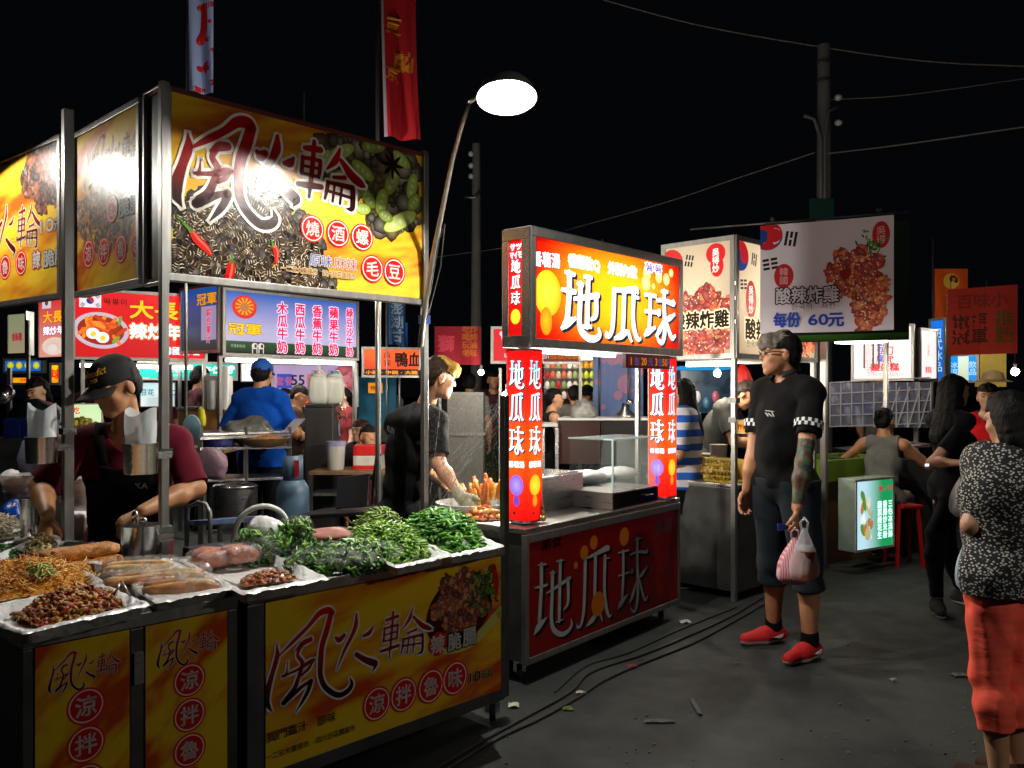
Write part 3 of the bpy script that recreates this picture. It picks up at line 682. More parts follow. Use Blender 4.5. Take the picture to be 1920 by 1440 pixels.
def badge(a, x, y, r, ch, ring='#f3d9d0'):
    a.disc(x, y, r*1.12, r*1.12, '#d8200f'); a.layer(); a.disc(x, y, r, r, ring); a.layer(); a.disc(x, y, r*.92, r*.92, '#c9150f'); a.layer(); a.text(ch, x, y, r*1.3, '#f4efe8', bold=.018)
def ubadge(a, u, v, rpx, ch):
    x, y = a.uv(u, v); _, y2 = a.uv(u, v+rpx); badge(a, x, y, abs(y2-y), ch)
def utext(a, t, u, v, hpx, col, wpx=None, **k):
    x, y = a.uv(u, v); _, y2 = a.uv(u, v+hpx); w = None
    if wpx: w = abs(a.uv(u+wpx/2, v)[0]-a.uv(u-wpx/2, v)[0])
    a.text(t, x, y, abs(y2-y), col, w=w, **k); return x, y
def meat(a, cx, cy, rx, ry, seed, n=420, size=.018, cols=('#7a2a10', '#a8441a', '#5a1c0c', '#c0662a', '#401408', '#8c3414', '#d08848')):
    a.blobs(n, lambda x, y: ((x-cx)/rx)**2+((y-cy)/ry)**2 < 1+.35*math.sin(7*math.atan2(y-cy, x-cx)+seed), size, cols, 2.4, seed)
# plane set-up for tracing
ft = Art(S(0, 0, 0), E1, 1.283, .8)
x498, _ = ft.uv(497, 1200); x938, _ = ft.uv(938, 1100)
PZ0, PZ1 = .155, .757
cf = Art(S(x498, -.004, PZ0), E1, x938-x498, PZ1-PZ0)
FH, fbox = trace(FHL, cf, 440, 1020, 3.4286)
# ---- counter with the large yellow front panel
cart = thing('snack_counter', 'steel snack counter with wide brush-lettered yellow front panel, under the lit sign', 'counter', S(.64, 0, 0))
b = MB(); L2 = 1.283
b.para(S(.03, .012, .14), E1*(L2-.06), N1*.76, UP*.61); b.build('body', M['dsteel'], cart)
b = MB(); b.para(S(0, -.002, .757), E1*L2, N1*.05, UP*.045); b.para(S(0, .75, .757), E1*L2, N1*.05, UP*.045)
b.para(S(0, .048, .757), E1*.05, N1*.702, UP*.045); b.para(S(L2-.05, .048, .757), E1*.05, N1*.702, UP*.045)
b.build('top_rail', M['frame'], cart, bevel=.004)
MB().para(S(.05, .048, .765), E1*(L2-.1), N1*.702, UP*.012).build('counter_top', M['steel'], cart)
b = MB(); b.para(S(0, 0, .1), E1*(x498-.002), N1*.06, UP*.655); b.para(S(x938+.002, 0, .1), E1*(L2-x938-.002), N1*.06, UP*.655)
b.para(S(x498, 0, .1), E1*(x938-x498), N1*.05, UP*.053); b.build('corner_frame', M['dsteel'], cart, bevel=.003)
cf.picture(yellowbg(1.0, 1.0, .5), res=.012); cf.layer()
w, h = cf.w, cf.h
qx, qy = cf.uv(870, 1140)
cf.disc(qx-.02, qy+.0, .20, .15, '#3a1206', 40, .3); cf.layer()
meat(cf, qx-.01, qy+.03, .15, .13, 4, 700, .011)
def leafcl(a, cx, cy, r, n, seed):
    rr = random.Random(seed)
    for i in range(n):
        x, y = cx+rr.gauss(0, r*.5), cy+rr.gauss(0, r*.5); a.L += .15; a.disc(x, y, .012+.01*rr.random(), .006, rr.choice(['#2f6a1e', '#4a8a2c', '#1d4a16', '#79a84a']), 7, rr.random()*3)
leafcl(cf, qx+.14, qy+.07, .09, 80, 3)
for s_ in ([(w-.05, h-.04, .03), (w-.03, h-.12, .03), (w-.035, h-.2, .004)],): cf.stroke(s_, 0, '#c0180e')
cf.layer()
# sweep of pale yellow under the meat
cf.stroke([(qx-.3, qy-.13, .004), (qx, qy-.17, .03), (w*.999, qy-.06, .06)], 0, '#c9c45a'); cf.layer()
cf.glyphs(FH, *fbox, '#e8dcd4', grow=.0075); cf.glyphs(FH, *fbox, redblack(fbox[1], fbox[3]))
for u, v, ch in ((706, 1319, '涼'), (756, 1302, '拌'), (807, 1286, '魯'), (852, 1271, '味')): ubadge(cf, u, v, 29, ch)
x, y = cf.uv(820, 1207); cf.disc(x, y, .05, .05, '#c9150f'); cf.layer()
utext(cf, '辣', 819, 1208, 36, '#f0ece4', bold=.03); utext(cf, '脆', 851, 1202, 34, '#f0ece4', bold=.03, out=[(.09, '#2a0c06')]); utext(cf, '腸', 879, 1192, 36, '#f0ece4', bold=.03, out=[(.09, '#2a0c06')])
utext(cf, '10', 889, 1268, 27, '#5a3010', 20, bold=.02, out=[(.06, '#e8d8a0')]); utext(cf, '元起', 911, 1262, 17, '#5a3010', bold=.02, out=[(.06, '#e8d8a0')])
utext(cf, '獨門醬汁 原味', 566, 1361, 20, '#5c3408', 130, bold=.012); utext(cf, '一二五大東夜市 四六日花園夜市', 584, 1390, 13, '#4a2406', 168, bold=.012)
cf.build('front_panel', M['print'], cart, off=.0)
def caster(p, parent, d=Vector((1, 0, 0))):
    b = MB(); b.box(p+Vector((0, 0, .095)), (.05, .05, .012)); b.bar(p+Vector((-.018, 0, .09)), p+Vector((-.018, 0, .035)), .006, .03); b.bar(p+Vector((.018, 0, .09)), p+Vector((.018, 0, .035)), .006, .03)
    o = b.build('caster', M['bsteel'], parent); MB().lathe([(.012, -.014), (.036, -.014), (.038, -.006), (.038, .006), (.036, .014), (.012, .014)], p+Vector((0, 0, .038)), (1, 0, 0), 18).build('wheel', M['rubber'], o, auto=True, smooth=True)
for a, p in ((.06, .06), (L2-.03, .05), (.06, .72), (L2-.06, .72)): caster(S(a, p, 0), cart)
# ---- left counter
c2 = thing('snack_counter', 'steel counter end with two tall narrow yellow panels, at the left edge of the picture', 'counter', S(-.36, 0, 0))
La, Lb = -.706, -.035
MB().para(S(La+.02, .012, .12), E1*(Lb-La-.04), N1*2.2, UP*.63).build('body', M['dsteel'], c2)
b = MB(); b.para(S(La, -.002, .757), E1*(Lb-La), N1*.05, UP*.045); b.para(S(La, .048, .757), E1*.05, N1*2.15, UP*.045); b.para(S(Lb-.05, .048, .757), E1*.05, N1*2.15, UP*.045)
b.build('top_rail', M['frame'], c2, bevel=.004)
MB().para(S(La+.05, .048, .765), E1*(Lb-La-.1), N1*2.15, UP*.012).build('counter_top', M['steel'], c2)
xs = [ft.uv(u, 1250)[0] for u in (65, 242, 272, 425)]
b = MB()
for a, q in ((La, xs[0]-.003), (xs[1]+.003, xs[2]-.003), (xs[3]+.003, Lb)): b.para(S(a, 0, .1), E1*(q-a), N1*.06, UP*.655)
for i in (0, 2): b.para(S(xs[i]-.003, 0, .1), E1*(xs[i+1]-xs[i]+.006), N1*.05, UP*.05)
b.build('corner_frame', M['dsteel'], c2, bevel=.003)
MB().para(S(xs[1]+.012, -.012, .58), E1*.03, N1*.011, UP*.1).build('latch', M['steel'], c2)
for i, (q0, q1, sd) in enumerate(((xs[0], xs[1], 3.3), (xs[2], xs[3], 5.1))):
    a = Art(S(q0, -.004, .153), E1, q1-q0, PZ1-.153); a.picture(yellowbg(sd, .5, .55), res=.01); a.layer()
    w = a.w; x0, y0, x1, y1 = w*.14, a.h-.155, w*.9, a.h-.035
    a.glyphs(FH, x0, y0, x1, y1, '#d8b0a0', grow=.0025); a.glyphs(FH, x0, y0, x1, y1, redblack(y0, y1))
    for k, ch in enumerate('涼拌魯味'): badge(a, w*.52, a.h-.205-k*.115, .05, ch)
    a.build('front_panel', M['print'], c2, off=0)
# ---- the big sign box on posts
sg = thing('lit_sign_box', 'large lamp-lit yellow sign box with brush lettering, snails, chillies and green pods', 'sign', A0+UP*ZB)
a = Art(A0+ES*.04+UP*(ZB+.035)-NS*.004, ES, LS-.075, ZT-ZB-.055)
b = MB(); b.para(A0+ES*.012+UP*(ZB+.02)+NS*.004, ES*(LS-.03), NS*.19, UP*(ZT-ZB-.04)); b.build('box', M['dsteel'], sg)
b = MB(); T = .036
b.para(A0+UP*ZB-NS*.012, ES*LS, NS*.03, UP*T); b.para(A0+UP*(ZB+T)-NS*.012, ES*T, NS*.03, UP*(ZT-ZB-T)); b.para(B0-ES*T+UP*(ZB+T)-NS*.012, ES*T, NS*.03, UP*(ZT-ZB-T))
b.para(A0+UP*ZB+NS*.19, ES*.03, NS*.03, UP*(ZT-ZB)); b.para(A0+UP*(ZT)-NS*.012, ES*.03, NS*.232, UP*.012); b.para(A0+UP*(ZB-.012)-NS*.012, ES*.03, NS*.232, UP*.012)
b.build('frame', M['frame'], sg, bevel=.003)
MB().para(A0+ES*T+UP*(ZT-.022)-NS*.012, ES*(LS-2*T), NS*.03, UP*.022).build('top_edge', mat('red_edge_trim', '#5a1212', .5), sg)
b = MB()
for k in (.12, .9): b.para(A0+NS*(.21*k)+UP*ZB-ES*.006, ES*.014, NS*.012, UP*(ZT-ZB))
b.build('edge_channel', M['frame'], sg)
GOLDS = ('#e6ba30', '#dc9c24', '#bc5418'); a.picture(yellowbg(9.0, .8, .45, GOLDS), res=.012); a.layer()
def poly_uv(a, pts): return [a.uv(*p) for p in pts]
def inside(poly):
    def f(x, y):
        r = False; j = len(poly)-1
        for i in range(len(poly)):
            xi, yi = poly[i]; xj, yj = poly[j]
            if (yi > y) != (yj > y) and x < (xj-xi)*(y-yi)/(yj-yi)+xi: r = not r
            j = i
        return r
    return f
sn = poly_uv(a, [(316, 395), (345, 372), (440, 345), (520, 350), (560, 390), (600, 440), (610, 500), (640, 552), (440, 535), (316, 523)])
ins = inside(sn); r = random.Random(5)
a.blobs(700, ins, .024, ['#1c120c', '#241810', '#120c08', '#30241a'], 1.8, 8, 8)
k = 0
while k < 300:
    x, y = r.random()*a.w, r.random()*a.h
    if not ins(x, y): continue
    k += 1; th = r.random()*2*PI; Ls = .055+.04*r.random(); a.L += .02
    dx, dy = math.cos(th), math.sin(th)
    a.stroke([(x, y, .028), (x+dx*Ls*.5, y+dy*Ls*.5, .018), (x+dx*Ls, y+dy*Ls, .002)], 0, r.choice(['#2c1e12', '#3a2a1a', '#1a120c', '#4a3826']), 3); a.L += .3
    for j in range(5):
        q = .12+.19*j; wd = .027*(1-q)+.004; cx, cy = x+dx*Ls*q, y+dy*Ls*q
        a.stroke([(cx-dy*wd*.45+dx*.002, cy+dx*wd*.45+dy*.002, .0032), (cx+dx*.005, cy+dy*.005, .0052), (cx+dy*wd*.45+dx*.002, cy-dx*wd*.45+dy*.002, .002)], 0, r.choice(['#b8a78a', '#8c7a60', '#d8ccb4', '#6a5a44']), 2)
    a.L -= .3
a.layer(2)
pd = poly_uv(a, [(590, 300), (600, 262), (650, 252), (786, 290), (786, 415), (740, 440), (700, 425), (690, 385), (640, 350), (600, 340)]); inp = inside(pd)
a.blobs(170, inp, .04, ['#2a200c', '#3c3010', '#1a1608', '#4a3c18'], 1.4, 3, 9)
def pod(u, v, l, wd, rot, col):
    x, y = a.uv(u, v); a.disc(x, y, l*1.06, wd*1.1, '#5f6f20', 22, rot); a.L += .3; a.disc(x, y, l, wd, mix(C(col), (1, 1, .7), .25), 22, rot, col); a.L += .3
    for q in (-.5, 0, .5):
        c_, s_ = math.cos(rot), math.sin(rot); a.disc(x+l*q*c_*.95, y+l*q*s_*.95, l*.23, wd*.62, mix(C(col), (1, 1, .8), .42), 14, rot, col)
    a.L += .3
for q in ((640, 285, .09, .035, .5), (700, 275, .08, .035, .2), (610, 300, .06, .03, 1.2), (752, 300, .07, .035, -.5), (680, 320, .08, .036, -.5), (640, 330, .05, .03, .2), (735, 340, .09, .04, 1.1), (772, 350, .08, .035, 1.3),
          (690, 372, .06, .033, -.8), (715, 378, .075, .038, 1.3), (680, 392, .05, .03, .1), (750, 415, .13, .042, .5), (775, 380, .06, .035, .9), (722, 405, .05, .03, -.3)): pod(*q, r.choice(['#8aa032', '#9cb444', '#788e28', '#a8bc58']))
for k in range(8):
    x, y = a.uv(735, 310); th = k*PI/4; a.stroke([(x, y, .018), (x+math.cos(th)*.05, y+math.sin(th)*.05, .02), (x+math.cos(th)*.085, y+math.sin(th)*.085, .002)], 0, '#2a1408')
a.layer(2)
def chili(p, stem):
    q = [(*a.uv(u, v), wd) for u, v, wd in p]; a.stroke(q, .002, '#8a0c08'); a.L += .4; a.stroke(q, 0, '#d0140c'); a.L += .4
    a.stroke([(x+.006, y+.004, wd*.25) for x, y, wd in q], 0, '#ee6a50'); a.L += .4; a.stroke([(*a.uv(u, v), wd) for u, v, wd in stem], 0, '#4e8a2a'); a.L += .4
chili([(356, 431, .02), (368, 448, .04), (385, 465, .036), (394, 478, .012)], [(333, 405, .006), (345, 420, .012), (358, 433, .02)])
chili([(433, 492, .03), (432, 505, .045), (428, 522, .04)], [(436, 478, .006), (433, 492, .02)])
chili([(400, 410, .004), (418, 414, .02), (432, 418, .01)], []) if False else None
chili([(512, 462, .02), (518, 475, .03), (516, 492, .012)], [(508, 450, .004), (512, 462, .014)])
# brush lettering: same hand, wider spread on this board
def remap(strokes, lo, hi): return [[((x-lo)/(hi-lo), y, w_/((hi-lo)*.8)) for x, y, w_ in s] for s in strokes]
f_, h_, l_ = remap(FH[:10], 0, .50), remap(FH[10:14], .40, .68), remap(FH[14:], .69, 1.0)
for st, (ua, va, ub, vb), vm in ((f_, (328, 420, 525, 222), 0), (h_, (488, 384, 572, 258), 0), (l_, (572, 388, 684, 276), 0)):
    ys = [p[1] for s in st for p in s]; y0, y1 = min(ys), max(ys); st = [[(x, (y-y0)/(y1-y0), w_) for x, y, w_ in s] for s in st]
    x0, _ = a.uv(ua, 400); x1, _ = a.uv(ub, 400); mid = (ua+ub)/2; _, yb = a.uv(mid, va); _, yt = a.uv(mid, vb)
    a.glyphs(st, x0, yb, x1, yt, '#f4ece0', grow=.014); a.glyphs(st, x0, yb, x1, yt, redblack(yb, yt, '#b81410', '#2a0a0a'))
for u, v, ch in ((585, 429, '燒'), (633, 438, '酒'), (678, 445, '螺'), (697, 504, '毛'), (738, 510, '豆')): ubadge(a, u, v, 23, ch)
utext(a, '原味', 600, 489, 24, '#5860a0', 44, out=[(.05, '#e8e0d8')]); utext(a, '麻辣', 646, 495, 24, '#b05a60', 44, out=[(.05, '#f0e0d0')])
utext(a, '一二五大東夜市 四六日花園夜市', 598, 511, 12, '#7a3434', 140, out=[(.1, '#f0d8a0')])
a.build('sign_face', M['print'], sg, off=.0)
# ---- the side signs of the same stall
def framed(name, label, O, ex, w, h, z, fr=.03, m=None, depth=.06, cat='sign', fm=None, back=None, pn=None, group=None, z1=None):
    """a framed flat sign: returns root and the art of its face"""
    ex = Vector(ex).normalized(); n = ex.cross(UP); O = Vector((O[0], O[1], z)); root = thing(name, label, cat, O+ex*w/2, group)
    MB().para(O+ex*.005-n*depth+UP*.005, ex*(w-.01), n*(depth-.004), UP*(h-.01)).build('box', back or M['dsteel'], root)
    b = MB(); fm = fm or M['frame']
    b.para(O-n*.01, ex*w, n*.022, UP*fr); b.para(O+UP*(h-fr)-n*.01, ex*w, n*.022, UP*fr); b.para(O+UP*fr-n*.01, ex*fr, n*.022, UP*(h-2*fr)); b.para(O+ex*(w-fr)+UP*fr-n*.01, ex*fr, n*.022, UP*(h-2*fr))
    b.build('frame', fm, root, bevel=.002)
    return root, Art(O+ex*fr+UP*fr, ex, w-2*fr, h-2*fr)
P2 = A0+NS*.235; Q2 = A0+NS*1.1
r2, a2 = framed('side_sign', 'narrow yellow side sign with brush lettering and meat picture, left of the big sign', Q2, -NS, (Q2-P2).length, ZT-ZB, ZB)
a2.picture(yellowbg(14, .7, .35, GOLDS), res=.012); a2.layer()
meat(a2, a2.w*.5, a2.h*.43, a2.w*.52, a2.h*.25, 6, 700, .014, ('#6a4a3a', '#8a5a3e', '#4a3a34', '#a07a5a', '#5a5250', '#b8835a', '#3a2a24'))
gx0, gy0 = a2.uv(156, 320); gx1, gy1 = a2.uv(268, 190)
gy1 = a2.h-.06; gy0 = gy1-.28
a2.glyphs(FH, gx0+.02, gy0, gx1+.02, gy1, '#c8b8a0', grow=.006); a2.glyphs(FH, gx0+.02, gy0, gx1+.02, gy1, redblack(gy0, gy1, '#a01812', '#1c0a0a'))
for u, v, ch in ((166, 476, '涼'), (195, 472, '拌'), (227, 467, '魯'), (256, 462, '味')): ubadge(a2, u, v, 24, ch)
ubadge(a2, 211, 392, 23, '辣'); utext(a2, '脆腸', 244, 385, 36, '#d8d8d8', 42, bold=.03, out=[(.07, '#40342c')])
MS = print_mat('side_print', .34, 0, 0, 0); a2.build('sign_face', MS, r2, 0)
O3 = Vector((-3.95, 5.82, 0)); X3 = Vector((-2.45, 4.64, 0)); e3 = (X3-O3).normalized()
r3, a3 = framed('side_sign', 'yellow side sign with meat picture and price 10, cut off by the left picture edge', O3, e3, (X3-O3).length, ZT-ZB, ZB)
a3.picture(yellowbg(21, 1.2, .5, GOLDS), res=.014); a3.layer()
mx, my = a3.uv(100, 300); meat(a3, mx-.05, my, .33, .24, 9, 700, .02, ('#5a2a1a', '#7a3a22', '#3a1c14', '#a05a34', '#2a1a18', '#8c4424'))
gx1, _ = a3.uv(79, 330); gy1 = a3.h*.74; gx0 = gx1-.95; gy0 = gy1-.45
a3.glyphs(FH, gx0, gy0, gx1, gy1, '#d8c8b0', grow=.008); a3.glyphs(FH, gx0, gy0, gx1, gy1, redblack(gy0, gy1, '#a81812', '#2a0c0c'))
utext(a3, '10', 88, 423, 34, '#e8e4dc', 24, bold=.03, out=[(.07, '#5a3414')]); utext(a3, '元起', 112, 419, 24, '#e8e4dc', bold=.02, out=[(.09, '#5a3414')])
for u, v, ch in ((10, 501, '魯'), (40, 493, '味')): ubadge(a3, u, v, 21, ch)
utext(a3, '辣', 69, 487, 34, '#f0f0ee', bold=.03, out=[(.1, '#c01810')]); utext(a3, '脆腸', 103, 482, 34, '#e8e8e4', 44, bold=.03, out=[(.07, '#604020')])
utext(a3, '一二五大東夜市', 42, 446, 10, '#805838', 60)
a3.build('sign_face', MS, r3, 0)
# ---- stall posts
def steel_post(u, Y, z0, z1, w, label, name='steel_post', m=None, group='steel posts of the stalls'):
    p = P(u, HV, Y); p.z = 0; root = thing(name, label, 'post', (p.x, p.y, z0), group)
    MB().para(p-E1*w/2-N1*w/2+UP*z0, E1*w, N1*w, UP*(z1-z0)).build('tube', m or M['frame'], root, bevel=.003)
    return root, p
rp, pA = steel_post(307, 3.86, 0, ZT, .036, 'square steel corner post carrying the steel cups, right of the cap vendor')
MB().para(pA-E1*.03-N1*.03+UP*1.215, E1*.06, N1*.06, UP*.03).build('clamp', M['bsteel'], rp); MB().para(pA-E1*.03-N1*.03+UP*.865, E1*.06, N1*.06, UP*.03).build('clamp', M['bsteel'], rp)
rp, pL = steel_post(127, 4.02, 0, 2.83, .044, 'square steel post in front of the cap vendor, left of his face')
MB().para(pL-E1*.03-N1*.03+UP*1.3, E1*.06, N1*.06, UP*.03).build('clamp', M['bsteel'], rp)
rp, pB = steel_post(796, 5.02, 0, ZT+.01, .034, 'square steel post at the right end of the big sign')
MB().para(pB-E1*.03-N1*.03+UP*1.9, E1*.05, N1*.05, UP*.05).build('tape_wrap', mat('blue_tape', '#123a8a', .5), rp)
rp, pF = steel_post(946, 3.93, .1, 1.485, .032, 'short dark post at the right front corner of the yellow counter', m=M['dsteel'])
rp, pC = steel_post(709, 6.3, 0, 2.2, .032, 'thin steel post left of the black shirt vendor')
# ---- the lamp on its leaning pole
LP = Vector((-.025, 4.0, 2.876))
lamp = thing('work_lamp', 'glaring white lamp with dish shade on a leaning pole above the stalls', 'lamp', (pB.x, pB.y, 1.9))
pts = [P(788, 650, 4.98), P(799, 560, 4.95), P(812, 480, 4.85), P(829, 395, 4.7), P(848, 300, 4.45), P(866, 235, 4.25), P(880, 192, 4.1)]
MB().tube(pts, [.016, .016, .015, .014, .012, .011, .010], 10).build('pole', M['frame'], lamp, True)
ax = Vector((.02, -.27, -1)).normalized()
top = LP-ax*.115
MB().tube([pts[-1], P(888, 186, 4.06), top-ax*.02], .009, 8).build('arm', M['frame'], lamp, True)
MB().tube([pts[1]+Vector((.02, -.02, 0)), P(823, 450, 4.78), P(834, 420, 4.7), P(826, 500, 4.86), P(800, 600, 4.94)], .004, 6).build('lamp_cable', M['rubber'], lamp, True)
prof = [(.022, -.115), (.05, -.108), (.09, -.085), (.122, -.05), (.138, -.012), (.142, -.002)]
MB().lathe(prof, LP, ax, 36, cap1=False).build('shade', mat('grey_enamel_shade', (.22, .22, .21), .45, 0, .05, 10), lamp, True, solid=.004)
MB().lathe([(.02, -.113), (.022, -.09), (.018, -.078)], LP, ax, 14).build('socket', M['dsteel'], lamp, True)
BULB = [(.004, -.034), (.010, -.032), (.014, -.027), (.014, -.021), (.010, -.016), (.004, -.014)]
MB().lathe(BULB, LP, ax, 20).build('bulb', glow_mat('lamp_bulb_glow', (1.0, .96, .88), 29000), lamp, True)
# lamps of the same kind that the place has beside and behind the view (one glares in the left side sign, one lights the aisle)
def lamp_copy(p, label, rz=0, tilt=(0, 0)):
    c = copy_tree(lamp); c['label'] = label
    return c
def place_lamp(label, p, axis, gm='lamp_bulb_glow', gs=24000):
    root = thing('work_lamp', label, 'lamp', (p[0], p[1], 0)); p = Vector(p); axis = Vector(axis).normalized()
    MB().tube([Vector((p.x, p.y, 0))-Vector(axis.xy.to_3d())*.35, p-axis*.14-Vector(axis.xy.to_3d())*.35], .016, 10).build('pole', M['frame'], root, True)
    MB().tube([p-axis*.14-Vector(axis.xy.to_3d())*.35, p-axis*.1], .01, 8).build('arm', M['frame'], root, True)
    MB().lathe(prof, p, axis, 32, cap1=False).build('shade', MATS['grey_enamel_shade'], root, True, solid=.004)
    MB().lathe(BULB, p, axis, 16).build('bulb', glow_mat(gm, (1.0, .96, .88), gs), root, True)
place_lamp('work lamp over the left snack counter, just outside the left picture edge', (-3.28, 4.7, 2.88), (.1, -.12, -1), 'left_bulb_glow', 8000)
place_lamp('work lamp of the stall across the aisle, behind the viewer', (3.0, 1.3, 2.35), (-.5, .4, -.7), 'aisle_bulb_glow', 8000)
# ------------------------------------------------------------------ light boxes
WHITEIN = mat('white_box_lining', (.8, .8, .8), .7, 0, .02, 3)
def tubes(root, a, b, r, strength, col=(1, .98, .94), name='tube'):
    MB().tube([a, b], r, 8).build(name, glow_mat('tube_%g_%d' % (strength, int(col[2]*100)), col, strength), root, True)
BL = print_mat('backlit_sheet', .4, 0, .75, .1)
LT = print_mat('lit_lettering_sheet', .4, 1.15, 0, .1); LTK = print_mat('lit_picture_sheet', .4, .8, 0, .1)
DG_, GUA_, QIU_ = DGQ[:11], DGQ[11:18], DGQ[18:]
# ------------------------------------------------------------------ red sweet potato ball stall
E3 = Vector((.622, .783, 0)).normalized(); N3 = Vector((-E3.y, E3.x, 0)); K3 = Vector((.068, 4.35, 0))
def T3(a, p, z): return K3+E3*a+N3*p+UP*z
L3 = 1.685
pot = thing('ball_snack_cart', 'steel cart with dark red, grey-lettered front panel, right of the yellow counter', 'cart', T3(L3/2, 0, 0))
z0, z1 = .1, .80
MB().para(T3(.01, .012, z0+.01), E3*(L3-.02), N3*.62, UP*(z1-z0-.04)).build('body', M['dsteel'], pot)
MB().para(T3(0, 0, z1-.03), E3*L3, N3*.66, UP*.03).build('counter_top', M['steel'], pot, bevel=.005)
b = MB(); b.para(T3(0, -.004, z0), E3*.03, N3*.03, UP*(z1-z0-.031)); b.para(T3(L3-.03, -.004, z0), E3*.03, N3*.03, UP*(z1-z0-.031)); b.para(T3(.031, -.004, z0), E3*(L3-.062), N3*.03, UP*.035); b.para(T3(.031, -.004, z1-.075), E3*(L3-.062), N3*.03, UP*.043)
b.build('front_frame', M['frame'], pot, bevel=.003)
for a_, p_ in ((.08, .1), (L3-.08, .1), (.08, .5), (L3-.08, .5)): caster(T3(a_, p_, 0), pot)
a = Art(T3(.032, -.001, z0+.036), E3, L3-.064, z1-z0-.113)
a.picture(lambda X, Y: np.array(C('#860b0b'))*(.75+.35*fbm(X*3+1, Y*3, 3))[..., None], res=.02); a.layer()
DG3, dbox = trace(DGQ, a, 920, 940, 4.5)
G1, G2, G3 = DG3[:11], DG3[11:18], DG3[18:]
def renorm(st):
    A = np.array([p[:2] for s in st for p in s]); x0, y0 = A.min(0); x1, y1 = A.max(0); k = (x1-x0+(y1-y0))/2
    return [[((x-x0)/(x1-x0), (y-y0)/(y1-y0), w_/k*1.0) for x, y, w_ in s] for s in st]
G1n, G2n, G3n = map(renorm, (G1, G2, G3))
def fancy(a, which, x0, y0, x1, y1, col, sh='#1c0808', dx=.012, dy=-.012, grow=.0):
    a.glyphs(which, x0, y0, x1, y1, sh, grow=grow+.002, dx=dx, dy=dy); a.glyphs(which, x0, y0, x1, y1, sh, grow=grow+.002, dx=dx*.5, dy=dy*.5); a.glyphs(which, x0, y0, x1, y1, col, grow=grow)
gx0, gy0, gx1, gy1 = dbox
def cell(a, u0, v0, u1, v1):
    x0, _ = a.uv(u0, v0); x1, _ = a.uv(u1, v1); _, ya = a.uv((u0+u1)/2, v1); _, yb = a.uv((u0+u1)/2, v0); return x0, ya, x1, yb
GREY = '#a8b2b2'
xx0 = a.uv(1000, 1100)[0]
for g_, (u0, v0, u1, v1) in ((G1n, (1001, 1052, 1072, 1195)), (G2n, (1082, 1034, 1147, 1172)), (G3n, (1158, 1013, 1215, 1147))): fancy(a, g_, *cell(a, u0, v0, u1, v1), GREY, '#200606', .022, -.016)
for u, v, r_ in ((1113, 1017, .04), (1095, 1036, .04), (1170, 1006, .055), (1079, 1060, .02), (1121, 1132, .07)): x, y = a.uv(u, v); a.disc(x, y, r_, r_, '#c8701a', 20); a.layer()
utext(a, '素食', 1034, 1018, 22, '#3a0808', 40, bold=.02); utext(a, '番薯', 1243, 987, 30, '#8a5a5a', 34, bold=.02)
a.build('front_panel', M['print'], pot, 0)
# sign box above
s0 = Vector((.089, 4.45, 0)); e3 = Vector((.66, .751, 0)).normalized(); n3 = Vector((-e3.y, e3.x, 0)); LS3 = 1.557; zb, zt = 1.737, 2.362; dp = .18
ps = thing('ball_snack_sign', 'glowing orange sign box with huge white characters over the red cart', 'sign', s0+UP*zb)
b = MB(); fr = .045
b.para(s0+UP*zb, e3*LS3, n3*dp, UP*.012); b.para(s0+UP*(zt-.012), e3*LS3, n3*dp, UP*.012); b.para(s0+n3*(dp-.012)+UP*(zb+.012), e3*LS3, n3*.012, UP*(zt-zb-.024))
b.para(s0+e3*(LS3-.012)+n3*.0+UP*(zb+.012), e3*.012, n3*(dp-.012), UP*(zt-zb-.024)); b.build('box', WHITEIN, ps)
b = MB(); q = s0-n3*.012
b.para(q+UP*zb, e3*LS3, n3*.012, UP*fr); b.para(q+UP*(zt-fr), e3*LS3, n3*.012, UP*fr); b.para(q+UP*(zb+fr), e3*fr, n3*.012, UP*(zt-zb-2*fr)); b.para(q+e3*(LS3-fr)+UP*(zb+fr), e3*fr, n3*.012, UP*(zt-zb-2*fr))
b.para(q+UP*(zt+.001), e3*LS3, n3*(dp+.012), UP*.006); b.build('frame', M['frame'], ps, bevel=.003)
a = Art(s0+e3*(fr-.004)-n3*.004+UP*(zb+fr-.004), e3, LS3-2*fr+.008, zt-zb-2*fr+.008)
def pbg(X, Y):
    d = np.clip(1.12-np.hypot((X-.52)/.52, (Y-.55)/.75), 0, 1)[..., None]; d = d*d*(3-2*d)
    return np.array(C('#d81808'))*(1-d)+np.array(C('#f9a414'))*d
a.picture(pbg, res=.02); a.layer()
utext(a, '番薯湯', 1025, 487, 30, '#f4f0ff', 52, bold=.02, out=[(.06, '#6a1030')], rot=.05)
x, y = a.uv(1027, 550); a.disc(x, y, .115, .125, '#f7e23c', 32, 0, '#e8a414'); a.layer(); x, y = a.uv(1024, 602); a.disc(x, y, .05, .075, '#f0a818', 24, 0, '#d87a10'); a.layer()
utext(a, '香甜軟Q 外酥內軟', 1133, 500, 24, '#fffdf0', 128, bold=.05, out=[(.1, '#fff2c0')])
for u, v, r_ in ((1213, 513, .045), (1235, 520, .04), (1258, 512, .028), (1211, 531, .05), (1225, 537, .02), (1249, 524, .04)): x, y = a.uv(u, v); a.disc(x, y, r_, r_, '#fbf3c8', 20, 0, '#f3d860'); a.layer()
utext(a, '薯薯', 1225, 503, 18, '#5a4a9a', 34, bold=.02, out=[(.1, '#ffffff')])
for g_, (u0, v0, u1, v1) in ((G1n, (1053, 515, 1124, 633)), (G2n, (1136, 540, 1200, 638)), (G3n, (1208, 545, 1265, 642))): fancy(a, g_, *cell(a, u0, v0, u1, v1), '#fbfdff', '#101c2c', .018, -.012, .009)
a.build('sign_face', BL, ps, 0, LT)
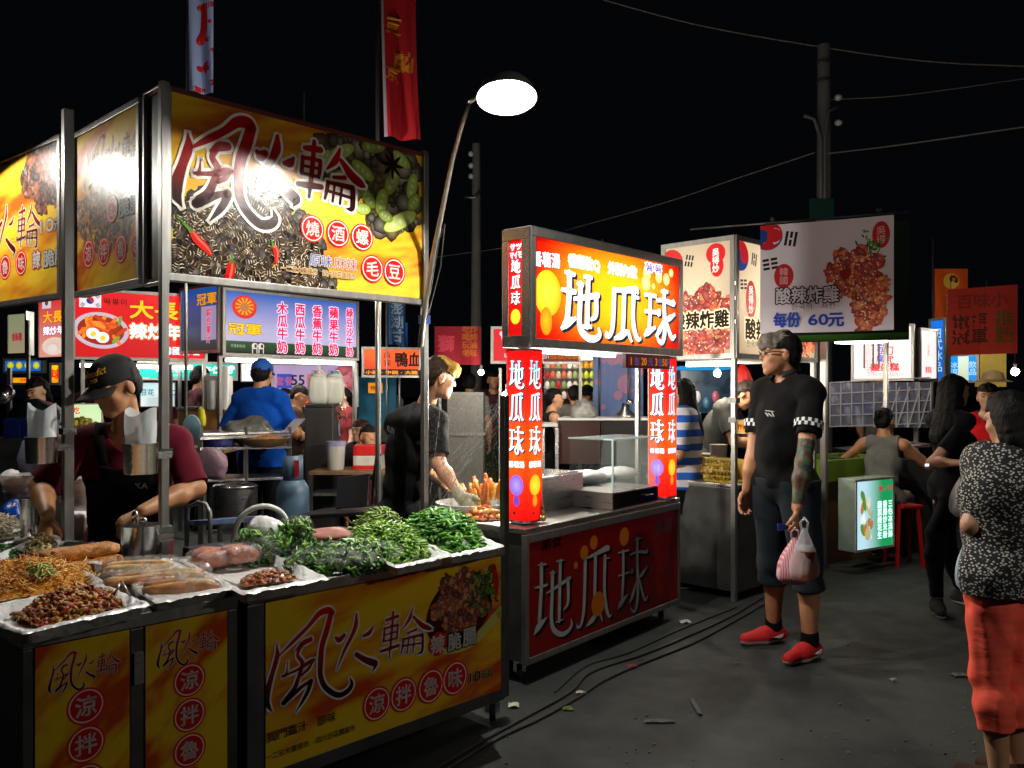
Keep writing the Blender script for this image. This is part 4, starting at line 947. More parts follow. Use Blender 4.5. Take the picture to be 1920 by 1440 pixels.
for zz in (zb+.2, zt-.2): tubes(ps, s0+e3*.12+n3*.1+UP*zz, s0+e3*(LS3-.12)+n3*.1+UP*zz, .013, 15)
b = MB(); q = s0-e3*.012
b.para(q+UP*zb-n3*.012, e3*.012, n3*(dp+.012), UP*.06); b.para(q+UP*(zt-.06)-n3*.012, e3*.012, n3*(dp+.012), UP*.06); b.para(q-n3*.012+UP*(zb+.06), e3*.012, n3*.055, UP*(zt-zb-.12)); b.para(q+n3*(dp-.045)+UP*(zb+.06), e3*.012, n3*.045, UP*(zt-zb-.12))
b.build('end_frame', M['bsteel'], ps, bevel=.002)
a = Art(s0-e3*.004+n3*(dp-.045)+UP*(zb+.06), -n3, dp-.088, zt-zb-.12)
a.rect(0, 0, a.w, a.h, '#cf1210'); a.layer(); cx = a.w/2
a.text('サツ', cx, a.h*.93, .042, '#f4e8ee', bold=.03); a.text('マイモ', cx, a.h*.845, .042, '#f4e8ee', w=.085, bold=.03)
for i, g_ in enumerate((G1n, G2n, G3n)): fancy(a, g_, .014, a.h*(.66-.165*i), a.w-.014, a.h*(.79-.165*i), '#f2f6fa', '#301018', .004, -.004, .0008)
a.disc(cx, a.h*.2, .034, .04, '#f3d234', 20, 0, '#e8a018'); a.build('end_face', BL, ps, 0, LT)
MB().para(s0+n3*(dp*.5-.01)+e3*.13+UP*(zb-.026), e3*(.78), n3*.02, UP*.02).build('tube_light', glow_mat('strip_light_glow', (.82, .95, 1.0), 14), ps)
pb = thing('price_board', 'small dark red price board with glowing amber figures, under the orange sign box', 'sign', s0+e3*1.0+UP*(zb-.085))
q = s0+e3*.86-n3*.03+UP*(zb-.092); MB().para(q, e3*.5, n3*.03, UP*.085).build('box', mat('dark_red_case', '#3a0a0a', .4), pb, bevel=.003)
a = Art(q, e3, .5, .085); a.rect(.01, .008, .49, .077, '#5c100c'); a.layer()
a.text('1 20 3 50', .25, .042, .058, '#e0901c', w=.01) if False else None
for t_, x, c_ in (('1', .05, '#e8a020'), ('包', .11, '#5a6ab0'), ('20', .19, '#e8a020'), ('元', .265, '#5a6ab0'), ('3', .33, '#e8a020'), ('包', .375, '#5a6ab0'), ('50', .43, '#e8a020'), ('元', .475, '#5a6ab0')): a.text(t_, x, .042, .052 if c_ == '#5a6ab0' else .062, c_, bold=.02)
a.build('lettering', print_mat('led_sheet', .4, .35), pb)
# light columns
def column(label, c, ea, eb, group='red lettered light columns'):
    """c: front corner; ea runs right along the front, eb back along the side"""
    root = thing('light_column', label, 'sign', (c.x, c.y, .805), group); w_ = .138; za, zb_ = .808, 1.73
    b = MB(); b.para(c+ea*.0+UP*za, ea*w_, eb*w_, UP*.012); b.para(c+UP*(zb_-.012), ea*w_, eb*w_, UP*.012); b.para(c+ea*(w_-.006)+UP*(za+.012), ea*.006, eb*w_, UP*(zb_-za-.024)); b.para(c+eb*(w_-.006)+UP*(za+.012), ea*(w_-.007), eb*.006, UP*(zb_-za-.024)); b.build('case', WHITEIN, root)
    for O, ex in ((c, ea), (c+eb*w_, -eb)):
        a = Art(O+UP*(za+.001), ex, w_, zb_-za-.002)
        def cbg(X, Y):
            d = np.exp(-((Y-.42)/.2)**2)[..., None]; return np.array(C('#e01410'))*(1-d)+np.array(C('#f0480e'))*d
        a.picture(cbg, res=.02); a.layer()
        for i, g_ in enumerate((G1n, G2n, G3n)): fancy(a, g_, .022, a.h*(.775-.19*i), w_-.022, a.h*(.93-.19*i), lambda y, i=i: mix(C('#fbfdff'), C('#8fd4ec'), min(1, max(0, ((y/a.h)-(.80-.19*i))/.13)*(1-.4*i))), '#10243c', .007, -.006, .002)
        a.text('番薯湯', w_/2, a.h*.335, .036, '#f8e8f0', bold=.03); a.layer()
        a.disc(w_/2, a.h*.215, .047, .055, '#f7df3a' if ex == ea else '#a890e8', 26, 0, '#e8a818' if ex == ea else '#7a58c8'); a.layer(); a.disc(w_/2, a.h*.125, .02, .03, '#e88c14' if ex == ea else '#6a40b0', 16); a.layer(); a.disc(w_*.4, a.h*.055, .009, .009, '#3a0808', 12)
        a.build('lit_face', BL, root, 0, LT)
    m_ = c+ea*w_*.55+eb*w_*.55; tubes(root, m_+UP*(za+.05), m_+UP*(zb_-.05), .012, 15)
column('red light column with white characters, left end of the red snack cart', Vector((.078, 4.47, 0)), E3, N3)
column('red light column with white characters, right end of the red snack cart', Vector((1.0, 5.52, 0)), E3, N3)
# on the cart
rp, _ = steel_post(1196, 5.95, 0, 1.75, .03, 'steel post behind the glass case of the red cart')
gb = thing('griddle_box', 'plain stainless steel box on the red cart, beside the glass case', 'appliance', T3(.7, .4, .8))
MB().para(T3(.55, .3, .802), E3*.43, N3*.28, UP*.2).build('shell', M['steel'], gb, bevel=.006); MB().para(T3(.57, .32, 1.0025), E3*.39, N3*.24, UP*.008).build('lid', M['bsteel'], gb, bevel=.003)
gc = thing('glass_case', 'glass sneeze case with pale green edges standing on the red cart', 'display case', T3(1.1, .1, .8))
a0, a1 = .872, 1.42
MB().para(T3(a0, .02, .802), E3*(a1-a0), N3*.32, UP*.1).build('base_box', M['steel'], gc, bevel=.004)
MB().para(T3(a0+.01, .012, .806), E3*(a1-a0-.02), N3*.0075, UP*.09).build('drawer_front', mat('black_gloss', '#050505', .15), gc, bevel=.002)
MB().tube([T3(1.22, .008, .86), T3(1.22, -.012, .86), T3(1.3, -.012, .86), T3(1.3, .008, .86)], .005, 6).build('drawer_handle', M['bsteel'], gc, True)
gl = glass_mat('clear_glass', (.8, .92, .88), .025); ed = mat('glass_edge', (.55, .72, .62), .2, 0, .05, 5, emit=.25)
b = MB(); b.para(T3(a0, .02, .904), E3*(a1-a0), N3*.005, UP*.31); b.para(T3(a0, .026, .904), E3*.005, N3*.3, UP*.31); b.para(T3(a1-.005, .026, .904), E3*.005, N3*.3, UP*.31); b.para(T3(a0, .02, 1.216), E3*(a1-a0), N3*.31, UP*.005); b.build('pane', gl, gc)
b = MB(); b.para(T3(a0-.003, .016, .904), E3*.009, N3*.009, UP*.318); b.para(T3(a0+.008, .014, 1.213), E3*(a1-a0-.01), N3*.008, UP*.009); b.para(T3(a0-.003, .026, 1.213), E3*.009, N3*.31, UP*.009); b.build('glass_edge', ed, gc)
def lump(name, label, cat, c, r, m, seed=1, group=None, sub=10, amp=.25, parent=None):
    rr = random.Random(seed); b = MB().ball((0, 0, 0), 1, 18, 12); off = rr.random()*40; vs = []
    for v in b.v:
        v = Vector(v); n_ = fbm(np.array([v.x*1.6+off+v.z]), np.array([v.y*1.6+off*1.3-v.z*.7]), 3)[0]; n2 = fbm(np.array([v.x*5+off+v.z*3]), np.array([v.y*5+off-v.z*3]), 2)[0]
        k = 1+amp*(n_-.5)*2+amp*.5*(n2-.5); vs.append(Vector(c)+Vector((v.x*r[0]*k, v.y*r[1]*k, max(v.z, -.75)*r[2]*k)))
    b.v = [tuple(v) for v in vs]; o = b.build(name, m, parent, True)
    if parent is None: tag(o, label, cat, group)
    return o
WB = mat('white_bag_plastic', (.72, .72, .72), .35, 0, .06, 20, .5, 30)
lump('white_bag', 'white plastic bag packet behind the glass case, left', 'bag', T3(1.2, .45, .945), (.15, .08, .045), WB, 3, 'white bags on the red cart')
lump('white_bag', 'white plastic bag packet behind the glass case, right', 'bag', T3(1.56, .42, .945), (.14, .08, .045), WB, 4, 'white bags on the red cart')
gd = mat('gold_ornament', (.75, .5, .15), .25, .9, .2, 30); rr = random.Random(2); b = MB()
for k in range(60): z_ = .82+.2*(k/60); q = .045*(1-k/75); an = rr.random()*6.28; b.ball(T3(.24, .1, z_)+Vector((math.cos(an)*q*.7, math.sin(an)*q*.7, 0)), .011+.006*rr.random(), 6, 4)
tag(b.build('gold_ornament', gd, None, True), 'little gold ornament heap beside the left red column', 'ornament')
# ------------------------------------------------------------------ fried chicken stall: white lit corner box and a steel counter
KC = Vector((1.59, 6.08, 0)); eR = Vector((.707, .707, 0)); eL = Vector((-.72, .694, 0)); zb, zt = 1.742, 2.62
ks = thing('chicken_sign_box', 'white lit corner sign box with red fried chicken pictures behind the orange sign', 'sign', KC+UP*zb)
LL, LR = .62, 1.27; fr = .035
b = MB(); b.para(KC+UP*zb, eR*LR, eL*LL, UP*.012); b.para(KC+UP*(zt-.012), eR*LR, eL*LL, UP*.012); b.para(KC+eR*(LR-.012)+UP*(zb+.012), eR*.012, eL*LL, UP*(zt-zb-.024)); b.para(KC+eL*(LL-.012)+UP*(zb+.012), eR*(LR-.013), eL*.012, UP*(zt-zb-.024)); b.build('box', WHITEIN, ks)
b = MB()
for O, ex, L in ((KC, eR, LR), (KC+eL*LL, -eL, LL)):
    n_ = ex.cross(UP); q = O+n_*.001
    b.para(q+UP*zb, ex*L, n_*.012, UP*fr); b.para(q+UP*(zt-fr), ex*L, n_*.012, UP*fr); b.para(q+UP*(zb+fr), ex*fr, n_*.012, UP*(zt-zb-2*fr)); b.para(q+ex*(L-fr)+UP*(zb+fr), ex*fr, n_*.012, UP*(zt-zb-2*fr))
b.build('frame', M['frame'], ks)
CH_ = ('#b02010', '#c8401a', '#8c1810', '#d8602a', '#a01818', '#e0844a')
def chicken(a, cx, cy, rx, ry, seed, n=420, size=.03, ses=120):
    a.disc(cx, cy, rx*.7, ry*.7, '#8c1c10', 30); a.layer(); meat(a, cx, cy, rx, ry, seed, int(n*1.5), size*.72, CH_); r_ = random.Random(seed)
    for k in range(ses):
        x, y = cx+r_.uniform(-1, 1)*rx, cy+r_.uniform(-1, 1)*ry
        if ((x-cx)/rx)**2+((y-cy)/ry)**2 < 1: a.L += .02; a.disc(x, y, .007, .0045, '#f0d8a8', 6, r_.random()*3)
    a.layer()
def taegeuk(a, x, y, r_):
    a.disc(x, y, r_, r_, '#c01820', 30); a.layer(); pts = [(x+math.cos(t)*r_, y+math.sin(t)*r_) for t in np.linspace(PI*.97, 2*PI*.985, 18)]; a.poly(pts, '#143a80') if False else a.raw(pts, [tuple(range(18))], C('#143a80')); a.layer(); a.disc(x-r_*.45, y+r_*.0, r_*.5, r_*.5, '#143a80', 20); a.layer(); a.disc(x+r_*.45, y, r_*.48, r_*.48, '#c01820', 20); a.layer()
def trigram(a, x, y, w, rot, pat, col='#1c1c20'):
    for i, p in enumerate(pat):
        o = (i-1)*w*.3; c_, s_ = math.cos(rot), math.sin(rot)
        for q0, q1 in (((-.5, .5),) if p else ((-.5, -.06), (.06, .5))):
            pts = [(q0, o-w*0.09, ), (q1, o-w*.09), (q1, o+w*.09), (q0, o+w*.09)]; a.raw([(x+(px*w)*c_-py*s_, y+px*w*s_+py*c_) for px, py in pts], [(0, 1, 2, 3)], C(col))
    a.layer()
KBG = lambda X, Y: np.array(C('#efe6d2'))*(.97+.04*fbm(X*4, Y*4, 2))[..., None]
a = Art(KC+eL*(LL-fr+.003)+UP*(zb+fr-.003)-eL.cross(UP)*.003, -eL, LL-2*fr+.006, zt-zb-2*fr+.006); a.picture(KBG, res=.03); a.layer(); w, h = a.w, a.h
taegeuk(a, w*.1, h*.86, .1); trigram(a, w*.38, h*.86, .085, 1.35, (0, 0, 0))
x, y = a.uv(1342, 483); a.disc(x, y+.03, .08, .075, '#c8141a', 24); a.disc(x+.01, y-.06, .055, .08, '#c8141a', 20); a.layer(); a.text('吳得炒', x, y-.02, .06, '#f4e4dc', vertical=True, pitch=1.0, bold=.02)
chicken(a, w*.62, h*.26, w*.52, h*.3, 4, 520, .032, 170)
utext(a, '酸辣炸雞', 1312, 600, 34, '#18100c', 108, bold=.035, out=[(.13, '#f0e2c0')]); a.build('side_face', BL, ks, 0, LTK)
a = Art(KC+eR*(fr-.003)+UP*(zb+fr-.003)-eR.cross(UP)*.003, eR, LR-2*fr+.006, zt-zb-2*fr+.006); a.picture(KBG, res=.04); a.layer(); w, h = a.w, a.h
taegeuk(a, .05, h*.87, .11); trigram(a, .24, h*.86, .09, 1.4, (1, 0, 1)); trigram(a, .09, h*.62, .09, .08, (0, 0, 0))
x, y = a.uv(1408, 562); a.disc(x, y, .075, .14, '#c8141a', 24); a.layer(); a.text('吳得炒', x, y, .07, '#f4e4dc', vertical=True, bold=.02)
a.text('酸辣炸雞', .42, h*.23, .16, '#18100c', w=.62, bold=.035, out=[(.13, '#f0e2c0')]); a.text('한국어', .22, h*.1, .06, '#706860'); chicken(a, w*.86, h*.36, w*.14, h*.36, 7, 260, .035, 90)
a.build('front_face', BL, ks, 0, LTK)
for z_ in (2.05, 2.35): tubes(ks, KC+eR*.12+eL*.3+UP*z_, KC+eR*(LR-.12)+eL*.3+UP*z_, .014, 14, (1, .9, .72)); 
tubes(ks, KC+eR*.25+eL*.1+UP*2.2, KC+eR*.25+eL*(LL-.08)+UP*2.2, .014, 10, (1, .9, .72))
for (aa, bb, lb) in ((0, 0, 'steel corner post of the fried chicken stall'), (LR-.03, 0, 'steel post of the fried chicken stall, behind the man in black')):
    p = KC+eR*aa+eL*bb; rp = thing('steel_post', lb, 'post', (p.x, p.y, 0), 'steel posts of the stalls'); MB().para(Vector((p.x, p.y, 0)), eR*.036, eL*.036, UP*zb).build('tube', M['frame'], rp, bevel=.003)
    if aa == 0:
        for z_ in (1.28, 1.42): MB().para(p+UP*z_-eR*.012-eL*.012, eR*.06, eL*.06, UP*.04).build('clamp', M['dsteel'], rp)
kc = thing('chicken_counter', 'dark stainless steel counter under the white fried chicken sign', 'counter', KC+eR*.5)
MB().para(KC+eR*.045+eL*.0+UP*.06, eR*1.2, eL*.75, UP*.745).build('body', M['dsteel'], kc, bevel=.004); MB().para(KC+eR*.04-eL*.01+UP*.807, eR*1.22, eL*.78, UP*.028).build('counter_top', M['steel'], kc, bevel=.004)
# hanging banners from a rod
hb = thing('hanging_banner', 'white fabric banner with red chicken and blue price, hanging over the man in black', 'banner', P(1550, 640, 5.6))
tl, tr_, bl_, br_ = P(1426, 424, 6.0), P(1676, 405, 5.62), P(1419, 626, 6.0), P(1668, 630, 5.62)
eb = Vector((tr_.x-tl.x, tr_.y-tl.y, 0)).normalized(); wb = Vector((tr_.x-tl.x, tr_.y-tl.y, 0)).length; zlo = bl_.z-.0; hh = tl.z-zlo
MB().tube([tl-eb*.5+UP*.02, tr_+eb*.08+UP*.02], .007, 8).build('rod', M['dsteel'], hb, True)
for q in (.1, .9):
    c_ = tl+eb*wb*q+UP*.02; MB().para(c_-eb*.05+eb.cross(UP)*.006, eb*.1, eb.cross(UP)*-.012, UP*-.02).build('clip', M['black'], hb); MB().ball(c_+UP*.025, .022, 10, 8).build('clip_knob', M['black'], hb)
a = Art(Vector((tl.x, tl.y, zlo)), eb, wb, hh); a.picture(lambda X, Y: np.array(C('#dcd4dc'))*(.94+.08*fbm(X*5, Y*2, 3))[..., None], res=.03); a.layer(); w, h = a.w, a.h
taegeuk(a, w*.06, h*.9, .1); trigram(a, w*.24, h*.86, .1, 1.4, (1, 0, 1)); trigram(a, w*.08, h*.64, .1, .12, (0, 0, 0))
x, y = a.uv(1470, 518); a.disc(x, y, .065, .085, '#b8202a', 20); a.layer(); a.text('韓國', x, y, .06, '#d8b0b0', vertical=True, bold=.01)
x, y = a.uv(1652, 440); a.disc(x, y, .055, .09, '#c01c24', 20); a.layer(); a.text('吳得', x, y, .06, '#e0c0c0', vertical=True)
x, y = a.uv(1618, 470); leafcl(a, x+.04, y+.02, .09, 50, 4); a.layer()
chicken(a, w*.72, h*.52, .16, .15, 5, 420, .022, 80); x, y = a.uv(1630, 560); chicken(a, x, y, .09, .2, 8, 380, .022, 80)
utext(a, '酸辣炸雞', 1513, 553, 32, '#d8d4dc', 118, bold=.02, out=[(.09, '#16121a')]); utext(a, '한국어 치킨', 1525, 574, 12, '#706870', 84); utext(a, '每份', 1476, 600, 29, '#2c4ab0', 50, bold=.04); utext(a, '60', 1534, 599, 28, '#2c4ab0', 36, bold=.03); utext(a, '元', 1567, 598, 29, '#2c4ab0', bold=.04)
a.v = [(x, y, z+.022*math.sin(x*7+1)*(.3+.7*(1-y/h))) for x, y, z in a.v]
a.build('print', M['dimprint'], hb, 0)
o_ = MB().sheet([[Vector((tl.x, tl.y, zlo))+eb*(wb*i/14)+UP*(hh*j/6)-eb.cross(UP)*(.012-.022*math.sin(wb*i/14*7+1)*(.3+.7*(1-j/6))) for j in range(7)] for i in range(15)]).build('backing', mat('banner_cloth', '#8a868c', .8, trans=0), hb, True)
h2 = thing('hanging_banner', 'dark green edged banner hanging just behind the white chicken banner', 'banner', P(1600, 640, 5.4))
q = P(1450, 430, 6.1)+Vector((.05, .05, 0)); a = Art(Vector((q.x, q.y, zlo-.055)), eb, wb+.0, hh+.05); a.rect(0, 0, a.w, a.h, '#1c3414', '#101410'); a.layer(); a.rect(0, 0, a.w, .05, '#3c7a18', '#18280c')
a.build('print', M['dimprint'], h2, 0); MB().para(q*1.0-UP*(q.z-zlo+.055)-eb.cross(UP)*.004, eb*(wb+.0), -eb.cross(UP)*.004, UP*(hh+.05)).build('backing', mat('banner_back', '#20301c', .8), h2)
# ------------------------------------------------------------------ food and gear on the yellow counters
def quad_at(cs, z): return [Hh(u, v, z) for u, v in cs]
FILM = film_mat('cling_wrap', (.9, .9, .92), .91, .07, (26, 26, 8), .6)
def tray(label, cs, z=.8, hgt=.045, group='foil lined food trays'):
    """cs: rim corners fl, fr, br, bl seen on the deck"""
    R_ = quad_at(cs, z+hgt); c = sum(R_, Vector())/4; root = thing('food_tray', label, 'tray', (c.x, c.y, z), group)
    inn = [c+(p-c)*.93 for p in R_]; bot = [Vector((c.x, c.y, z))+((p-c)*.86).xy.to_3d() for p in R_]
    # pressed tray with a crumpled lining: finely divided walls with uneven rim
    n = 18; ring = lambda q: [q[i].lerp(q[(i+1) % 4], k/n) for i in range(4) for k in range(n)]
    rr = random.Random(len(label)); ro, ri, rb = ring(R_), ring(inn), ring(bot); m_ = len(ro)
    jit = lambda p, a: p+Vector((rr.gauss(0, a), rr.gauss(0, a), rr.gauss(0, a)))
    ro = [jit(p-UP*.008, .0018) for p in ro]; rt = [jit(a_.lerp(b_, .5)+UP*.003, .0016) for a_, b_ in zip(ro, ri)]; ri = [jit(p, .0015) for p in ri]; rb = [jit(p, .0015) for p in rb]
    vs = ro+rt+ri+rb; fs = []
    for L_ in range(3):
        for i in range(m_): j = (i+1) % m_; fs.append((L_*m_+i, L_*m_+j, (L_+1)*m_+j, (L_+1)*m_+i))
    fs.append(tuple(3*m_+i for i in range(m_))); mesh_obj('lined_rim', vs, fs, M['foil'], root, True)
    return root
def heap(name, label, cat, cs, z, H_, n, piece, mats, seed=1, base=None, kind='stuff', flat=.9):
    """a heap: small pieces lying over a mound whose foot is the quad cs"""
    q = quad_at(cs, z); rr = random.Random(seed); V = []; Fc = []; mid = []
    def pos(s, t): return (q[0].lerp(q[1], s)).lerp(q[3].lerp(q[2], s), t)
    prof_ = lambda s, t: max(0, 1-(abs(2*s-1)**2.2+abs(2*t-1)**2.2))**flat
    N_ = 16
    for i in range(N_+1):
        for j in range(N_+1):
            p = pos(i/N_, j/N_); V.append((p.x, p.y, z+H_*.93*prof_(i/N_, j/N_)+.002))
    for i in range(N_):
        for j in range(N_): Fc.append((i*(N_+1)+j, (i+1)*(N_+1)+j, (i+1)*(N_+1)+j+1, i*(N_+1)+j+1)); mid.append(0)
    k = 0
    while k < n:
        s, t = rr.random(), rr.random(); pr = prof_(s, t)
        if pr <= .01 and rr.random() > .25: continue
        k += 1; p = pos(s, t); p.z = z+H_*pr*(.95+.1*rr.random())+.004
        gs = 3.0*(prof_(min(1, s+.03), t)-prof_(max(0, s-.03), t))*H_; gt = 3.0*(prof_(s, min(1, t+.03))-prof_(s, max(0, t-.03)))*H_
        vs, fs = piece(rr, p); n0 = len(V); V += vs; Fc += [tuple(n0+i for i in f) for f in fs]; mm = rr.randrange(1, len(mats)) if len(mats) > 1 else 0; mid += [mm]*len(fs)
    o = mesh_obj(name, V, Fc, mats, None, True, mids=mid); tag(o, label, cat)
    if kind: o['kind'] = kind
    return o
def tubepiece(L_, r_, bend=.3, seg=5, rv=None, n=5, tilt=.35):
    def f(rr, p):
        a = rr.random()*2*PI; d = Vector((math.cos(a), math.sin(a), rr.gauss(0, tilt))).normalized(); s = Vector((-d.y, d.x, 0)); l = L_*(.75+.5*rr.random()); bd = bend*rr.gauss(0, 1)*l
        pts = [p+d*(l*(t-.5))+(s*.7+UP*.5)*bd*(1-(2*t-1)**2) for t in [i/(n-1) for i in range(n)]]
        b = MB().tube(pts, [r_*q*(.85+.3*rr.random()) for q in (rv or [.5]+[1]*(n-2)+[.5])], seg); return b.v, b.f
    return f
def chunk(r_, sq=.7):
    def f(rr, p):
        b = MB().ball((0, 0, 0), 1, 6, 4); R = Matrix.Rotation(rr.random()*6, 3, 'Z') @ Matrix.Rotation(rr.random()*6, 3, 'X'); s = r_*(.6+.8*rr.random())
        return [tuple(p+R @ Vector((v[0]*s*(1+rr.gauss(0, .15)), v[1]*s*sq*(1+rr.gauss(0, .15)), v[2]*s*.6))) for v in b.v], b.f
    return f
def F_(c, **k): return mat('food_'+c[1:], c, k.get('rough', .38), 0, .25, 60, .2, 150, coat=.15)
# trays (left counter)
tray('foil lined tray at the left front corner, with chopped brown relish', [(40, 1186), (282, 1130), (205, 1096), (-60, 1145)])
tray('foil lined tray of orange shredded noodles, second row left', [(-70, 1146), (206, 1094), (140, 1052), (-130, 1080)])
tray('foil lined tray holding the wrapped chicken rolls', [(290, 1128), (440, 1100), (312, 1045), (196, 1062)])
tray('foil lined tray with browned tofu blocks', [(-60, 1058), (190, 1054), (215, 1018), (60, 1010)])
tray('shallow foil tray with white bamboo strips, far left', [(-60, 1036), (60, 1004), (52, 990), (-80, 1000)])
heap('relish_heap', 'chopped brown relish with red bits, in the front left tray', 'relish', [(75, 1178), (240, 1140), (190, 1108), (20, 1150)], .812, .05, 620, tubepiece(.026, .006, .4, 5), [F_('#8a5418'), F_('#a86c20'), F_('#6a340e'), F_('#b8802c'), F_('#98601c'), F_('#c89038'), F_('#a02812')], 3)
heap('noodle_heap', 'orange shredded noodle heap, left edge', 'noodles', [(-60, 1138), (195, 1098), (140, 1062), (-110, 1084)], .815, .065, 1300, tubepiece(.045, .0023, .5, 4), [F_('#c8842c'), F_('#e09c38'), F_('#ecb04c'), F_('#d0882c'), F_('#f0c068')], 4)
heap('cabbage_shreds', 'small pale green shreds lying on the orange noodles', 'vegetable', [(52, 1082), (100, 1080), (100, 1070), (50, 1070)], .87, .02, 60, tubepiece(.04, .003, .4, 4), [F_('#b8b860'), F_('#c8c87c'), F_('#98a840')], 5)
heap('greens_heap', 'chopped dark green vegetable heap at the far left edge', 'vegetable', [(-60, 1050), (42, 1046), (38, 1030), (-70, 1030)], .815, .03, 200, chunk(.01), [F_('#12380c'), F_('#1e5a14'), F_('#2c7a1c')], 6)
heap('bamboo_heap', 'white bamboo strips heaped at the far left edge', 'vegetable', [(-60, 1022), (52, 1004), (40, 985), (-80, 986)], .815, .08, 260, tubepiece(.05, .005, .2, 4), [F_('#b8ac8c'), F_('#d8d0b4'), F_('#e4dcc8')], 7)
heap('tofu_skin_heap', 'small heap of pale strips beside the browned blocks', 'food', [(50, 1052), (105, 1048), (100, 1020), (55, 1022)], .815, .05, 120, tubepiece(.05, .005, .5, 4), [F_('#a89858'), F_('#c8b878'), F_('#887840')], 8)
heap('sauce_nuts', 'dark brown braised nuts in front of the browned blocks', 'food', [(15, 1082), (115, 1072), (110, 1060), (20, 1068)], .82, .05, 120, chunk(.018, 1), [F_('#4a1c08'), F_('#6a2c0c'), F_('#3a1406')], 9)
def block(name, label, cat, c, ex, size, m, rz=0, bump=.004, seed=1, group=None, parent=None):
    ex = Vector(ex).normalized(); ey = Vector((-ex.y, ex.x, 0)); rr = random.Random(seed); n = (14, 6, 4); vs = {}; b = MB()
    def pt(i, j, k):
        x, y, z = 2*i/n[0]-1, 2*j/n[1]-1, 2*k/n[2]-1; p_ = 5; L_ = (abs(x)**p_+abs(y)**p_+abs(z)**p_)**(1/p_); mx = max(abs(x), abs(y), abs(z)); s = mx/L_ if L_ else 1
        return Vector(c)+ex*(x*s*size[0]/2+rr.gauss(0, bump))+ey*(y*s*size[1]/2+rr.gauss(0, bump))+UP*(z*s*size[2]/2+rr.gauss(0, bump*.6))
    def g(i, j, k):
        if (i, j, k) not in vs: vs[(i, j, k)] = len(b.v); b.v.append(tuple(pt(i, j, k)))
        return vs[(i, j, k)]
    for i in range(n[0]):
        for j in range(n[1]): b.f.append((g(i, j, n[2]), g(i+1, j, n[2]), g(i+1, j+1, n[2]), g(i, j+1, n[2]))); b.f.append((g(i, j, 0), g(i, j+1, 0), g(i+1, j+1, 0), g(i+1, j, 0)))
        for k in range(n[2]): b.f.append((g(i, 0, k), g(i+1, 0, k), g(i+1, 0, k+1), g(i, 0, k+1))); b.f.append((g(i, n[1], k), g(i, n[1], k+1), g(i+1, n[1], k+1), g(i+1, n[1], k)))
    for j in range(n[1]):
        for k in range(n[2]): b.f.append((g(0, j, k), g(0, j, k+1), g(0, j+1, k+1), g(0, j+1, k))); b.f.append((g(n[0], j, k), g(n[0], j+1, k), g(n[0], j+1, k+1), g(n[0], j, k+1)))
    o = b.build(name, m, parent, True)
    if parent is None: tag(o, label, cat, group)
    return o
ex_ = (Hh(208, 1030, .85)-Hh(105, 1045, .85)).normalized()
BR = mat('browned_tofu', '#b87428', .45, 0, .45, 45, .5, 120)
for i, (u, v, z, lb) in enumerate(((158, 1058, .83, 'lower'), (150, 1036, .875, 'upper'))):
    block('tofu_block', lb+' block of the two long browned tofu slabs', 'food', Hh(u, v, z), ex_, (.29, .10, .05), BR, seed=i, group='browned tofu slabs')
def packet(label, u, v, z, ex, size, fm, group, seed=1, rolls=3):
    c = Hh(u, v, z); root = thing('food_packet', label, 'food packet', (c.x, c.y, z-size[2]/2), group); ey = Vector((-ex.y, ex.x, 0)); rr = random.Random(seed)
    for k in range(rolls):
        q = c+ey*size[1]*((k+.5)/rolls-.5); pts = [q+ex*size[0]*(t-.5)*.9+Vector((rr.gauss(0, .003), rr.gauss(0, .003), rr.gauss(0, .003))) for t in (0, .12, .35, .6, .85, 1)]; rd = size[1]/rolls*.5
        MB().tube(pts, [rd*.5, rd*.95, rd*1.05, rd, rd*.9, rd*.4], 9).build('roll', fm[k % len(fm)], root, True)
    block('wrap', '', '', c+UP*.004, ex, (size[0]*1.08, size[1]*1.1, size[2]*1.1), FILM, bump=.0045, seed=seed+5, parent=root)
exp_ = (Hh(400, 1090, .85)-Hh(280, 1060, .85)).normalized()
RL = [mat('roast_roll', '#c07c3c', .35, 0, .5, 30, .3, 90), mat('pale_roll', '#dcc08a', .35, 0, .35, 30, .3, 90)]
ex2 = Vector((.93, .36, 0)).normalized()
packet('clear packet of roasted rolls, rearmost of the four on the front counter', 258, 1062, .855, ex2, (.26, .10, .05), [RL[1], RL[0]], 'clear packets of roasted rolls', 1)
packet('clear packet of roasted rolls, left of the four on the front counter', 262, 1086, .85, ex2, (.25, .09, .05), [RL[0], RL[1]], 'clear packets of roasted rolls', 2)
packet('clear packet of roasted rolls, next to the middle packet on its right', 320, 1076, .85, ex2, (.25, .09, .05), [RL[1], RL[0]], 'clear packets of roasted rolls', 3)
packet('clear packet of roasted rolls, nearest the counter corner', 338, 1099, .85, ex2, (.26, .1, .05), [RL[0], RL[1]], 'clear packets of roasted rolls', 4)
tg = thing('tongs', 'small steel tongs lying between the relish and the packets', 'tongs', Hh(235, 1110, .83)); b = MB()
b.tube([Hh(212, 1122, .85), Hh(222, 1100, .88), Hh(228, 1090, .89)], .004, 6); b.tube([Hh(245, 1118, .85), Hh(234, 1102, .88), Hh(228, 1090, .89)], .004, 6); b.build('arms', M['bsteel'], tg, True)
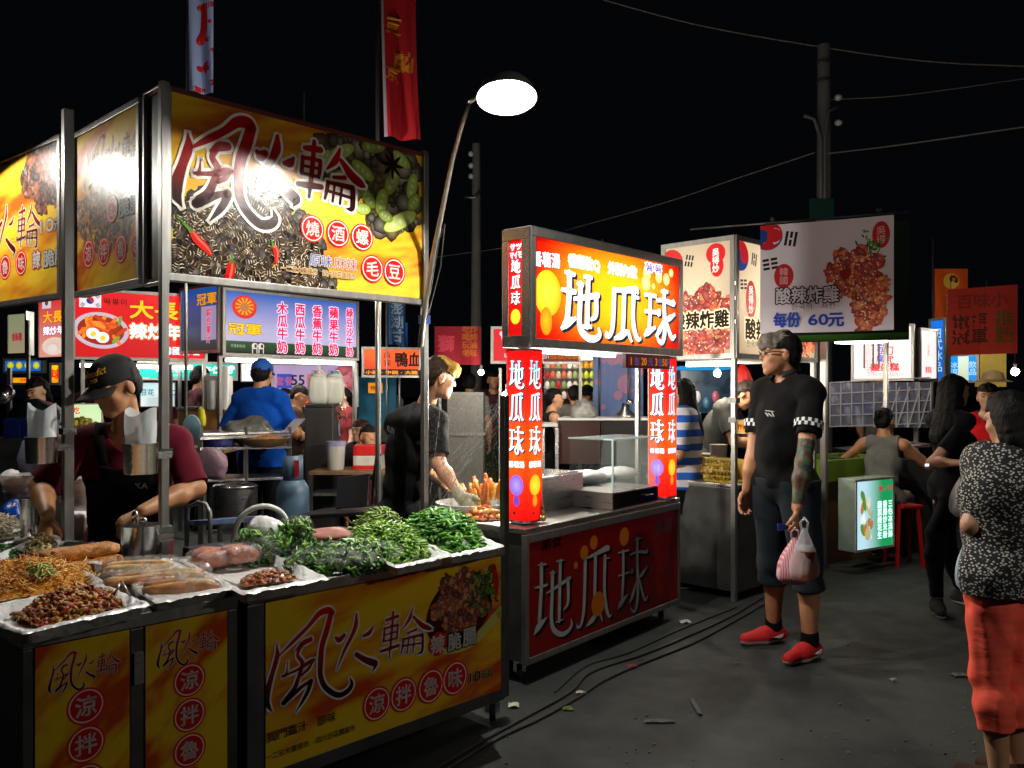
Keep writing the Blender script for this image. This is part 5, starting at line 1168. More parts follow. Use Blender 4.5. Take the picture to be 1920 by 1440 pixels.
# right counter
tray('foil lined tray with pink packets and a few peanuts, middle of the counter', [(455, 1112), (618, 1082), (500, 1030), (335, 1048)])
tray('foil lined tray of small light green chillies', [(742, 1062), (842, 1041), (742, 1003), (636, 1008)])
tray('foil lined tray of dark green pods at the right end', [(846, 1042), (945, 1022), (850, 982), (742, 992)])
heap('peanut_heap', 'reddish brown peanuts at the front of the pink packet tray', 'peanuts', [(458, 1102), (560, 1086), (530, 1074), (450, 1086)], .812, .022, 150, chunk(.010), [F_('#8a4a24'), F_('#a86434'), F_('#b87a48'), F_('#70341a')], 11)
PK = mat('pink_meat', '#b87058', .4, 0, .4, 30, .3, 90)
ex3 = (Hh(470, 1038, .85)-Hh(370, 1050, .85)).normalized()
packet('clear packet of pinkish meat, left one in the middle tray', 398, 1046, .85, ex3, (.16, .14, .05), [PK], 'clear packets of pink meat', 5, 2)
packet('clear packet of pinkish meat, right one in the middle tray', 448, 1038, .86, ex3, (.14, .13, .06), [PK], 'clear packets of pink meat', 6, 2)
POD = tubepiece(.065, .0075, .12, 6, [.35, .9, .75, 1, .75, .9, .35], 7, .25)
heap('pod_heap', 'big heap of dark green pods at the right end of the counter', 'beans', [(838, 1042), (925, 1030), (850, 985), (725, 996)], .812, .125, 620, POD, [F_('#1a3a0a'), F_('#3c7a1c'), F_('#549428'), F_('#6cac38'), F_('#447e20')], 12, flat=.75)
heap('chilli_heap', 'heap of light green chillies left of the dark green pods', 'chillies', [(745, 1060), (828, 1044), (745, 1000), (625, 1006)], .812, .085, 520, tubepiece(.06, .0055, .25, 5), [F_('#3a5a10'), F_('#5e8a20'), F_('#7aa830'), F_('#98c044'), F_('#587a24'), F_('#6c9a28')], 13, flat=.8)
heap('chilli_heap', 'pale green chillies at the back between the two heaps', 'chillies', [(690, 1010), (770, 1000), (730, 982), (650, 992)], .812, .10, 200, tubepiece(.06, .0055, .25, 5), [F_('#34500f'), F_('#6a8a3c'), F_('#86a04c')], 14, flat=.8)
def leafbag(label, u, v, z, r, seed, n=260, tall=1.0):
    c = Hh(u, v, z); root = thing('vegetable_bag', label, 'vegetable bag', (c.x, c.y, z-r[2]*.7), 'clear bags of green vegetables'); rr = random.Random(seed); V = []; Fc = []; mid = []; pc = tubepiece(.045, .006, .4, 5, [.4, 1.2, .9, 1.1, .3], 5, .8)
    for k in range(n):
        a, q, w_ = rr.random()*6.28, rr.random()**.4, rr.uniform(-1, 1); p = c+Vector((math.cos(a)*r[0]*q*math.sqrt(1-w_*w_*.6), math.sin(a)*r[1]*q*math.sqrt(1-w_*w_*.6), max(w_, -.7)*r[2]))
        vs, fs = pc(rr, p); n0 = len(V); V += vs; Fc += [tuple(n0+i for i in f) for f in fs]; mid += [rr.randrange(4)]*len(fs)
    mesh_obj('vegetables', V, Fc, [F_('#4a8020'), F_('#6aa838'), F_('#98c458'), F_('#305c16')], root, True, mids=mid)
    lump('bag_film', '', '', c+UP*.01, (r[0]*1.1, r[1]*1.1, r[2]*1.12), film_mat('clear_bag_film', (.9, .9, .92), .965, .06, (14, 14, 14), .6), seed, parent=root, amp=.2)
    return root
leafbag('clear bag of green vegetables under the white hoop', 497, 1026, .862, (.13, .10, .065), 21, 320)
leafbag('clear upright bag of green vegetables right of the white hoop', 558, 1014, .88, (.07, .06, .085), 22, 220)
for i, (u, v, z, lb) in enumerate(((600, 1056, .835, 'front left'), (672, 1053, .835, 'front right'), (618, 1040, .862, 'upper left'), (690, 1037, .855, 'upper right'))):
    leafbag(lb+' flat clear pack of green vegetables by the light chillies', u, v, z, (.13, .085, .035), 30+i, 200)
tr_ = MB(); hp_ = [Hh(436, 1012, .8), Hh(446, 985, .85)]
pp = [P(437, 1020, 3.75), P(442, 990, 3.75), P(455, 967, 3.75), P(478, 952, 3.76), P(505, 950, 3.78), P(528, 962, 3.8), P(540, 985, 3.82), P(545, 1015, 3.84)]
q_ = catmull([tuple(p) for p in pp], 4); o = MB().tube([Vector(p) for p in q_], .012, 10).build('basket_hoop', M['white'], None, True); tag(o, 'white plastic hoop handle arching over the green vegetable bag', 'handle')
o = lump('paper_bundle', 'crumpled white paper lying behind the bagged vegetables', 'paper', Hh(500, 990, .93), (.08, .07, .05), WB, 9)
o = lump('pink_packet', 'pink packet lying behind the flat vegetable packs', 'food packet', Hh(615, 1002, .84), (.12, .08, .03), mat('pink_film', '#a86a60', .4), 10)
# steel cups on the posts
def cup(label, c, r, hgt, group='steel cups clamped to the posts', bag=True, tool=False, bagcol=None, br=None):
    root = thing('steel_cup', label, 'cup', (c.x, c.y, c.z), group)
    MB().lathe([(r*.92, 0), (r*.94, .004), (r, hgt), (r*1.03, hgt+.004), (r*.97, hgt+.004), (r*.9, .01)], c, (0, 0, 1), 28, cap1=True).build('cup_body', M['bsteel'], root, True, auto=True)
    MB().bar(c+Vector((r*.9, .02, hgt*.6)), c+Vector((r*1.5, .06, hgt*.6)), .014, .03).build('bracket', M['steel'], root)
    return root
def rollbag(label, c, r, hgt, seed):
    b = MB(); rr = random.Random(seed); rows = []
    for k in range(9):
        row = []
        for i in range(21):
            a = 2*PI*i/20; q = r*(1+.08*math.sin(3*a+seed)+.05*math.sin(7*a+k)); row.append(c+Vector((math.cos(a)*q, math.sin(a)*q, hgt*k/8+(.02*math.sin(2*a+seed) if k == 8 else 0))))
        rows.append(row)
    o = MB().sheet(rows).build('bag_roll', film_mat('bag_roll_plastic', (.75, .8, .82), .35, .35, (9, 9, 3), .6), None, True); tag(o, label, 'plastic bags', 'plastic bag rolls in the steel cups'); return o
c = P(78, 868, 3.88); cup('steel cup clamped to the left post, in front of the vendor arm', c, .068, .115); rollbag('roll of clear plastic bags standing in the left steel cup', c+UP*.01, .057, .245, 1)
c = P(264, 888, 3.72); cup('steel cup clamped to the right post, before the vendor apron', c, .073, .13); rollbag('roll of clear plastic bags standing in the right steel cup', c+UP*.01, .062, .26, 2)
c = P(263, 1050, 3.62); cup('tall steel utensil cup at the foot of the corner post', c, .078, .145)
tg = thing('tongs', 'bright steel tongs standing in the tall utensil cup', 'tongs', c+UP*.1); b = MB(); b.tube([c+Vector((.02, 0, .02)), P(258, 985, 3.6), P(254, 962, 3.6)], .006, 8); b.tube([c+Vector((-.02, 0, .02)), P(249, 985, 3.6), P(252, 962, 3.6)], .006, 8); b.ball(P(253, 966, 3.6), (.014, .012, .02)); b.build('arms', M['bsteel'], tg, True); MB().lathe([(.004, 0), (.013, .004), (.016, .02), (.01, .03)], P(268, 983, 3.6), (0, .3, 1), 14).build('ladle_bowl', M['bsteel'], tg, True)
c = Hh(57, 1010, .8); root = cup('tall steel can standing at the far left, behind the white bamboo', Vector((c.x, c.y, .8)), .045, .19)
# tubs, bags and boxes at the far left
CT = film_mat('clear_tub_plastic', (.8, .75, .7), .55, .2, (8, 8, 20), .8)
def tub(label, u, v, Y, r, hgt):
    c = P(u, v, Y); root = thing('plastic_tub', label, 'tub', c, 'clear tubs behind the left counter')
    MB().lathe([(r*.85, 0), (r*.9, hgt*.3), (r*.94, hgt*.32), (r*.94, hgt*.6), (r, hgt*.64), (r, hgt*.95), (r*1.04, hgt)], c, (0, 0, 1), 22).build('tub', CT, root, True, auto=True)
    MB().lathe([(r*.8, 0), (r*.82, hgt*.75)], c+UP*.005, (0, 0, 1), 16).build('contents', mat('brown_contents', '#8a5a40', .5), root, True)
tub('stack of clear tubs at the far left by the blue bag', 40, 935, 4.9, .1, .14); tub('clear tub with brown food behind the white box', 140, 960, 5.0, .085, .2)
lump('blue_bag', 'shiny bright blue plastic bag at the far left', 'bag', P(28, 965, 4.7), (.07, .08, .08), mat('blue_bag_plastic', '#0a4aa8', .25, 0, .2, 10, .6, 30), 11)
lump('white_sack', 'small white plastic bag on the tubs at the far left edge', 'bag', P(20, 900, 5.0), (.05, .06, .06), WB, 15)
o = block('white_box', 'white plastic box under the vendor arm', 'box', P(145, 985, 4.6), (1, .2, 0), (.115, .1, .15), M['white'], bump=.002); 
# white bowl with fried snacks, behind the film
c = Hh(882, 1000, .83); bw = thing('white_bowl', 'big white bowl behind the pods, lit from inside the stall', 'bowl', P(884, 1000, 5.1))
c = P(884, 988, 5.1); MB().lathe([(.14, 0), (.2, .06), (.215, .15), (.205, .15), (.19, .06)], c, (0, 0, 1), 32).build('bowl', M['white'], bw, True, auto=True)
FR = [mat('fried_'+x[1:], x, .45, 0, .35, 40, .4, 120) for x in ('#a84a14', '#e07a24', '#ec9434', '#f4b45a', '#c45a20', '#c03c28')]
tb = thing('serving_board', 'wooden rim tray of fried orange pieces beside the white bowl', 'tray', P(908, 978, 4.75)); MB().lathe([(.14, 0), (.15, .03), (.14, .03), (.13, .008)], P(908, 978, 4.75), (0, 0, 1), 26).build('tray', mat('wood_tray', '#7a3a14', .45, 0, .3, 12), tb, True, auto=True)
def heap_at(name, label, cat, c, r, H_, n, piece, mats, seed):
    rr = random.Random(seed); V = []; Fc = []; mid = []
    for k in range(n):
        a, q = rr.random()*6.28, rr.random()**.5; p = c+Vector((math.cos(a)*q*r, math.sin(a)*q*r, H_*(1-q*q)*(.6+.5*rr.random()))); vs, fs = piece(rr, p); n0 = len(V); V += vs; Fc += [tuple(n0+i for i in f) for f in fs]; mid += [rr.randrange(len(mats))]*len(fs)
    o = mesh_obj(name, V, Fc, mats, None, True, mids=mid); tag(o, label, cat); o['kind'] = 'stuff'; return o
heap_at('fried_snacks', 'fried orange and red pieces on the wooden rim tray', 'fried snacks', P(908, 972, 4.75), .12, .06, 90, chunk(.024, .7), FR, 4)
fs_ = thing('fried_sticks', 'bundle of long fried orange sticks standing behind the film', 'fried snacks', P(905, 950, 5.6)); rr = random.Random(8)
for k in range(46):
    x = rr.uniform(-.125, .125); c = P(907, 958, 5.3)+Vector((x, rr.uniform(-.06, .06), rr.random()*.05)); t_ = c+Vector((rr.gauss(x*.1, .035), rr.gauss(0, .02), .10+.10*rr.random()*(1-abs(x)*4))); q = .011+.008*rr.random()
    MB().tube([c, c.lerp(t_, .3)+Vector((rr.gauss(0, .006), 0, 0)), c.lerp(t_, .7)+Vector((rr.gauss(0, .006), 0, 0)), t_], [q*.7, q*1.1, q*(.8+.4*rr.random()), q*.6], 7).build('stick', FR[rr.choice((1, 2, 3, 3, 2, 4))], fs_, True)
# cling film stretched across the right end
fm = film_mat('stretched_film', (.85, .85, .88), .91, .16, (5, 60, 60), .8)
def filmsheet(label, a_, b_, c_, d_, seed):
    rows = []
    for i in range(25):
        s = i/24; row = []
        for j in range(17):
            t = j/16; p = (a_.lerp(b_, s)).lerp(d_.lerp(c_, s), t); sag = .03*math.sin(PI*s)*math.sin(PI*t); p = p+Vector((.7, -.7, 0))*(sag+.006*math.sin(s*14+t*9+seed)+.004*math.sin(s*5-t*31)); row.append(p)
        rows.append(row)
    o = MB().sheet(rows).build('cling_film', fm, None, True); tag(o, label, 'plastic film', 'cling film wind shields')
filmsheet('stretched clear film between the stall post and the short front post', P(798, 738, 5.0), P(946, 742, 3.92), P(946, 1010, 3.92), P(798, 985, 5.0), 1)
cr = thing('film_crease', 'bright crease lines where the clear film is gathered', 'plastic film', P(870, 840, 4.5)); b = MB()
for u0, v0, Y0, u1, v1, Y1 in ((820, 880, 4.85, 944, 748, 3.92), (830, 872, 4.8, 944, 744, 3.92), (800, 965, 5.0, 850, 858, 4.65), (806, 930, 4.97, 826, 760, 4.8), (800, 745, 4.99, 828, 762, 4.8), (815, 900, 4.88, 944, 760, 3.92), *[(800+k*3.5, 985-k*7, 5.0-k*.018, 944-(k%5)*7, 746+(k%7)*13, 3.92+(k%5)*.05) for k in range(0, 20, 2)]): b.tube([P(u0, v0, Y0), P((u0+u1)/2, (v0+v1)/2+3+(u0 % 5), 2/(1/Y0+1/Y1)), P(u1, v1, Y1)], .0016, 5)
b.build('crease', film_mat('film_crease_plastic', (.9, .9, .92), .8, .15, (40, 40, 40), .8), cr, True)
# ------------------------------------------------------------------ people
def px(u, v, Y): return ('px', u, v, Y)
def at(u, Y): p = P(u, HV, Y); return (p.x, p.y, 0)
def decal(I, fn, pts, faces, m, name): # pts in some 2-d print coordinates, fn -> figure frame
    return mesh_obj(name, [I['X'] @ Vector(fn(x, y)) for x, y in pts], faces, m, I['t'])
GOLD = mat('gold_thread', '#d8a014', .6, 0, .1, 60); WHT = mat('white_print', '#cfcfcf', .7, 0, .05, 50)
BLACKC = cloth('#0b0b0c', var=.2)
# --- vendor in the cap
def vendor_bits(I):
    s = I['s']; J = I['J']; xx, yy, zz = map(np.array, (I['xx'], I['yy'], I['zz'])); c = J['chest']
    am = cloth('#060607', var=.3)
    dot = lambda X_, Y_, Z_, d, o: (X_-o[0])*d[0]+(Y_-o[1])*d[1]+(Z_-o[2])*d[2]
    def clip(X_, Y_, Z_):
        x = np.abs(dot(X_, Y_, Z_, xx, c)); y = dot(X_, Y_, Z_, yy, c); z = dot(X_, Y_, Z_, zz, c)
        return np.maximum(np.maximum(.0*s-y, x-np.where(z > .02*s, .105, .165)*s), z-.10*s)
    sdf_part('apron', [grow(p, .042*s) for p in I['torso']], am, I['t'], I['X'], .007, .03, clips=[clip], wr=(.004, 30, 2))
    for q in (-1, 1):
        pts = [c+yy*.125*s+xx*q*.09*s+zz*.11*s, J['neck']+xx*q*.1*s+yy*.095*s+zz*.01*s, J['neck']+xx*q*.105*s+yy*.0*s+zz*.045*s, J['neck']+xx*q*.09*s-yy*.1*s-zz*.06*s]
        b = MB(); pp = catmull([tuple(p) for p in pts], 5)
        b.sheet([[I['X'] @ Vector(p+xx*.02*s*k) for k in (-1, 1)] for p in pp]); b.build('apron_strap', am, I['t'], True, solid=.006)
    cap(mat('black_cap_cloth', '#0a0a0a', .85, 0, .2, 40, .2, 300))(I)
    for t_, zc, hh, sk in (('Benedict', .094, .038, .2), ('1955', .066, .022, .0)):
        v, f = glyph(t_); x0, x1 = v[:, 0].min(), v[:, 0].max(); ptsv = []
        for x, y in v:
            a_ = -((x-(x0+x1)/2)*hh+(y-.3)*hh*sk-.008)/.1-.28; z = zc+(y-.35)*hh+.1*((x-(x0+x1)/2)*hh); k = math.sqrt(max(.05, 1-((z-.042)/.094)**2)); ptsv.append(Vector(I['hp'](math.sin(a_)*.090*k, -.008+math.cos(a_)*.112*k, z)))
        mesh_obj('cap_lettering', [I['X'] @ p for p in ptsv], f, GOLD, I['t'], solid=.002)
    v, f = glyph('KA'); o = c+yy*.158*s+zz*.02*s+xx*-.06*s
    mesh_obj('shirt_lettering', [I['X'] @ Vector(o-xx*(p[0]-.6)*.04*s+zz*p[1]*.04*s) for p in v], f, WHT, I['t'])
person('young man in maroon tee, black apron and black cap, bending over the food', at(240, 4.3), 180, 2.0,
       dict(pel=px(242, 1005, 4.5), chest=px(243, 885, 4.33), neck=px(240, 812, 4.22), head=px(216, 724, 4.05), rsh=px(160, 832, 4.18), lsh=px(328, 828, 4.3), rel=px(78, 912, 4.08), rwr=px(90, 965, 3.82), lel=px(366, 915, 4.22), lwr=px(268, 958, 3.92),
            lhip=px(275, 1015, 4.5), rhip=px(212, 1015, 4.5), lkn=(-.12, .1, .42), rkn=(.12, .1, .42), lan=(-.12, -.1, .085), ran=(.12, -.1, .085)),
       1.06, '#b07a54', (-26, -25, 0), .006, hair=('short', '#120e0c'), top=(cloth('#5c1222'), dict(sleeve=.95, loose=.022, hem=-.1)), bottom=(cloth('#15151c'), {}), shoes=('shoe', BLACKC, M['white']),
       hand_r=dict(f=(.0, .35, -1), n=(-.3, -1, -.3), t=(-1, .3, 0), curl=.35), hand_l=dict(f=(1, .15, -.55), n=(.2, -.5, -1), t=(.3, 1, .1), curl=.5), extra=vendor_bits)
# --- blond vendor
def blond_bits(I):
    J = I['J']; s = I['s']; w, e = J['rwr'], J['rel']; f = unit(w-e)
    pr = [grow(p, .006) for p in hand_prims(w, f, (-.6, .6, .3), (0, .3, 1), s, .6)]+[cone(w-f*.03, w+f*.02, .036*s, .036*s)]
    sdf_part('glove', pr, mat('cotton_glove', '#a09a80', .9, 0, .15, 60, .4, 200), I['t'], I['X'], .005, .012)
    c = J['chest']; o = c-I['yy']*.15*s+I['zz']*.12*s
    for t_, h_, d_ in (('RUN', .05, .0), ('JUST', .02, -.05)):
        v, fc = glyph(t_)
        if t_ == 'RUN': mesh_obj('shirt_lettering', [I['X'] @ Vector(o+I['xx']*(p[0]-.9)*h_*s+I['zz']*(p[1]*h_+d_)*s) for p in v], fc, WHT, I['t'])
BLND = mat('two_tone_hair', '#9a7430', .6, 0, .5, 26, .6, 140, spec=.2)
person('young man with blond topped hair and black tee, seen from behind, stirring with tongs', at(775, 5.55), -55, 1.9,
       dict(pel=px(752, 965, 5.6), chest=px(768, 850, 5.57), neck=px(795, 768, 5.52), head=px(823, 708, 5.42), rsh=px(818, 790, 5.28), lsh=px(742, 795, 5.74), rel=px(822, 868, 5.2), rwr=px(862, 928, 5.1), lel=px(790, 880, 5.75), lwr=px(838, 912, 5.5), lhip=px(742, 975, 5.7), rhip=px(772, 975, 5.5)),
       1.0, '#c08a68', (-12, -14, 0), .006, hair=('fringe', '#3a2812', BLND, hairmat('#2a1c10'), .02), top=(BLACKC, dict(sleeve=.8, loose=.026, hem=-.12)), bottom=(cloth('#10121a'), {}), shoes=('shoe', BLACKC, M['white']),
       hand_r=dict(n=(-.6, .6, .3), t=(0, .3, 1), curl=.6), extra=blond_bits)
tg = thing('tongs', 'long steel tongs held by the blond vendor over the fried pieces', 'tongs', P(898, 996, 4.9)); b = MB(); b.bar(P(877, 955, 5.02), P(900, 998, 4.85), .022, .008); b.bar(P(873, 958, 5.02), P(893, 1000, 4.83), .022, .008); b.build('arms', mat('brass_steel', '#8a7448', .35, .8, .2, 10), tg)
# --- man in the black polo shirt
def polo_bits(I):
    J, s, X, t = I['J'], I['s'], I['X'], I['t']; xx, yy, zz = I['xx'], I['yy'], I['zz']
    # checkered cuffs
    ck, tr, bb, o = nt('checkered_cuff'); a = tr.nodes.new('ShaderNodeAttribute'); a.attribute_name = 'Col'; tr.links.new(a.outputs['Color'], bb.inputs['Base Color']); bb.inputs['Roughness'].default_value = .8
    for q in 'lr':
        A_, B_ = J[q+'sh'], J[q+'el']; d = unit(B_-A_); c = A_*.45+B_*.55; u = unit(np.cross(d, (0, 1, .2))); w = np.cross(d, u); R_ = .0725*s; vs = []; fs = []; cs = []
        N_ = 28
        for r_ in range(2):
            for k in range(N_):
                n0 = len(vs)
                for aa, hh in ((k, r_), (k+1, r_), (k+1, r_+1), (k, r_+1)):
                    an = 2*PI*aa/N_; vs.append(X @ Vector(c+d*(-.045+hh*.02)*s+(u*math.cos(an)+w*math.sin(an))*R_)); cs.append((.75, .75, .75) if (k//1+r_) % 2 else (.01, .01, .01))
                fs.append((n0, n0+1, n0+2, n0+3))
        mesh_obj('checkered_cuff', vs, fs, ck, t, cols=cs, solid=.004)
    for q in 'lr': sdf_part('sock', [cone(J[q+'an']+zz*.01*s, J[q+'an']+zz*.055*s, .048*s, .047*s)], BLACKC, t, X, .007, .02)
    # collar
    nk = J['neck']+zz*.03*s; pts = [nk+np.array(xx)*math.cos(a_)*.075*s+np.array(yy)*(math.sin(a_)*.075+.01)*s+np.array(zz)*(.012-.03*math.sin(a_))*s for a_ in np.linspace(-PI*1.35, PI*.35, 20)]
    b = MB(); b.sheet([[X @ Vector(p), X @ Vector(p+zz*.032*s-unit(p-nk)*.012*s)] for p in pts]); b.build('collar', mat('collar_cloth', '#101012', .8), t, True, solid=.006)
    # glasses
    hp = I['hp']; b = MB()
    for q in (-1, 1):
        ring = [X @ Vector(hp(q*.034+.024*math.cos(a_), .106-.012*abs(math.cos(a_))*(math.cos(a_)*q > 0), .004+.016*math.sin(a_))) for a_ in np.linspace(0, 2*PI, 17)]; b.tube(ring, .0022, 6)
        b.tube([X @ Vector(hp(q*.058, .096, .010)), X @ Vector(hp(q*.077, .05, .012)), X @ Vector(hp(q*.083, -.01, .006))], .003, 6)
    b.tube([X @ Vector(hp(-.01, .107, .008)), X @ Vector(hp(.01, .107, .008))], .002, 6); b.build('glasses', M['black'], t, True)
    # small white chest emblem: a few short strokes
    o = J['chest']+np.array(yy)*.158*s+np.array(zz)*.03*s; b = MB()
    for x0, z0, x1, z1 in ((-.07, 0, -.055, .022), (-.055, .0, -.03, .016), (-.03, .0, -.012, .018), (-.07, .026, -.01, .03)): b.bar(X @ Vector(o+xx*x0*s+zz*z0*s), X @ Vector(o+xx*x1*s+zz*z1*s), .006, .003)
    b.build('chest_emblem', WHT, t)
TAT = mat('tattoo_sleeve', '#3a4438', .55, 0, .9, 14, .05, 100)
n_ = TAT.node_tree; cr_ = [x for x in n_.nodes if x.type == 'VALTORGB'][0].color_ramp
for p_, c_ in ((.42, '#5a2c26'), (.5, '#3c5a3a'), (.58, '#1e2a34'), (.64, '#8a5a40')): e_ = cr_.elements.new(p_); e_.color = C(c_)+(1,)
GREYH = mat('greying_hair', '#6a6258', .6, 0, .6, 24, .5, 120, spec=.2)
RED = mat('red_shoe_mesh', '#c01014', .7, 0, .2, 60, .4, 260)
I = person('heavy man in black polo, shorts, glasses and red shoes, holding bags', at(1472, 4.9), 118, 1.86,
       dict(lel=px(1507, 868, 4.6), lwr=px(1494, 952, 4.55), rel=px(1412, 862, 5.02), rwr=px(1400, 918, 5.02), ran=px(1450, 1180, 5.12), rtoe=px(1398, 1201, 5.06), lan=px(1518, 1210, 4.80), ltoe=px(1470, 1233, 4.66), lkn=px(1512, 1060, 4.78), rkn=px(1448, 1052, 5.05), head=(0, .035, 1.615)),
       1.0, '#b5805c', (-30, -2, 0), .006, hair=('fringe', '#1a1614', GREYH, hairmat('#0f0d0c'), .03), top=(cloth('#0a0a0c', var=.25), dict(sleeve=.62, loose=.02, hem=-.05, neck=.066)), bottom=(cloth('#20282e', var=.15), dict(to=1.3, loose=.026, wr=(.008, 22, 4), name='shorts')),
       shoes=('shoe', RED, M['white'], WHT), belly=.016, tattoo=('l', TAT), hand_l=dict(n=(.5, .4, 0), t=(.2, 1, 0), curl=.75, f=(0, .1, -1)), hand_r=dict(n=(-1, 0, 0), t=(0, 1, 0), curl=.45), extra=polo_bits)
STRIPE = None
m_, t_, b_, o_ = nt('pink_striped_plastic'); tc = t_.nodes.new('ShaderNodeTexCoord'); wv = t_.nodes.new('ShaderNodeTexWave'); wv.inputs['Scale'].default_value = 26; wv.inputs['Distortion'].default_value = 1.2
r_ = t_.nodes.new('ShaderNodeValToRGB'); r_.color_ramp.elements[0].color = C('#c85a6a')+(1,); r_.color_ramp.elements[1].color = C('#e8c8cc')+(1,); t_.links.new(tc.outputs['Object'], wv.inputs['Vector']); t_.links.new(wv.outputs['Fac'], r_.inputs['Fac']); t_.links.new(r_.outputs['Color'], b_.inputs['Base Color']); b_.inputs['Roughness'].default_value = .3
PINKB = m_
def hangbag(label, top, w, h, m, seed, contents=None, grp='carrier bags in hands'):
    root = thing('carrier_bag', label, 'carrier bag', top-UP*h, grp); rr = random.Random(seed); rows = []
    for i in range(13):
        t = i/12; q = .012+w*(math.sin(min(1, t*1.15)*PI*.55)**1.2)*(1 if t < .9 else 1-(t-.9)*4); row = []
        for k in range(25):
            a = 2*PI*k/24; f = 1+.10*math.sin(5*a+seed)*(1-t*.4)+.06*math.sin(11*a+seed*2+t*3); row.append(top-UP*h*t+Vector((math.cos(a)*q*f, math.sin(a)*q*f*.7, 0)))
        rows.append(row)
    MB().sheet(rows).build('bag', m, root, True)
    b = MB()
    for q in (-1, 1): b.tube([top+Vector((.012*q, 0, -.02)), top+Vector((.02*q, 0, .03)), top+Vector((0, .015*q, .055))], .006, 6)
    b.build('handle_loop', m, root, True); return root
hangbag('pink striped plastic carrier bag hanging from the hand of the man in black', P(1490, 1008, 4.5), .085, .24, PINKB, 2)
CLB = film_mat('clear_bag_plastic', (.8, .8, .82), .62, .2, (9, 9, 3), .8)
hangbag('clear carrier bag holding the drink cup beside the pink bag', P(1508, 990, 4.42), .06, .27, CLB, 4)
dc = thing('drink_cup', 'clear plastic cup of reddish drink inside the clear carrier bag', 'drink cup', P(1511, 1088, 4.42)); c = P(1511, 1088, 4.42)
MB().lathe([(.036, 0), (.048, .15), (.049, .155)], c, (0, 0, 1), 22).build('cup', mat('reddish_drink', '#a8502e', .3, 0, .1, 20, coat=.4), dc, True, auto=True); MB().lathe([(.05, .155), (.05, .165), (.035, .185)], c, (0, 0, 1), 22).build('lid', CLB, dc, True, auto=True)
ph = thing('phone', 'blue phone held in the same hand as the bags', 'phone', P(1466, 988, 4.52)); MB().box(P(1468, 988, 4.52), (.07, .012, .035), .4).build('case', mat('blue_phone_case', '#14288a', .4), ph, bevel=.003)
# --- woman in coral trousers
m_, t_, b_, o_ = nt('dabbed_blouse'); tc = t_.nodes.new('ShaderNodeTexCoord'); mp = t_.nodes.new('ShaderNodeMapping'); mp.inputs['Scale'].default_value = (84, 84, 115); mp.inputs['Rotation'].default_value = (.3, .5, .2)
vo = t_.nodes.new('ShaderNodeTexVoronoi'); vo.inputs['Scale'].default_value = 1.0; r_ = t_.nodes.new('ShaderNodeValToRGB'); e = r_.color_ramp.elements; e[0].position = .30; e[0].color = C('#b8b6ae')+(1,); e[1].position = .42; e[1].color = C('#121212')+(1,)
t_.links.new(tc.outputs['Object'], mp.inputs['Vector']); t_.links.new(mp.outputs['Vector'], vo.inputs['Vector']); t_.links.new(vo.outputs['Distance'], r_.inputs['Fac']); t_.links.new(r_.outputs['Color'], b_.inputs['Base Color']); b_.inputs['Roughness'].default_value = .85
DAB = m_
person('woman in black blouse with pale dabs and coral trousers, back to the viewer', at(1890, 3.22), 20, 1.535,
       dict(lel=px(1822, 985, 3.21), lwr=px(1868, 1010, 3.49), lsh=px(1842, 868, 3.29), head=px(1893, 788, 3.27), neck=px(1898, 845, 3.23), lkn=(-.08, .02, .5), rkn=(.055, .03, .5), lan=(-.075, -.02, .085), ran=(.045, -.0, .085), ltoe=(-.09, .14, .03), rtoe=(.06, .16, .03)), 1.08, '#b98a68', (4, -12, 0), .006, hair=('bob', '#0c0a0a'), top=(DAB, dict(sleeve=.62, loose=.034, hem=-.10, neck=.085)), bottom=(mat('coral_twill', '#f4604c', .8, 0, .08, 9, .55, 8, spec=.12, stretch=(1, 1, 3)), dict(to=1.55, loose=.015, wr=(.006, 52, 6), name='capri_trousers')), shoes=('shoe', cloth('#3a2a22'), mat('shoe_sole', '#5a4a40', .7)), fem=True, belly=.02)
hangbag('pale blue plastic bag carried in front of the woman in coral trousers', P(1828, 985, 3.62), .06, .28, mat('pale_blue_bag', '#9ab8c8', .3, 0, .2, 8, .5, 20), 6)
# --- woman with long black hair
person('slim woman with long black hair, all in black, walking to the right', at(1785, 5.85), -82, 1.62,
       dict(rel=px(1748, 868, 5.66), rwr=px(1800, 868, 5.5), lel=px(1800, 850, 6.1), lwr=px(1822, 862, 5.8), lan=px(1802, 1100, 6.05), ltoe=px(1818, 1112, 6.0), ran=px(1757, 1122, 5.8), rtoe=px(1762, 1140, 5.7), rkn=px(1752, 1000, 5.8)), .95, '#a87c60', (0, 0, 0), .008, hair=('long', '#080707'), top=(cloth('#0a0a10', var=.25), dict(sleeve=.7, loose=.014, hem=-.12)), bottom=(cloth('#07070c', var=.25), dict(to=1.97, loose=.006)), shoes=('shoe', cloth('#2a2a2a'), M['white']), fem=True,
       hand_r=dict(n=(-1, 0, -.3), t=(0, .2, 1), curl=.5))
hangbag('grey plastic bag held by the woman with long black hair', P(1812, 880, 5.4), .09, .3, mat('grey_bag', '#6a686c', .4, 0, .2, 8, .5, 20), 8)
ph = thing('phone', 'phone with a lit white screen at the waist of the woman in black', 'phone', P(1738, 872, 5.5)); MB().box(P(1738, 872, 5.5), (.035, .01, .02), .3).build('case', M['black'], ph); MB().box(P(1738, 872, 5.492), (.03, .002, .016), .3).build('screen', glow_mat('screen_glow', '#d8f0ff', 2.0), ph)
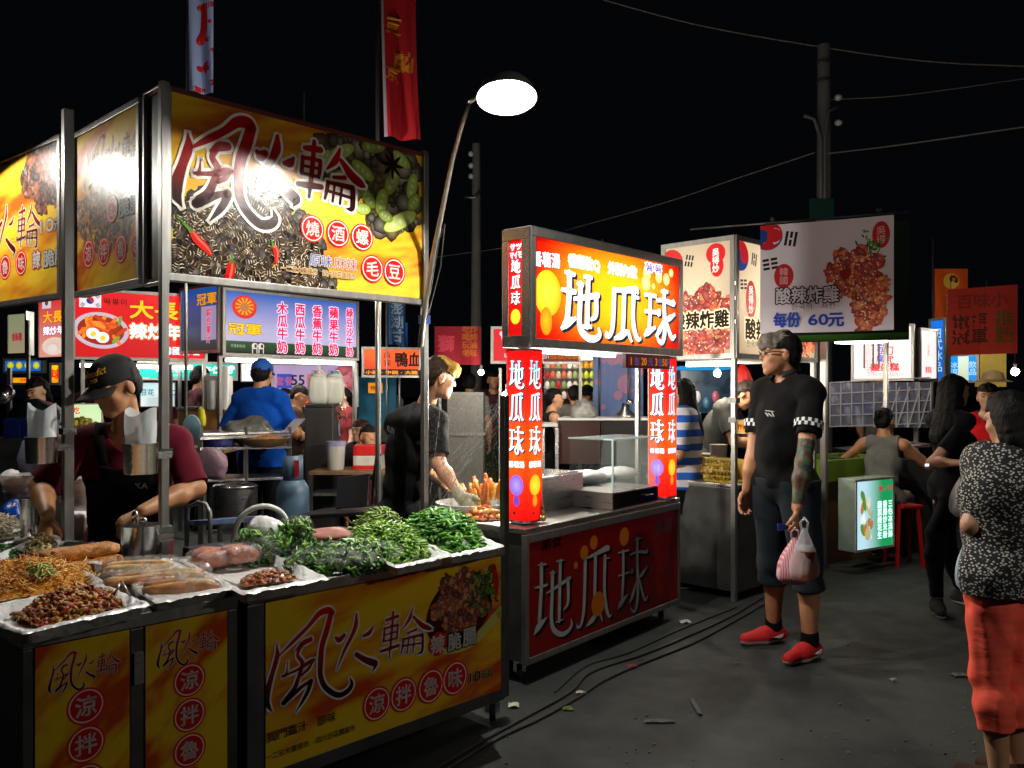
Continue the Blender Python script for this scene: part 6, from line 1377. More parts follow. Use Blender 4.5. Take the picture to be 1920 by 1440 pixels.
# --- generic figures of the stalls behind
SITD = .42
def sit(**k):
    r = {}
    for n_ in ('pel', 'chest', 'neck', 'head', 'lsh', 'rsh', 'lel', 'rel', 'lwr', 'rwr', 'lhip', 'rhip'): a = STAND[n_]; r[n_] = (a[0], a[1], a[2]-SITD)
    r.update(lkn=(-.13, .42, .52), rkn=(.13, .42, .52), lan=(-.13, .38, .085), ran=(.13, .38, .085), ltoe=(-.14, .54, .03), rtoe=(.14, .54, .03)); r.update(k); return r
def folk(label, u, vtop, Y, rz, top, sk='#b5805c', hair=('short', '#100d0c'), pose={}, h=None, **k):
    hh = h or (1.5+(735-vtop)/1600*Y)
    kk = dict(bottom=(cloth('#12141a'), {}), shoes=('shoe', BLACKC, M['white']), h=.011, eyes=False); kk.update(k)
    return person(label, at(u, Y), rz, hh, pose, 1.0, sk, k.get('look', (0, 0, 0)), hair=hair, top=top, **{a: b for a, b in kk.items() if a != 'look'})
tee = lambda c, **k: (cloth(c), dict(dict(sleeve=.6, hem=-.1, loose=.02), **k))
def bluecap(I): cap(mat('blue_cap_cloth', '#0a4a9a', .8, 0, .15, 40))(I)
folk('man in bright blue polo and blue cap, back to the viewer, under the milk sign', 490, 678, 7.3, -8, tee('#0a48a8', sleeve=.85), extra=bluecap, pose=dict(lel=(-.36, .02, 1.12), lwr=(-.36, .22, 1.08), rel=(.27, .05, 1.14), rwr=(.2, .3, 1.1)), girth=1.1) if False else person('man in bright blue polo and blue cap, back to the viewer, under the milk sign', at(490, 7.3), -10, 1.78, dict(lel=(-.33, .02, 1.13), lwr=(-.33, .24, 1.08), rel=(.27, .05, 1.14), rwr=(.2, .3, 1.1)), 1.12, '#b5805c', (0, -5, 0), .009, hair=('short', '#0c0a0a'), top=(cloth('#0a48a8'), dict(sleeve=.85, hem=-.1, loose=.024)), bottom=(cloth('#12141a'), {}), shoes=('shoe', BLACKC, M['white']), extra=bluecap, eyes=False)
folk('woman in white top facing the viewer, far left behind the posts', 72, 708, 7.4, 165, tee('#c8c8cc'), '#d8a888', ('pony', '#100c0a'), fem=True, eyes=True, look=(0, -15, 0), pose=dict(rel=(.3, .05, 1.15), rwr=(.15, .25, 1.1), lel=(-.3, .05, 1.15), lwr=(-.15, .25, 1.1)))
MM = folk('dark haired man in maroon shirt, seen from behind beside the teal sign', 373, 686, 9.2, -50, tee('#3a1018'))
folk('dark haired man in brown shirt bending right, behind the blue polo man', 558, 722, 9.0, -95, tee('#3a2a24'), look=(0, -25, 0), pose=dict(rel=(.22, .12, 1.15), rwr=(.1, .33, 1.2)))
folk('dark haired person behind the blue polo man, mostly hidden', 532, 728, 9.6, -60, tee('#18181c'))
PW = folk('pale faced woman right of the white jugs', 645, 726, 9.6, 120, tee('#8a3038'), '#d8ac90', ('pony', '#120d0b'), fem=True, eyes=True)
folk('seated woman with reddish hair, small, left of the black shirt vendor', 678, 783, 8.4, 150, tee('#2a2a2e'), '#b08068', ('bob', '#3a1c14'), pose=sit(), h=1.62, fem=True, eyes=True)
folk('seated dark haired man nearest the red and white cooler', 690, 800, 7.6, -150, tee('#141416'), pose=sit(), h=1.6)
folk('woman in black sleeveless top facing right, behind the left red column', 1036, 728, 8.6, -82, (BLACKC, dict(sleeve=0, hem=-.1, loose=.012)), '#d09a78', ('pony', '#0e0b0a'), fem=True, pose=dict(rel=(.2, .05, 1.14), rwr=(.14, .28, 1.22)))
GM = folk('dark haired man in grey shirt, back turned, behind the sleeveless woman', 1078, 722, 9.4, 10, tee('#7a7672'))
def blackcap(I): cap(BLACKC)(I)
folk('person in black cap beside the pale blue curtain', 1101, 722, 9.9, 160, tee('#2a1c18'), eyes=True, extra=blackcap)
m_, t_, b_, o_ = nt('blue_striped_knit'); tc = t_.nodes.new('ShaderNodeTexCoord'); wv = t_.nodes.new('ShaderNodeTexWave'); wv.bands_direction = 'Z'; wv.inputs['Scale'].default_value = 2.9; wv.inputs['Distortion'].default_value = .3
r_ = t_.nodes.new('ShaderNodeValToRGB'); r_.color_ramp.interpolation = 'CONSTANT'; r_.color_ramp.elements[0].color = C('#1c58b8')+(1,); r_.color_ramp.elements[1].position = .5; r_.color_ramp.elements[1].color = C('#d8d4dc')+(1,); t_.links.new(tc.outputs['Object'], wv.inputs['Vector']); t_.links.new(wv.outputs['Fac'], r_.inputs['Fac']); t_.links.new(r_.outputs['Color'], b_.inputs['Base Color']); b_.inputs['Roughness'].default_value = .85
folk('woman in blue and white striped top with long hair, behind the right red column', 1284, 706, 6.6, 70, (m_, dict(sleeve=.9, loose=.04, hem=-.12)), '#b98a68', ('long', '#0d0a09'), fem=True, h=1.6, bottom=(cloth('#0c0c10'), dict(to=.7, loose=.03, name='shorts')), pose=dict(lel=(-.27, .0, 1.13), lwr=(-.2, .2, .98)))
person('vendor in grey tee bending over the chicken counter', at(1322, 7.5), -118, 1.72, dict(chest=(0, .12, 1.22), neck=(0, .24, 1.42), head=(0, .36, 1.5), lsh=(-.18, .2, 1.38), rsh=(.18, .2, 1.38), lel=(-.24, .3, 1.1), rel=(.24, .32, 1.1), lwr=(-.1, .5, 1.08), rwr=(.12, .52, 1.08)), 1.05, '#c08c68', (0, -45, 0), .009, hair=('short', '#17110e'), top=(cloth('#4a4a46'), dict(sleeve=.7, hem=-.08, loose=.024)), bottom=(cloth('#12141a'), {}), shoes=('shoe', BLACKC, M['white']))
person('seated woman in grey tank top, back turned, leaning on the far counter', at(1650, 7.5), -35, 1.66, sit(pel=(0, -.02, .60), chest=(0, .1, .92), neck=(0, .16, 1.15), head=(0, .22, 1.3), lsh=(-.18, .13, 1.09), rsh=(.18, .13, 1.09), lel=(-.40, .1, .88), lwr=(-.25, .3, .78), rel=(.36, .3, .9), rwr=(.2, .5, .95), lhip=(-.1, 0, .58), rhip=(.1, 0, .58), lkn=(-.14, .42, .58), rkn=(.14, .42, .58)), 1.05, '#b07c58', (-20, -10, 0), .009, hair=('bun', '#0d0b0a'), top=(cloth('#6a6a66'), dict(sleeve=0, hem=-.06, loose=.012, neck=.11)), bottom=(mat('patterned_trousers', '#2a2a2c', .85, 0, .8, 40), dict(loose=.02)), shoes=('shoe', BLACKC, M['white']), fem=True, eyes=False)
folk('person in red vest half hidden behind the two women on the right', 1852, 718, 6.6, 150, tee('#b01018'), '#b88c70', ('short', '#100d0c'), eyes=True, bottom=(cloth('#1a2a80'), {}))
folk('person in straw hat far off at the right, under the yellow lantern', 1862, 730, 9.5, 180, tee('#3a3428'), eyes=True)
c = P(1862, 716, 9.5); o = MB().lathe([(.2, 0), (.12, .03), (.10, .1), (.03, .13)], c, (0, 0, 1), 24).build('straw_hat', mat('straw', '#b89a68', .8, 0, .2, 30), None, True, auto=True); tag(o, 'straw hat worn by the person under the yellow lantern', 'hat')
folk('dark haired person far behind the blond vendor', 880, 700, 10.5, 0, tee('#8a8a88'))
def clone(I, label, u, Y, rz, k=1.0):
    c = copy_tree(I['t']); c.location = at(u, Y); c.rotation_euler.z = math.radians(rz); c.scale = (k, k, k); c['label'] = label
clone(GM, 'dark haired person in grey, far behind the thin post by the orange sign', 722, 11.5, 160, 1.08)
clone(MM, 'person in maroon far behind between the left posts', 165, 11, 30, .98)
clone(PW, 'woman in dark red far behind the teal sign', 300, 11.6, 60, 1.03)
clone(MM, 'person in maroon far off, left of the bare bulb', 925, 11.5, -120, 1.0)
clone(GM, 'person in grey far off behind the jugs', 590, 11.8, 40, 1.06)
clone(PW, 'woman in dark red far off behind the blue striped top', 1255, 10.5, -60, 1.05)
clone(GM, 'person in grey behind the wire rack', 1640, 11, 190, 1.1)
# ------------------------------------------------------------------ stalls and gear behind
def em(e): return print_mat('backlit_sheet_%d' % int(e*100), .4, e, 0, .1)
def bsign(name, label, u0, Y0, u1, Y1, vt, vb, e, paint, fr=.03, depth=.08, group=None, cat='sign', post=None, sheet='sign_face', fm=None):
    O = P(u0, vb, Y0); X_ = P(u1, vb, Y1); ex = Vector((X_.x-O.x, X_.y-O.y, 0)); h = (vb-vt)*Y0/F
    root, a = framed(name, label, O, ex, ex.length, h, O.z, fr, depth=depth, group=group, cat=cat, fm=fm); paint(a); a.build(sheet, em(e) if e else M['dimprint'], root, .001)
    if post:
        b = MB()
        for q in post: b.post(O+ex*q-ex.normalized().cross(UP)*(depth*.5)-UP*O.z, O+ex*q-ex.normalized().cross(UP)*(depth*.5), .035, ex.normalized(), ex.normalized().cross(UP))
        b.build('post', M['frame'], root)
    return root
def full(a, c, c2=None): a.rect(0, 0, a.w, a.h, c, c2); a.layer()
# rice cake stall
def p_rice(a):
    full(a, '#d81018', '#c00c14'); w, h = a.w, a.h
    a.rect(w*.03, h*.76, w*.19, h*.97, '#e8dce8'); a.layer(); taegeuk(a, w*.11, h*.865, h*.055)
    for dx, dy, r_ in ((-.055, .055, .6), (.055, .055, -.6), (-.055, -.055, -.6), (.055, -.055, .6)): trigram(a, w*.11+dx*w, h*.865+dy*h*1.2, h*.06, r_+1.57, (1, 0, 1), '#201c24')
    a.text('떡볶이', w*.3, h*.86, h*.12, '#3a0810', bold=.02)
    a.text('大長今', w*.69, h*.76, h*.30, '#f4b41c', w=w*.58, bold=.03, out=[(.06, '#3a1408')]); a.text('辣炒年糕', w*.68, h*.42, h*.26, '#f4ecf4', w=w*.56, bold=.03, out=[(.09, '#c88410')])
    a.text('韓國料理', w*.81, h*.12, h*.14, '#e8d8dc', w=w*.30, bold=.02)
    a.disc(w*.19, h*.41, w*.21, h*.28, '#dcd0dc', 34, -.12, '#b8a8b8'); a.layer(); a.disc(w*.19, h*.41, w*.175, h*.225, '#b0340c', 30, -.12, '#8a2008'); a.layer()
    r_ = random.Random(3)
    for k in range(26):
        x, y, t = w*.19+r_.gauss(0, w*.06), h*.46+r_.gauss(0, h*.08), r_.random()*3; a.L += .2; a.stroke([(x-.06*math.cos(t), y-.04*math.sin(t), .03), (x, y, .038), (x+.06*math.cos(t), y+.04*math.sin(t), .03)], 0, r_.choice(['#d85a14', '#e8741c', '#b83c0c', '#f08a2c']), 3)
    a.layer()
    for x, y in ((.13, .36), (.20, .30)): a.disc(w*x, h*y, w*.05, h*.085, '#f4eef0', 20, -.2); a.layer(); a.disc(w*(x+.002), h*(y-.01), w*.022, h*.045, '#f0c838', 16); a.layer()
    for x, y, t in ((.33, .57, 1.4), (.3, .27, .8)): a.stroke([(w*x-.03*math.cos(t), h*y-.03*math.sin(t), .03), (w*x+.03*math.cos(t), h*y+.03*math.sin(t), .03)], 0, '#6a9a3c'); a.layer()
rs = bsign('stall_sign', 'red backlit sign with yellow characters and a plate of rice cakes', 134, 8.06, 389, 8.7, 539, 674, 1.0, p_rice, post=(.08, .98))
def p_rice2(a):
    full(a, '#d81018', '#e8a090'); w, h = a.w, a.h; a.rect(w*.1, h*.78, w*.4, h*.97, '#e0d4e0'); a.layer(); taegeuk(a, w*.25, h*.875, h*.05)
    a.text('大長今', w*.62, h*.64, h*.2, '#f0b020', w=w*1.0, bold=.03, out=[(.06, '#3a1408')]); a.text('辣炒年糕', w*.6, h*.42, h*.15, '#f0e4ec', w=w*.95, bold=.03, out=[(.09, '#4a3040')])
    a.disc(w*.5, h*.17, w*.4, h*.14, '#e8c0a8', 24, 0, '#f0dcd0'); a.layer(); a.disc(w*.45, h*.13, w*.16, h*.07, '#f4e4e0', 20)
bsign('stall_sign', 'narrow red and pale side sign of the rice cake stall, at its left', 71, 8.4, 133, 8.07, 549, 676, .9, p_rice2)
# milk stall
MILK = ('木瓜牛奶', '西瓜牛奶', '香蕉牛奶', '蘋果牛奶', '綠豆沙牛奶')
def p_milk(a):
    w, h = a.w, a.h; a.picture(lambda X, Y: np.array(C('#2c5cb4'))*np.clip(Y*1.4-.4, 0, 1)[..., None]+np.array(C('#b8b0d8'))*(1-np.clip(Y*1.4-.4, 0, 1))[..., None]*(.9+.2*fbm(X*3, Y*9, 3))[..., None], res=.05); a.layer()
    a.rect(0, 0, w, h*.2, '#1c4a20', '#0c1c10'); a.layer(); a.rect(0, 0, w, h*.03, '#081008'); a.layer()
    a.disc(w*.13, h*.76, w*.085, h*.19, '#d01c14', 30); a.layer(); a.disc(w*.13, h*.77, w*.064, h*.145, '#e8a81c', 30); a.layer()
    for k in range(12): t = k*PI/6; a.stroke([(w*.13+math.cos(t)*.03, h*.77+math.sin(t)*.03, .004), (w*.13+math.cos(t)*w*.062, h*.77+math.sin(t)*h*.14, .03)], 0, '#d0481c', 2)
    a.layer(); a.disc(w*.13, h*.76, w*.032, h*.075, '#b8703c', 20); a.layer()
    a.text('冠軍', w*.135, h*.4, h*.2, '#e8c81c', w=w*.24, bold=.03, out=[(.06, '#2a2008')]); a.text('花蓮創始店', w*.085, h*.12, h*.055, '#9ab09a')
    for x, y in ((.20, .13), (.245, .13)): a.disc(w*x, h*y, .035, .03, '#d8d0d0', 12); a.layer(); a.rect(w*x-.03, h*y-.07, w*x-.02, h*y, '#d8d0d0'); a.rect(w*x+.02, h*y-.07, w*x+.03, h*y, '#d8d0d0'); a.disc(w*x+.01, h*y, .015, .02, '#4a2020', 8); a.layer()
    for i, t_ in enumerate(MILK): n = len(t_); a.text(t_, w*(.40+.135*i), h*.47, h*(.215 if n == 4 else .175), '#e01c4c', vertical=True, pitch=1.02, bold=.035, out=[(.10, '#f0d8ec')])
bsign('stall_sign', 'blue drinks menu sign with five columns of pink characters', 417, 8.0, 672, 9.3, 538, 667, .62, p_milk, post=(.0, .99))
def p_milk2(a):
    w, h = a.w, a.h; a.rect(0, 0, w, h, '#1c5cb8', '#20402c'); a.layer(); a.rect(w*.55, h*.16, w*.95, h*.7, '#b0a8d0'); a.layer(); a.text('冠軍', w*.7, h*.82, h*.2, '#e0a81c', w=w*.55, bold=.03, out=[(.05, '#2a2008')]); a.text('綜合果汁', w*.75, h*.39, h*.14, '#c83a5c', vertical=True, bold=.04, out=[(.08, '#e8c8dc')])
bsign('stall_sign', 'narrow blue side sign with vertical characters, left of the drinks menu', 338, 8.5, 412, 8.02, 541, 665, .6, p_milk2)
def striplight(label, a_, b_, w, s, col=(1, .97, .92)):
    t = thing('strip_light', label, 'lamp', (a_+b_)/2, 'strip lights under the stall roofs'); MB().bar(a_, b_, w, .03).build('tube', glow_mat('strip_glow_%d' % s, col, s), t); MB().bar(a_+UP*.03, b_+UP*.03, w*1.3, .02).build('fitting', M['white'], t)
striplight('white strip light under the blue drinks menu', P(425, 675, 8.5), P(664, 682, 9.5), .06, 16)
striplight('white strip light under the red rice cake sign', P(150, 685, 8.5), P(360, 690, 9.1), .05, 12)
striplight('strip light inside the fried chicken stall', P(1290, 684, 6.9), P(1368, 682, 6.6), .05, 13)
striplight('glowing strip over the far counter at the right, widened to stand for lit white canvas', P(1575, 642, 8.6), P(1655, 640, 8.2), .16, 9)  # widened strip, its glow stands in for a lit white canvas roof
mt = thing('stall_canopy', 'pale canopy edge over the blue polo man', 'canopy', P(540, 668, 9)); MB().para(P(416, 671, 8.3), P(672, 671, 9.6)-P(416, 671, 8.3), Vector((-.3, 1.6, .15)), UP*.02).build('sheet', mat('pale_canopy', '#a8a49c', .7), mt)
# small lit signs far left
def plain(bgc, items, c2=None):
    def f(a):
        full(a, bgc, c2)
        for t_, x, y, hh, c_, *r_ in items: a.text(t_, a.w*x, a.h*y, a.h*hh, c_, bold=.03, **(r_[0] if r_ else {}))
    return f
bsign('stall_sign', 'small pale green sign with three red characters, far left', 13, 9.6, 51, 9.4, 586, 668, .55, plain('#a8b088', [('香酥雞', .5, .42, .22, '#b82038', dict(w=.2))], '#c8b890'))
def p_yellow(a):
    full(a, '#1458a8'); r_ = random.Random(2)
    for i in range(4): a.disc(a.w*(.14+.24*i), a.h*.55, a.w*.09, a.h*.35, '#c8c41c', 12, 0, '#a8a010'); a.layer()
bsign('stall_sign', 'blue sign with yellow fruit shapes, far left', 6, 10.6, 82, 10.6, 672, 700, 1.0, p_yellow)
bsign('stall_sign', 'orange lit sign with a red character, between the left posts', 93, 10.0, 115, 10.0, 680, 722, 1.1, plain('#f0a80c', [('球', .55, .5, .6, '#c81808')], '#e8800c'))
bsign('stall_sign', 'orange lit strip with red blocks, far left', 20, 10.8, 62, 10.8, 704, 722, 1.0, plain('#f09a0c', [('炸物', .6, .5, .7, '#c81808')]))
def p_teal(a): full(a, '#10a89c', '#109890'); a.text('杏仁乳', a.w*.3, a.h*.62, a.h*.42, '#e4f4f0', w=a.w*.3, bold=.03); a.text('杏仁乳', a.w*.8, a.h*.6, a.h*.55, '#e4f4f0', w=a.w*.34, bold=.03); a.text('古早味杏仁豆腐', a.w*.3, a.h*.2, a.h*.16, '#c8e070'); a.disc(a.w*.96, a.h*.75, a.h*.2, a.h*.18, '#e8e8d8', 16)
bsign('stall_sign', 'teal lit sign with white characters behind the cap vendor', 257, 10.2, 446, 10.6, 677, 713, 1.0, p_teal)
def p_menu(a):
    full(a, '#b09ac8', '#a08ab8'); w, h = a.w, a.h; a.rect(0, 0, w, h*.26, '#b81838', '#8c1428'); a.layer(); a.rect(w*.04, h*.42, w*.22, h*.78, '#2c48b0'); a.rect(w*.4, h*.42, w*.55, h*.78, '#c86a58'); a.layer()
    a.text('套餐', w*.13, h*.6, h*.24, '#c85a70'); a.text('55', w*.29, h*.63, h*.36, '#2a2430', bold=.02); a.text('65', w*.62, h*.63, h*.36, '#2a2430', bold=.02); a.text('歡迎光臨', w*.35, h*.12, h*.13, '#d8b040'); meat(a, w*.86, h*.6, w*.12, h*.3, 3, 150, .05, ('#c84860', '#a83048', '#e08090'))
bsign('stall_sign', 'mauve price menu with 55 and 65, behind the white jugs', 508, 10.6, 672, 10.9, 680, 764, .55, p_menu)
def p_duck(a):
    full(a, '#d8541c', '#c8380c'); w, h = a.w, a.h; a.rect(0, 0, w, h*.24, '#181010'); a.layer(); a.text('鴨血', w*.8, h*.62, h*.6, '#1c0c08', w=w*.5, bold=.03); a.text('麻辣', w*.42, h*.62, h*.3, '#3a1008', vertical=True); a.text('小碗·中碗·大碗', w*.5, h*.11, h*.15, '#e89a1c', w=w*.95, bold=.03)
bsign('stall_sign', 'orange sign with large black characters behind the blond vendor', 678, 10.4, 790, 10.6, 650, 708, .95, p_duck)
def fabric(name, label, u0, Y0, u1, Y1, vt, vb, paint, sw=.03, e=0, cat='banner', pole=False, lean=0, group=None):
    O = P(u0, vb, Y0); X_ = P(u1, vb, Y1); ex = Vector((X_.x-O.x, X_.y-O.y, 0)); w = ex.length; ex.normalize(); h = (vb-vt)*Y0/F; root = thing(name, label, cat, O, group)
    a = Art(O, ex, w, h); a.picture(lambda X, Y: np.ones(X.shape+(3,))*np.array((1, 1, 1)), res=min(w, h)/14); n0 = len(a.v); a.layer(); paint(a)
    for i in range(n0): a.c[i] = a.base
    k = 9/max(w, .2)
    def bend(x, y): return sw*math.sin(x*k+y*1.7)*(1.1-y/h)
    a.v = [(x+lean*(1-y/h)**2*.5, y, z+bend(x, y)) for x, y, z in a.v]; a.build('print', em(e) if e else M['dimprint'], root, 0)
    n = ex.cross(UP); MB().sheet([[O+ex*(w*i/12+lean*(1-j/8)**2*.5)+UP*(h*j/8)+n*(bend(w*i/12, h*j/8)-.004) for j in range(9)] for i in range(13)]).build('backing', mat('cloth_back_%s' % ('%02x%02x%02x' % tuple(int(min(1, q)*255) for q in a.base)), tuple(q*.8 for q in a.base), .85), root, True)
    if pole: MB().tube([O-ex*.02-UP*O.z, O-ex*.02+UP*(h+.4)], .013, 8).build('pole', M['frame'], root, True)
    return root
def fp(bgc, items, strokes=()):
    def f(a):
        a.base = C(bgc)
        for t_, x, y, hh, c_, *r_ in items: a.text(t_, a.w*x, a.h*y, hh, c_, bold=.03, **(r_[0] if r_ else {}))
        for s_, c_ in strokes: a.stroke([(x*a.w, y*a.h, w_) for x, y, w_ in s_], 0, c_); a.layer()
    return f
fabric('feather_flag', 'pale grey tall flag with red brush strokes, behind the big sign', 354, 6.6, 400, 6.65, -70, 172, fp('#8c9cc8', [], [([(.45, .66, .05), (.95, .70, .04)], '#b01018'), ([(.62, .68, .045), (.6, .5, .05), (.45, .40, .06)], '#b01018'), ([(.85, .56, .03), (.75, .42, .04)], '#b01018'), ([(.98, .34, .03), (.75, .22, .06)], '#b01018'), ([(.45, .19, .05), (.7, .2, .05)], '#b01018'), ([(.7, .2, .04), (.95, .08, .05)], '#b01018'), ([(.3, .02, .05), (.6, .03, .03)], '#b01018'), ([(.5, .98, .05), (.9, .8, .05)], '#b01018')]), pole=True)
fabric('feather_flag', 'red tall flag with gold characters, left of the work lamp', 713, 6.2, 780, 6.3, -80, 256, fp('#a8101c', [('買', .35, .63, .13, '#c87a1c', dict(rot=-.1)), ('蘭', .62, .43, .16, '#c87a1c', dict(rot=-.15)), ('京', .3, .36, .12, '#c87a1c', dict(rot=-.1)), ('二', .7, .85, .16, '#c87a1c')], [([(.015, 0, .03), (.015, .5, .03), (.015, 1, .03)], '#9a8a98')]), sw=.04, pole=True, lean=.06)
fabric('feather_flag', 'dark blue flag with white characters, beyond the big sign post', 728, 10.5, 760, 10.6, 560, 646, fp('#1c3c68', [('澎湖甘', .5, .5, .17, '#7a8a9a', dict(vertical=True))]), pole=True)
fabric('feather_flag', 'small bright blue flag beside the dark blue flag', 752, 11, 764, 11, 605, 650, fp('#1c5cb0', []), pole=True)
fabric('hanging_banner', 'dark red banner with faded golden characters, above the blond vendor', 815, 9.6, 901, 9.6, 612, 684, fp('#7a0c1c', [('吃喝玩樂', .68, .62, .09, '#9a5018', dict(vertical=True)), ('炸烤滷味', .85, .62, .09, '#9a5018', dict(vertical=True)), ('獅', .25, .55, .2, '#a83040')]))
def p_lion(a):
    full(a, '#c00c1c'); a.stroke([(a.w*.35, a.h*.86, .05), (a.w*.5, a.h*.76, .02)], 0, '#e8c8d8'); a.layer(); a.stroke([(a.w*.38, a.h*.76, .03), (a.w*.5, a.h*.55, .03), (a.w*.8, a.h*.45, .02), (a.w*1.0, a.h*.55, .02)], 0, '#e8c8d8'); a.layer(); a.text('LION', a.w*.72, a.h*.18, a.h*.17, '#e8d8dc')
bsign('stall_sign', 'red sign with pale curved emblem, half hidden by the red light column', 920, 9.2, 975, 9.2, 612, 682, .75, p_lion)
bsign('stall_sign', 'dark red menu strip with gold characters, under the orange sign', 1014, 9.4, 1090, 9.4, 655, 683, .35, plain('#6a1418', [('SH', .08, .5, .5, '#d8c8c8'), ('龍鬚捲糖', .6, .5, .5, '#c8881c', dict(w=.33))]))
# product wall, curtain, counter behind the red cart
pw = thing('candy_shelf', 'bright shelf of orange and yellow packets behind the red cart', 'shelf', P(1085, 760, 10.6)); r_ = random.Random(12); b = MB(); b.para(P(1020, 765, 10.9), P(1116, 765, 10.9)-P(1020, 765, 10.9), Vector((0, .05, 0)), UP*.72); b.build('back_panel', mat('pale_panel', '#a8a098', .7), pw)
for k in range(4): MB().para(P(1020, 690+k*19, 10.6), P(1116, 690+k*19, 10.6)-P(1020, 690+k*19, 10.6), Vector((0, .25, 0)), UP*.02).build('board', M['white'], pw)
for k in range(4):
    for i in range(9):
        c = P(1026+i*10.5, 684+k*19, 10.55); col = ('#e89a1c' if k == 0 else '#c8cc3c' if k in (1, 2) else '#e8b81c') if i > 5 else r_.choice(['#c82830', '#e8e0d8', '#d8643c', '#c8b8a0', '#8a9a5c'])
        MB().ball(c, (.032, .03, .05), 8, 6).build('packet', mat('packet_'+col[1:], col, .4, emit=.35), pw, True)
striplight('strip light over the candy shelf', P(1030, 672, 10.3), P(1110, 672, 10.3), .05, 12)
def p_cur(a):
    a.base = C('#6478a8')
    for x, y, r__ in ((.25, .86, .05), (.4, .88, .08), (.58, .85, .05), (.8, .86, .06), (.68, .52, .105), (.2, .2, .03), (.5, .36, .05), (.95, .7, .05), (.1, .55, .04)): a.disc(a.w*x, a.h*y, r__, r__*1.0, '#a87a98', 22); a.layer()
    a.text('冰淇淋 霜淇淋', a.w*.4, a.h*.68, .05, '#9a6a80')
fabric('cloth_curtain', 'pale blue cloth curtain with pink round patches behind the glass case', 1112, 9.2, 1206, 9.2, 655, 790, p_cur, .02, cat='curtain')
b = thing('curtain_poles', 'two dark poles in front of the pale blue curtain', 'poles', P(1150, 780, 9.0))
for u in (1124, 1178): MB().tube([P(u, 660, 9.05), P(u, 790, 9.05)], .012, 8).build('pole', M['dsteel'], b, True)
bc = thing('brown_counter', 'dark reddish brown counter behind the red cart', 'counter', P(1120, 880, 8.4)); MB().para(P(1048, 870, 8.3), P(1125, 870, 8.3)-P(1048, 870, 8.3), Vector((.1, .6, 0)), UP*.43).build('left_panel', mat('red_brown_wood', '#3a120c', .4, 0, .3, 4), bc); MB().para(P(1127, 870, 8.3), P(1215, 870, 8.3)-P(1127, 870, 8.3), Vector((.1, .6, 0)), UP*.43).build('right_panel', mat('dark_brown_wood', '#160a08', .4, 0, .3, 4), bc); MB().para(P(1046, 788, 8.27), P(1217, 788, 8.27)-P(1046, 788, 8.27), Vector((.1, .65, 0)), UP*.02).build('top', M['white'], bc)
lump('clear_bags', 'silvery heap of clear plastic bags on the brown counter', 'bags', P(1093, 772, 8.5), (.13, .1, .12), mat('silvery_plastic', '#9a9a94', .2, .3, .4, 20, .8, 40), 6, amp=.5)
t = thing('desk_lamp', 'small dark appliance with a bright tip on the brown counter', 'appliance', P(1175, 785, 8.5)); MB().lathe([(.12, 0), (.1, .05), (.04, .1), (.03, .16)], P(1172, 786, 8.5), (0, 0, 1), 16).build('base', M['steel'], t, True); MB().ball(P(1180, 754, 8.45), (.04, .03, .03)).build('head', M['bsteel'], t, True)
wt = thing('side_table', 'small white table left of the brown counter', 'table', P(1032, 830, 8.0)); MB().para(P(1016, 800, 8.0), P(1046, 800, 8.0)-P(1016, 800, 8.0), Vector((0, .4, 0)), UP*.03).build('top', M['white'], wt)
for u in (1018, 1044): MB().bar(P(u, 803, 8.05), P(u, 803, 8.05)-UP*(P(u, 803, 8.05).z), .03).build('leg', M['steel'], wt)
# bulbs
def bulb(label, p, s, r_=.035, col=(1, .93, .8)):
    t = thing('hanging_bulb', label, 'lamp', p, 'bare bulbs under the stall roofs'); MB().ball(p, r_, 12, 8).build('bulb', glow_mat('bare_bulb_%d' % s, col, s), t, True); MB().lathe([(.014, r_*.8), (.016, r_*.8+.05)], p, (0, 0, 1), 10).build('socket', M['dsteel'], t); MB().tube([p+UP*(r_+.04), p+UP*(r_+.5)], .004, 5).build('cord', M['rubber'], t)
bulb('bright bare bulb beside the left red column, over the fried sticks', P(952, 744, 5.6), 1300, .04)
bulb('small bare bulb below the dark red banner', P(902, 698, 9.2), 500, .03)
bulb('bare bulb inside the yellow snack stall, above the blond vendor', P(700, 545, 6.2), 1200, .035)
bulb('bare bulb over the cap vendor, hidden behind the side sign', P(215, 500, 5.3), 350, .035)
bulb('bare bulb at the far right, above the straw hat', P(1903, 697, 8.3), 260, .035)
bulb('bare bulb above the vendor in grey, in the chicken stall', P(1345, 700, 7.2), 900, .03, (1, .85, .65))
bulb('added bulb hidden behind the big yellow sign to light the tall flags', P(570, 320, 5.75), 450, .035)  # added out of sight so that the tall flags receive light
bulb('added bulb hidden by the dark red banner at the right to light the orange flag', P(1850, 610, 10.0), 200, .03)  # extra unseen bulb, put in to brighten the orange flag
bulb('added bulb behind the white hanging banner to light the green counter', P(1600, 560, 7.0), 900, .03)  # added source, brings light to the green counter
bulb('bare bulb behind the drinks menu, over the jugs', P(560, 600, 8.8), 2600, .03)
bulb('bare bulb behind the rice cake sign', P(240, 600, 9.3), 2800, .03)
bulb('bare bulb behind the orange sign box, over the brown counter', P(1130, 560, 7.6), 1300, .03)
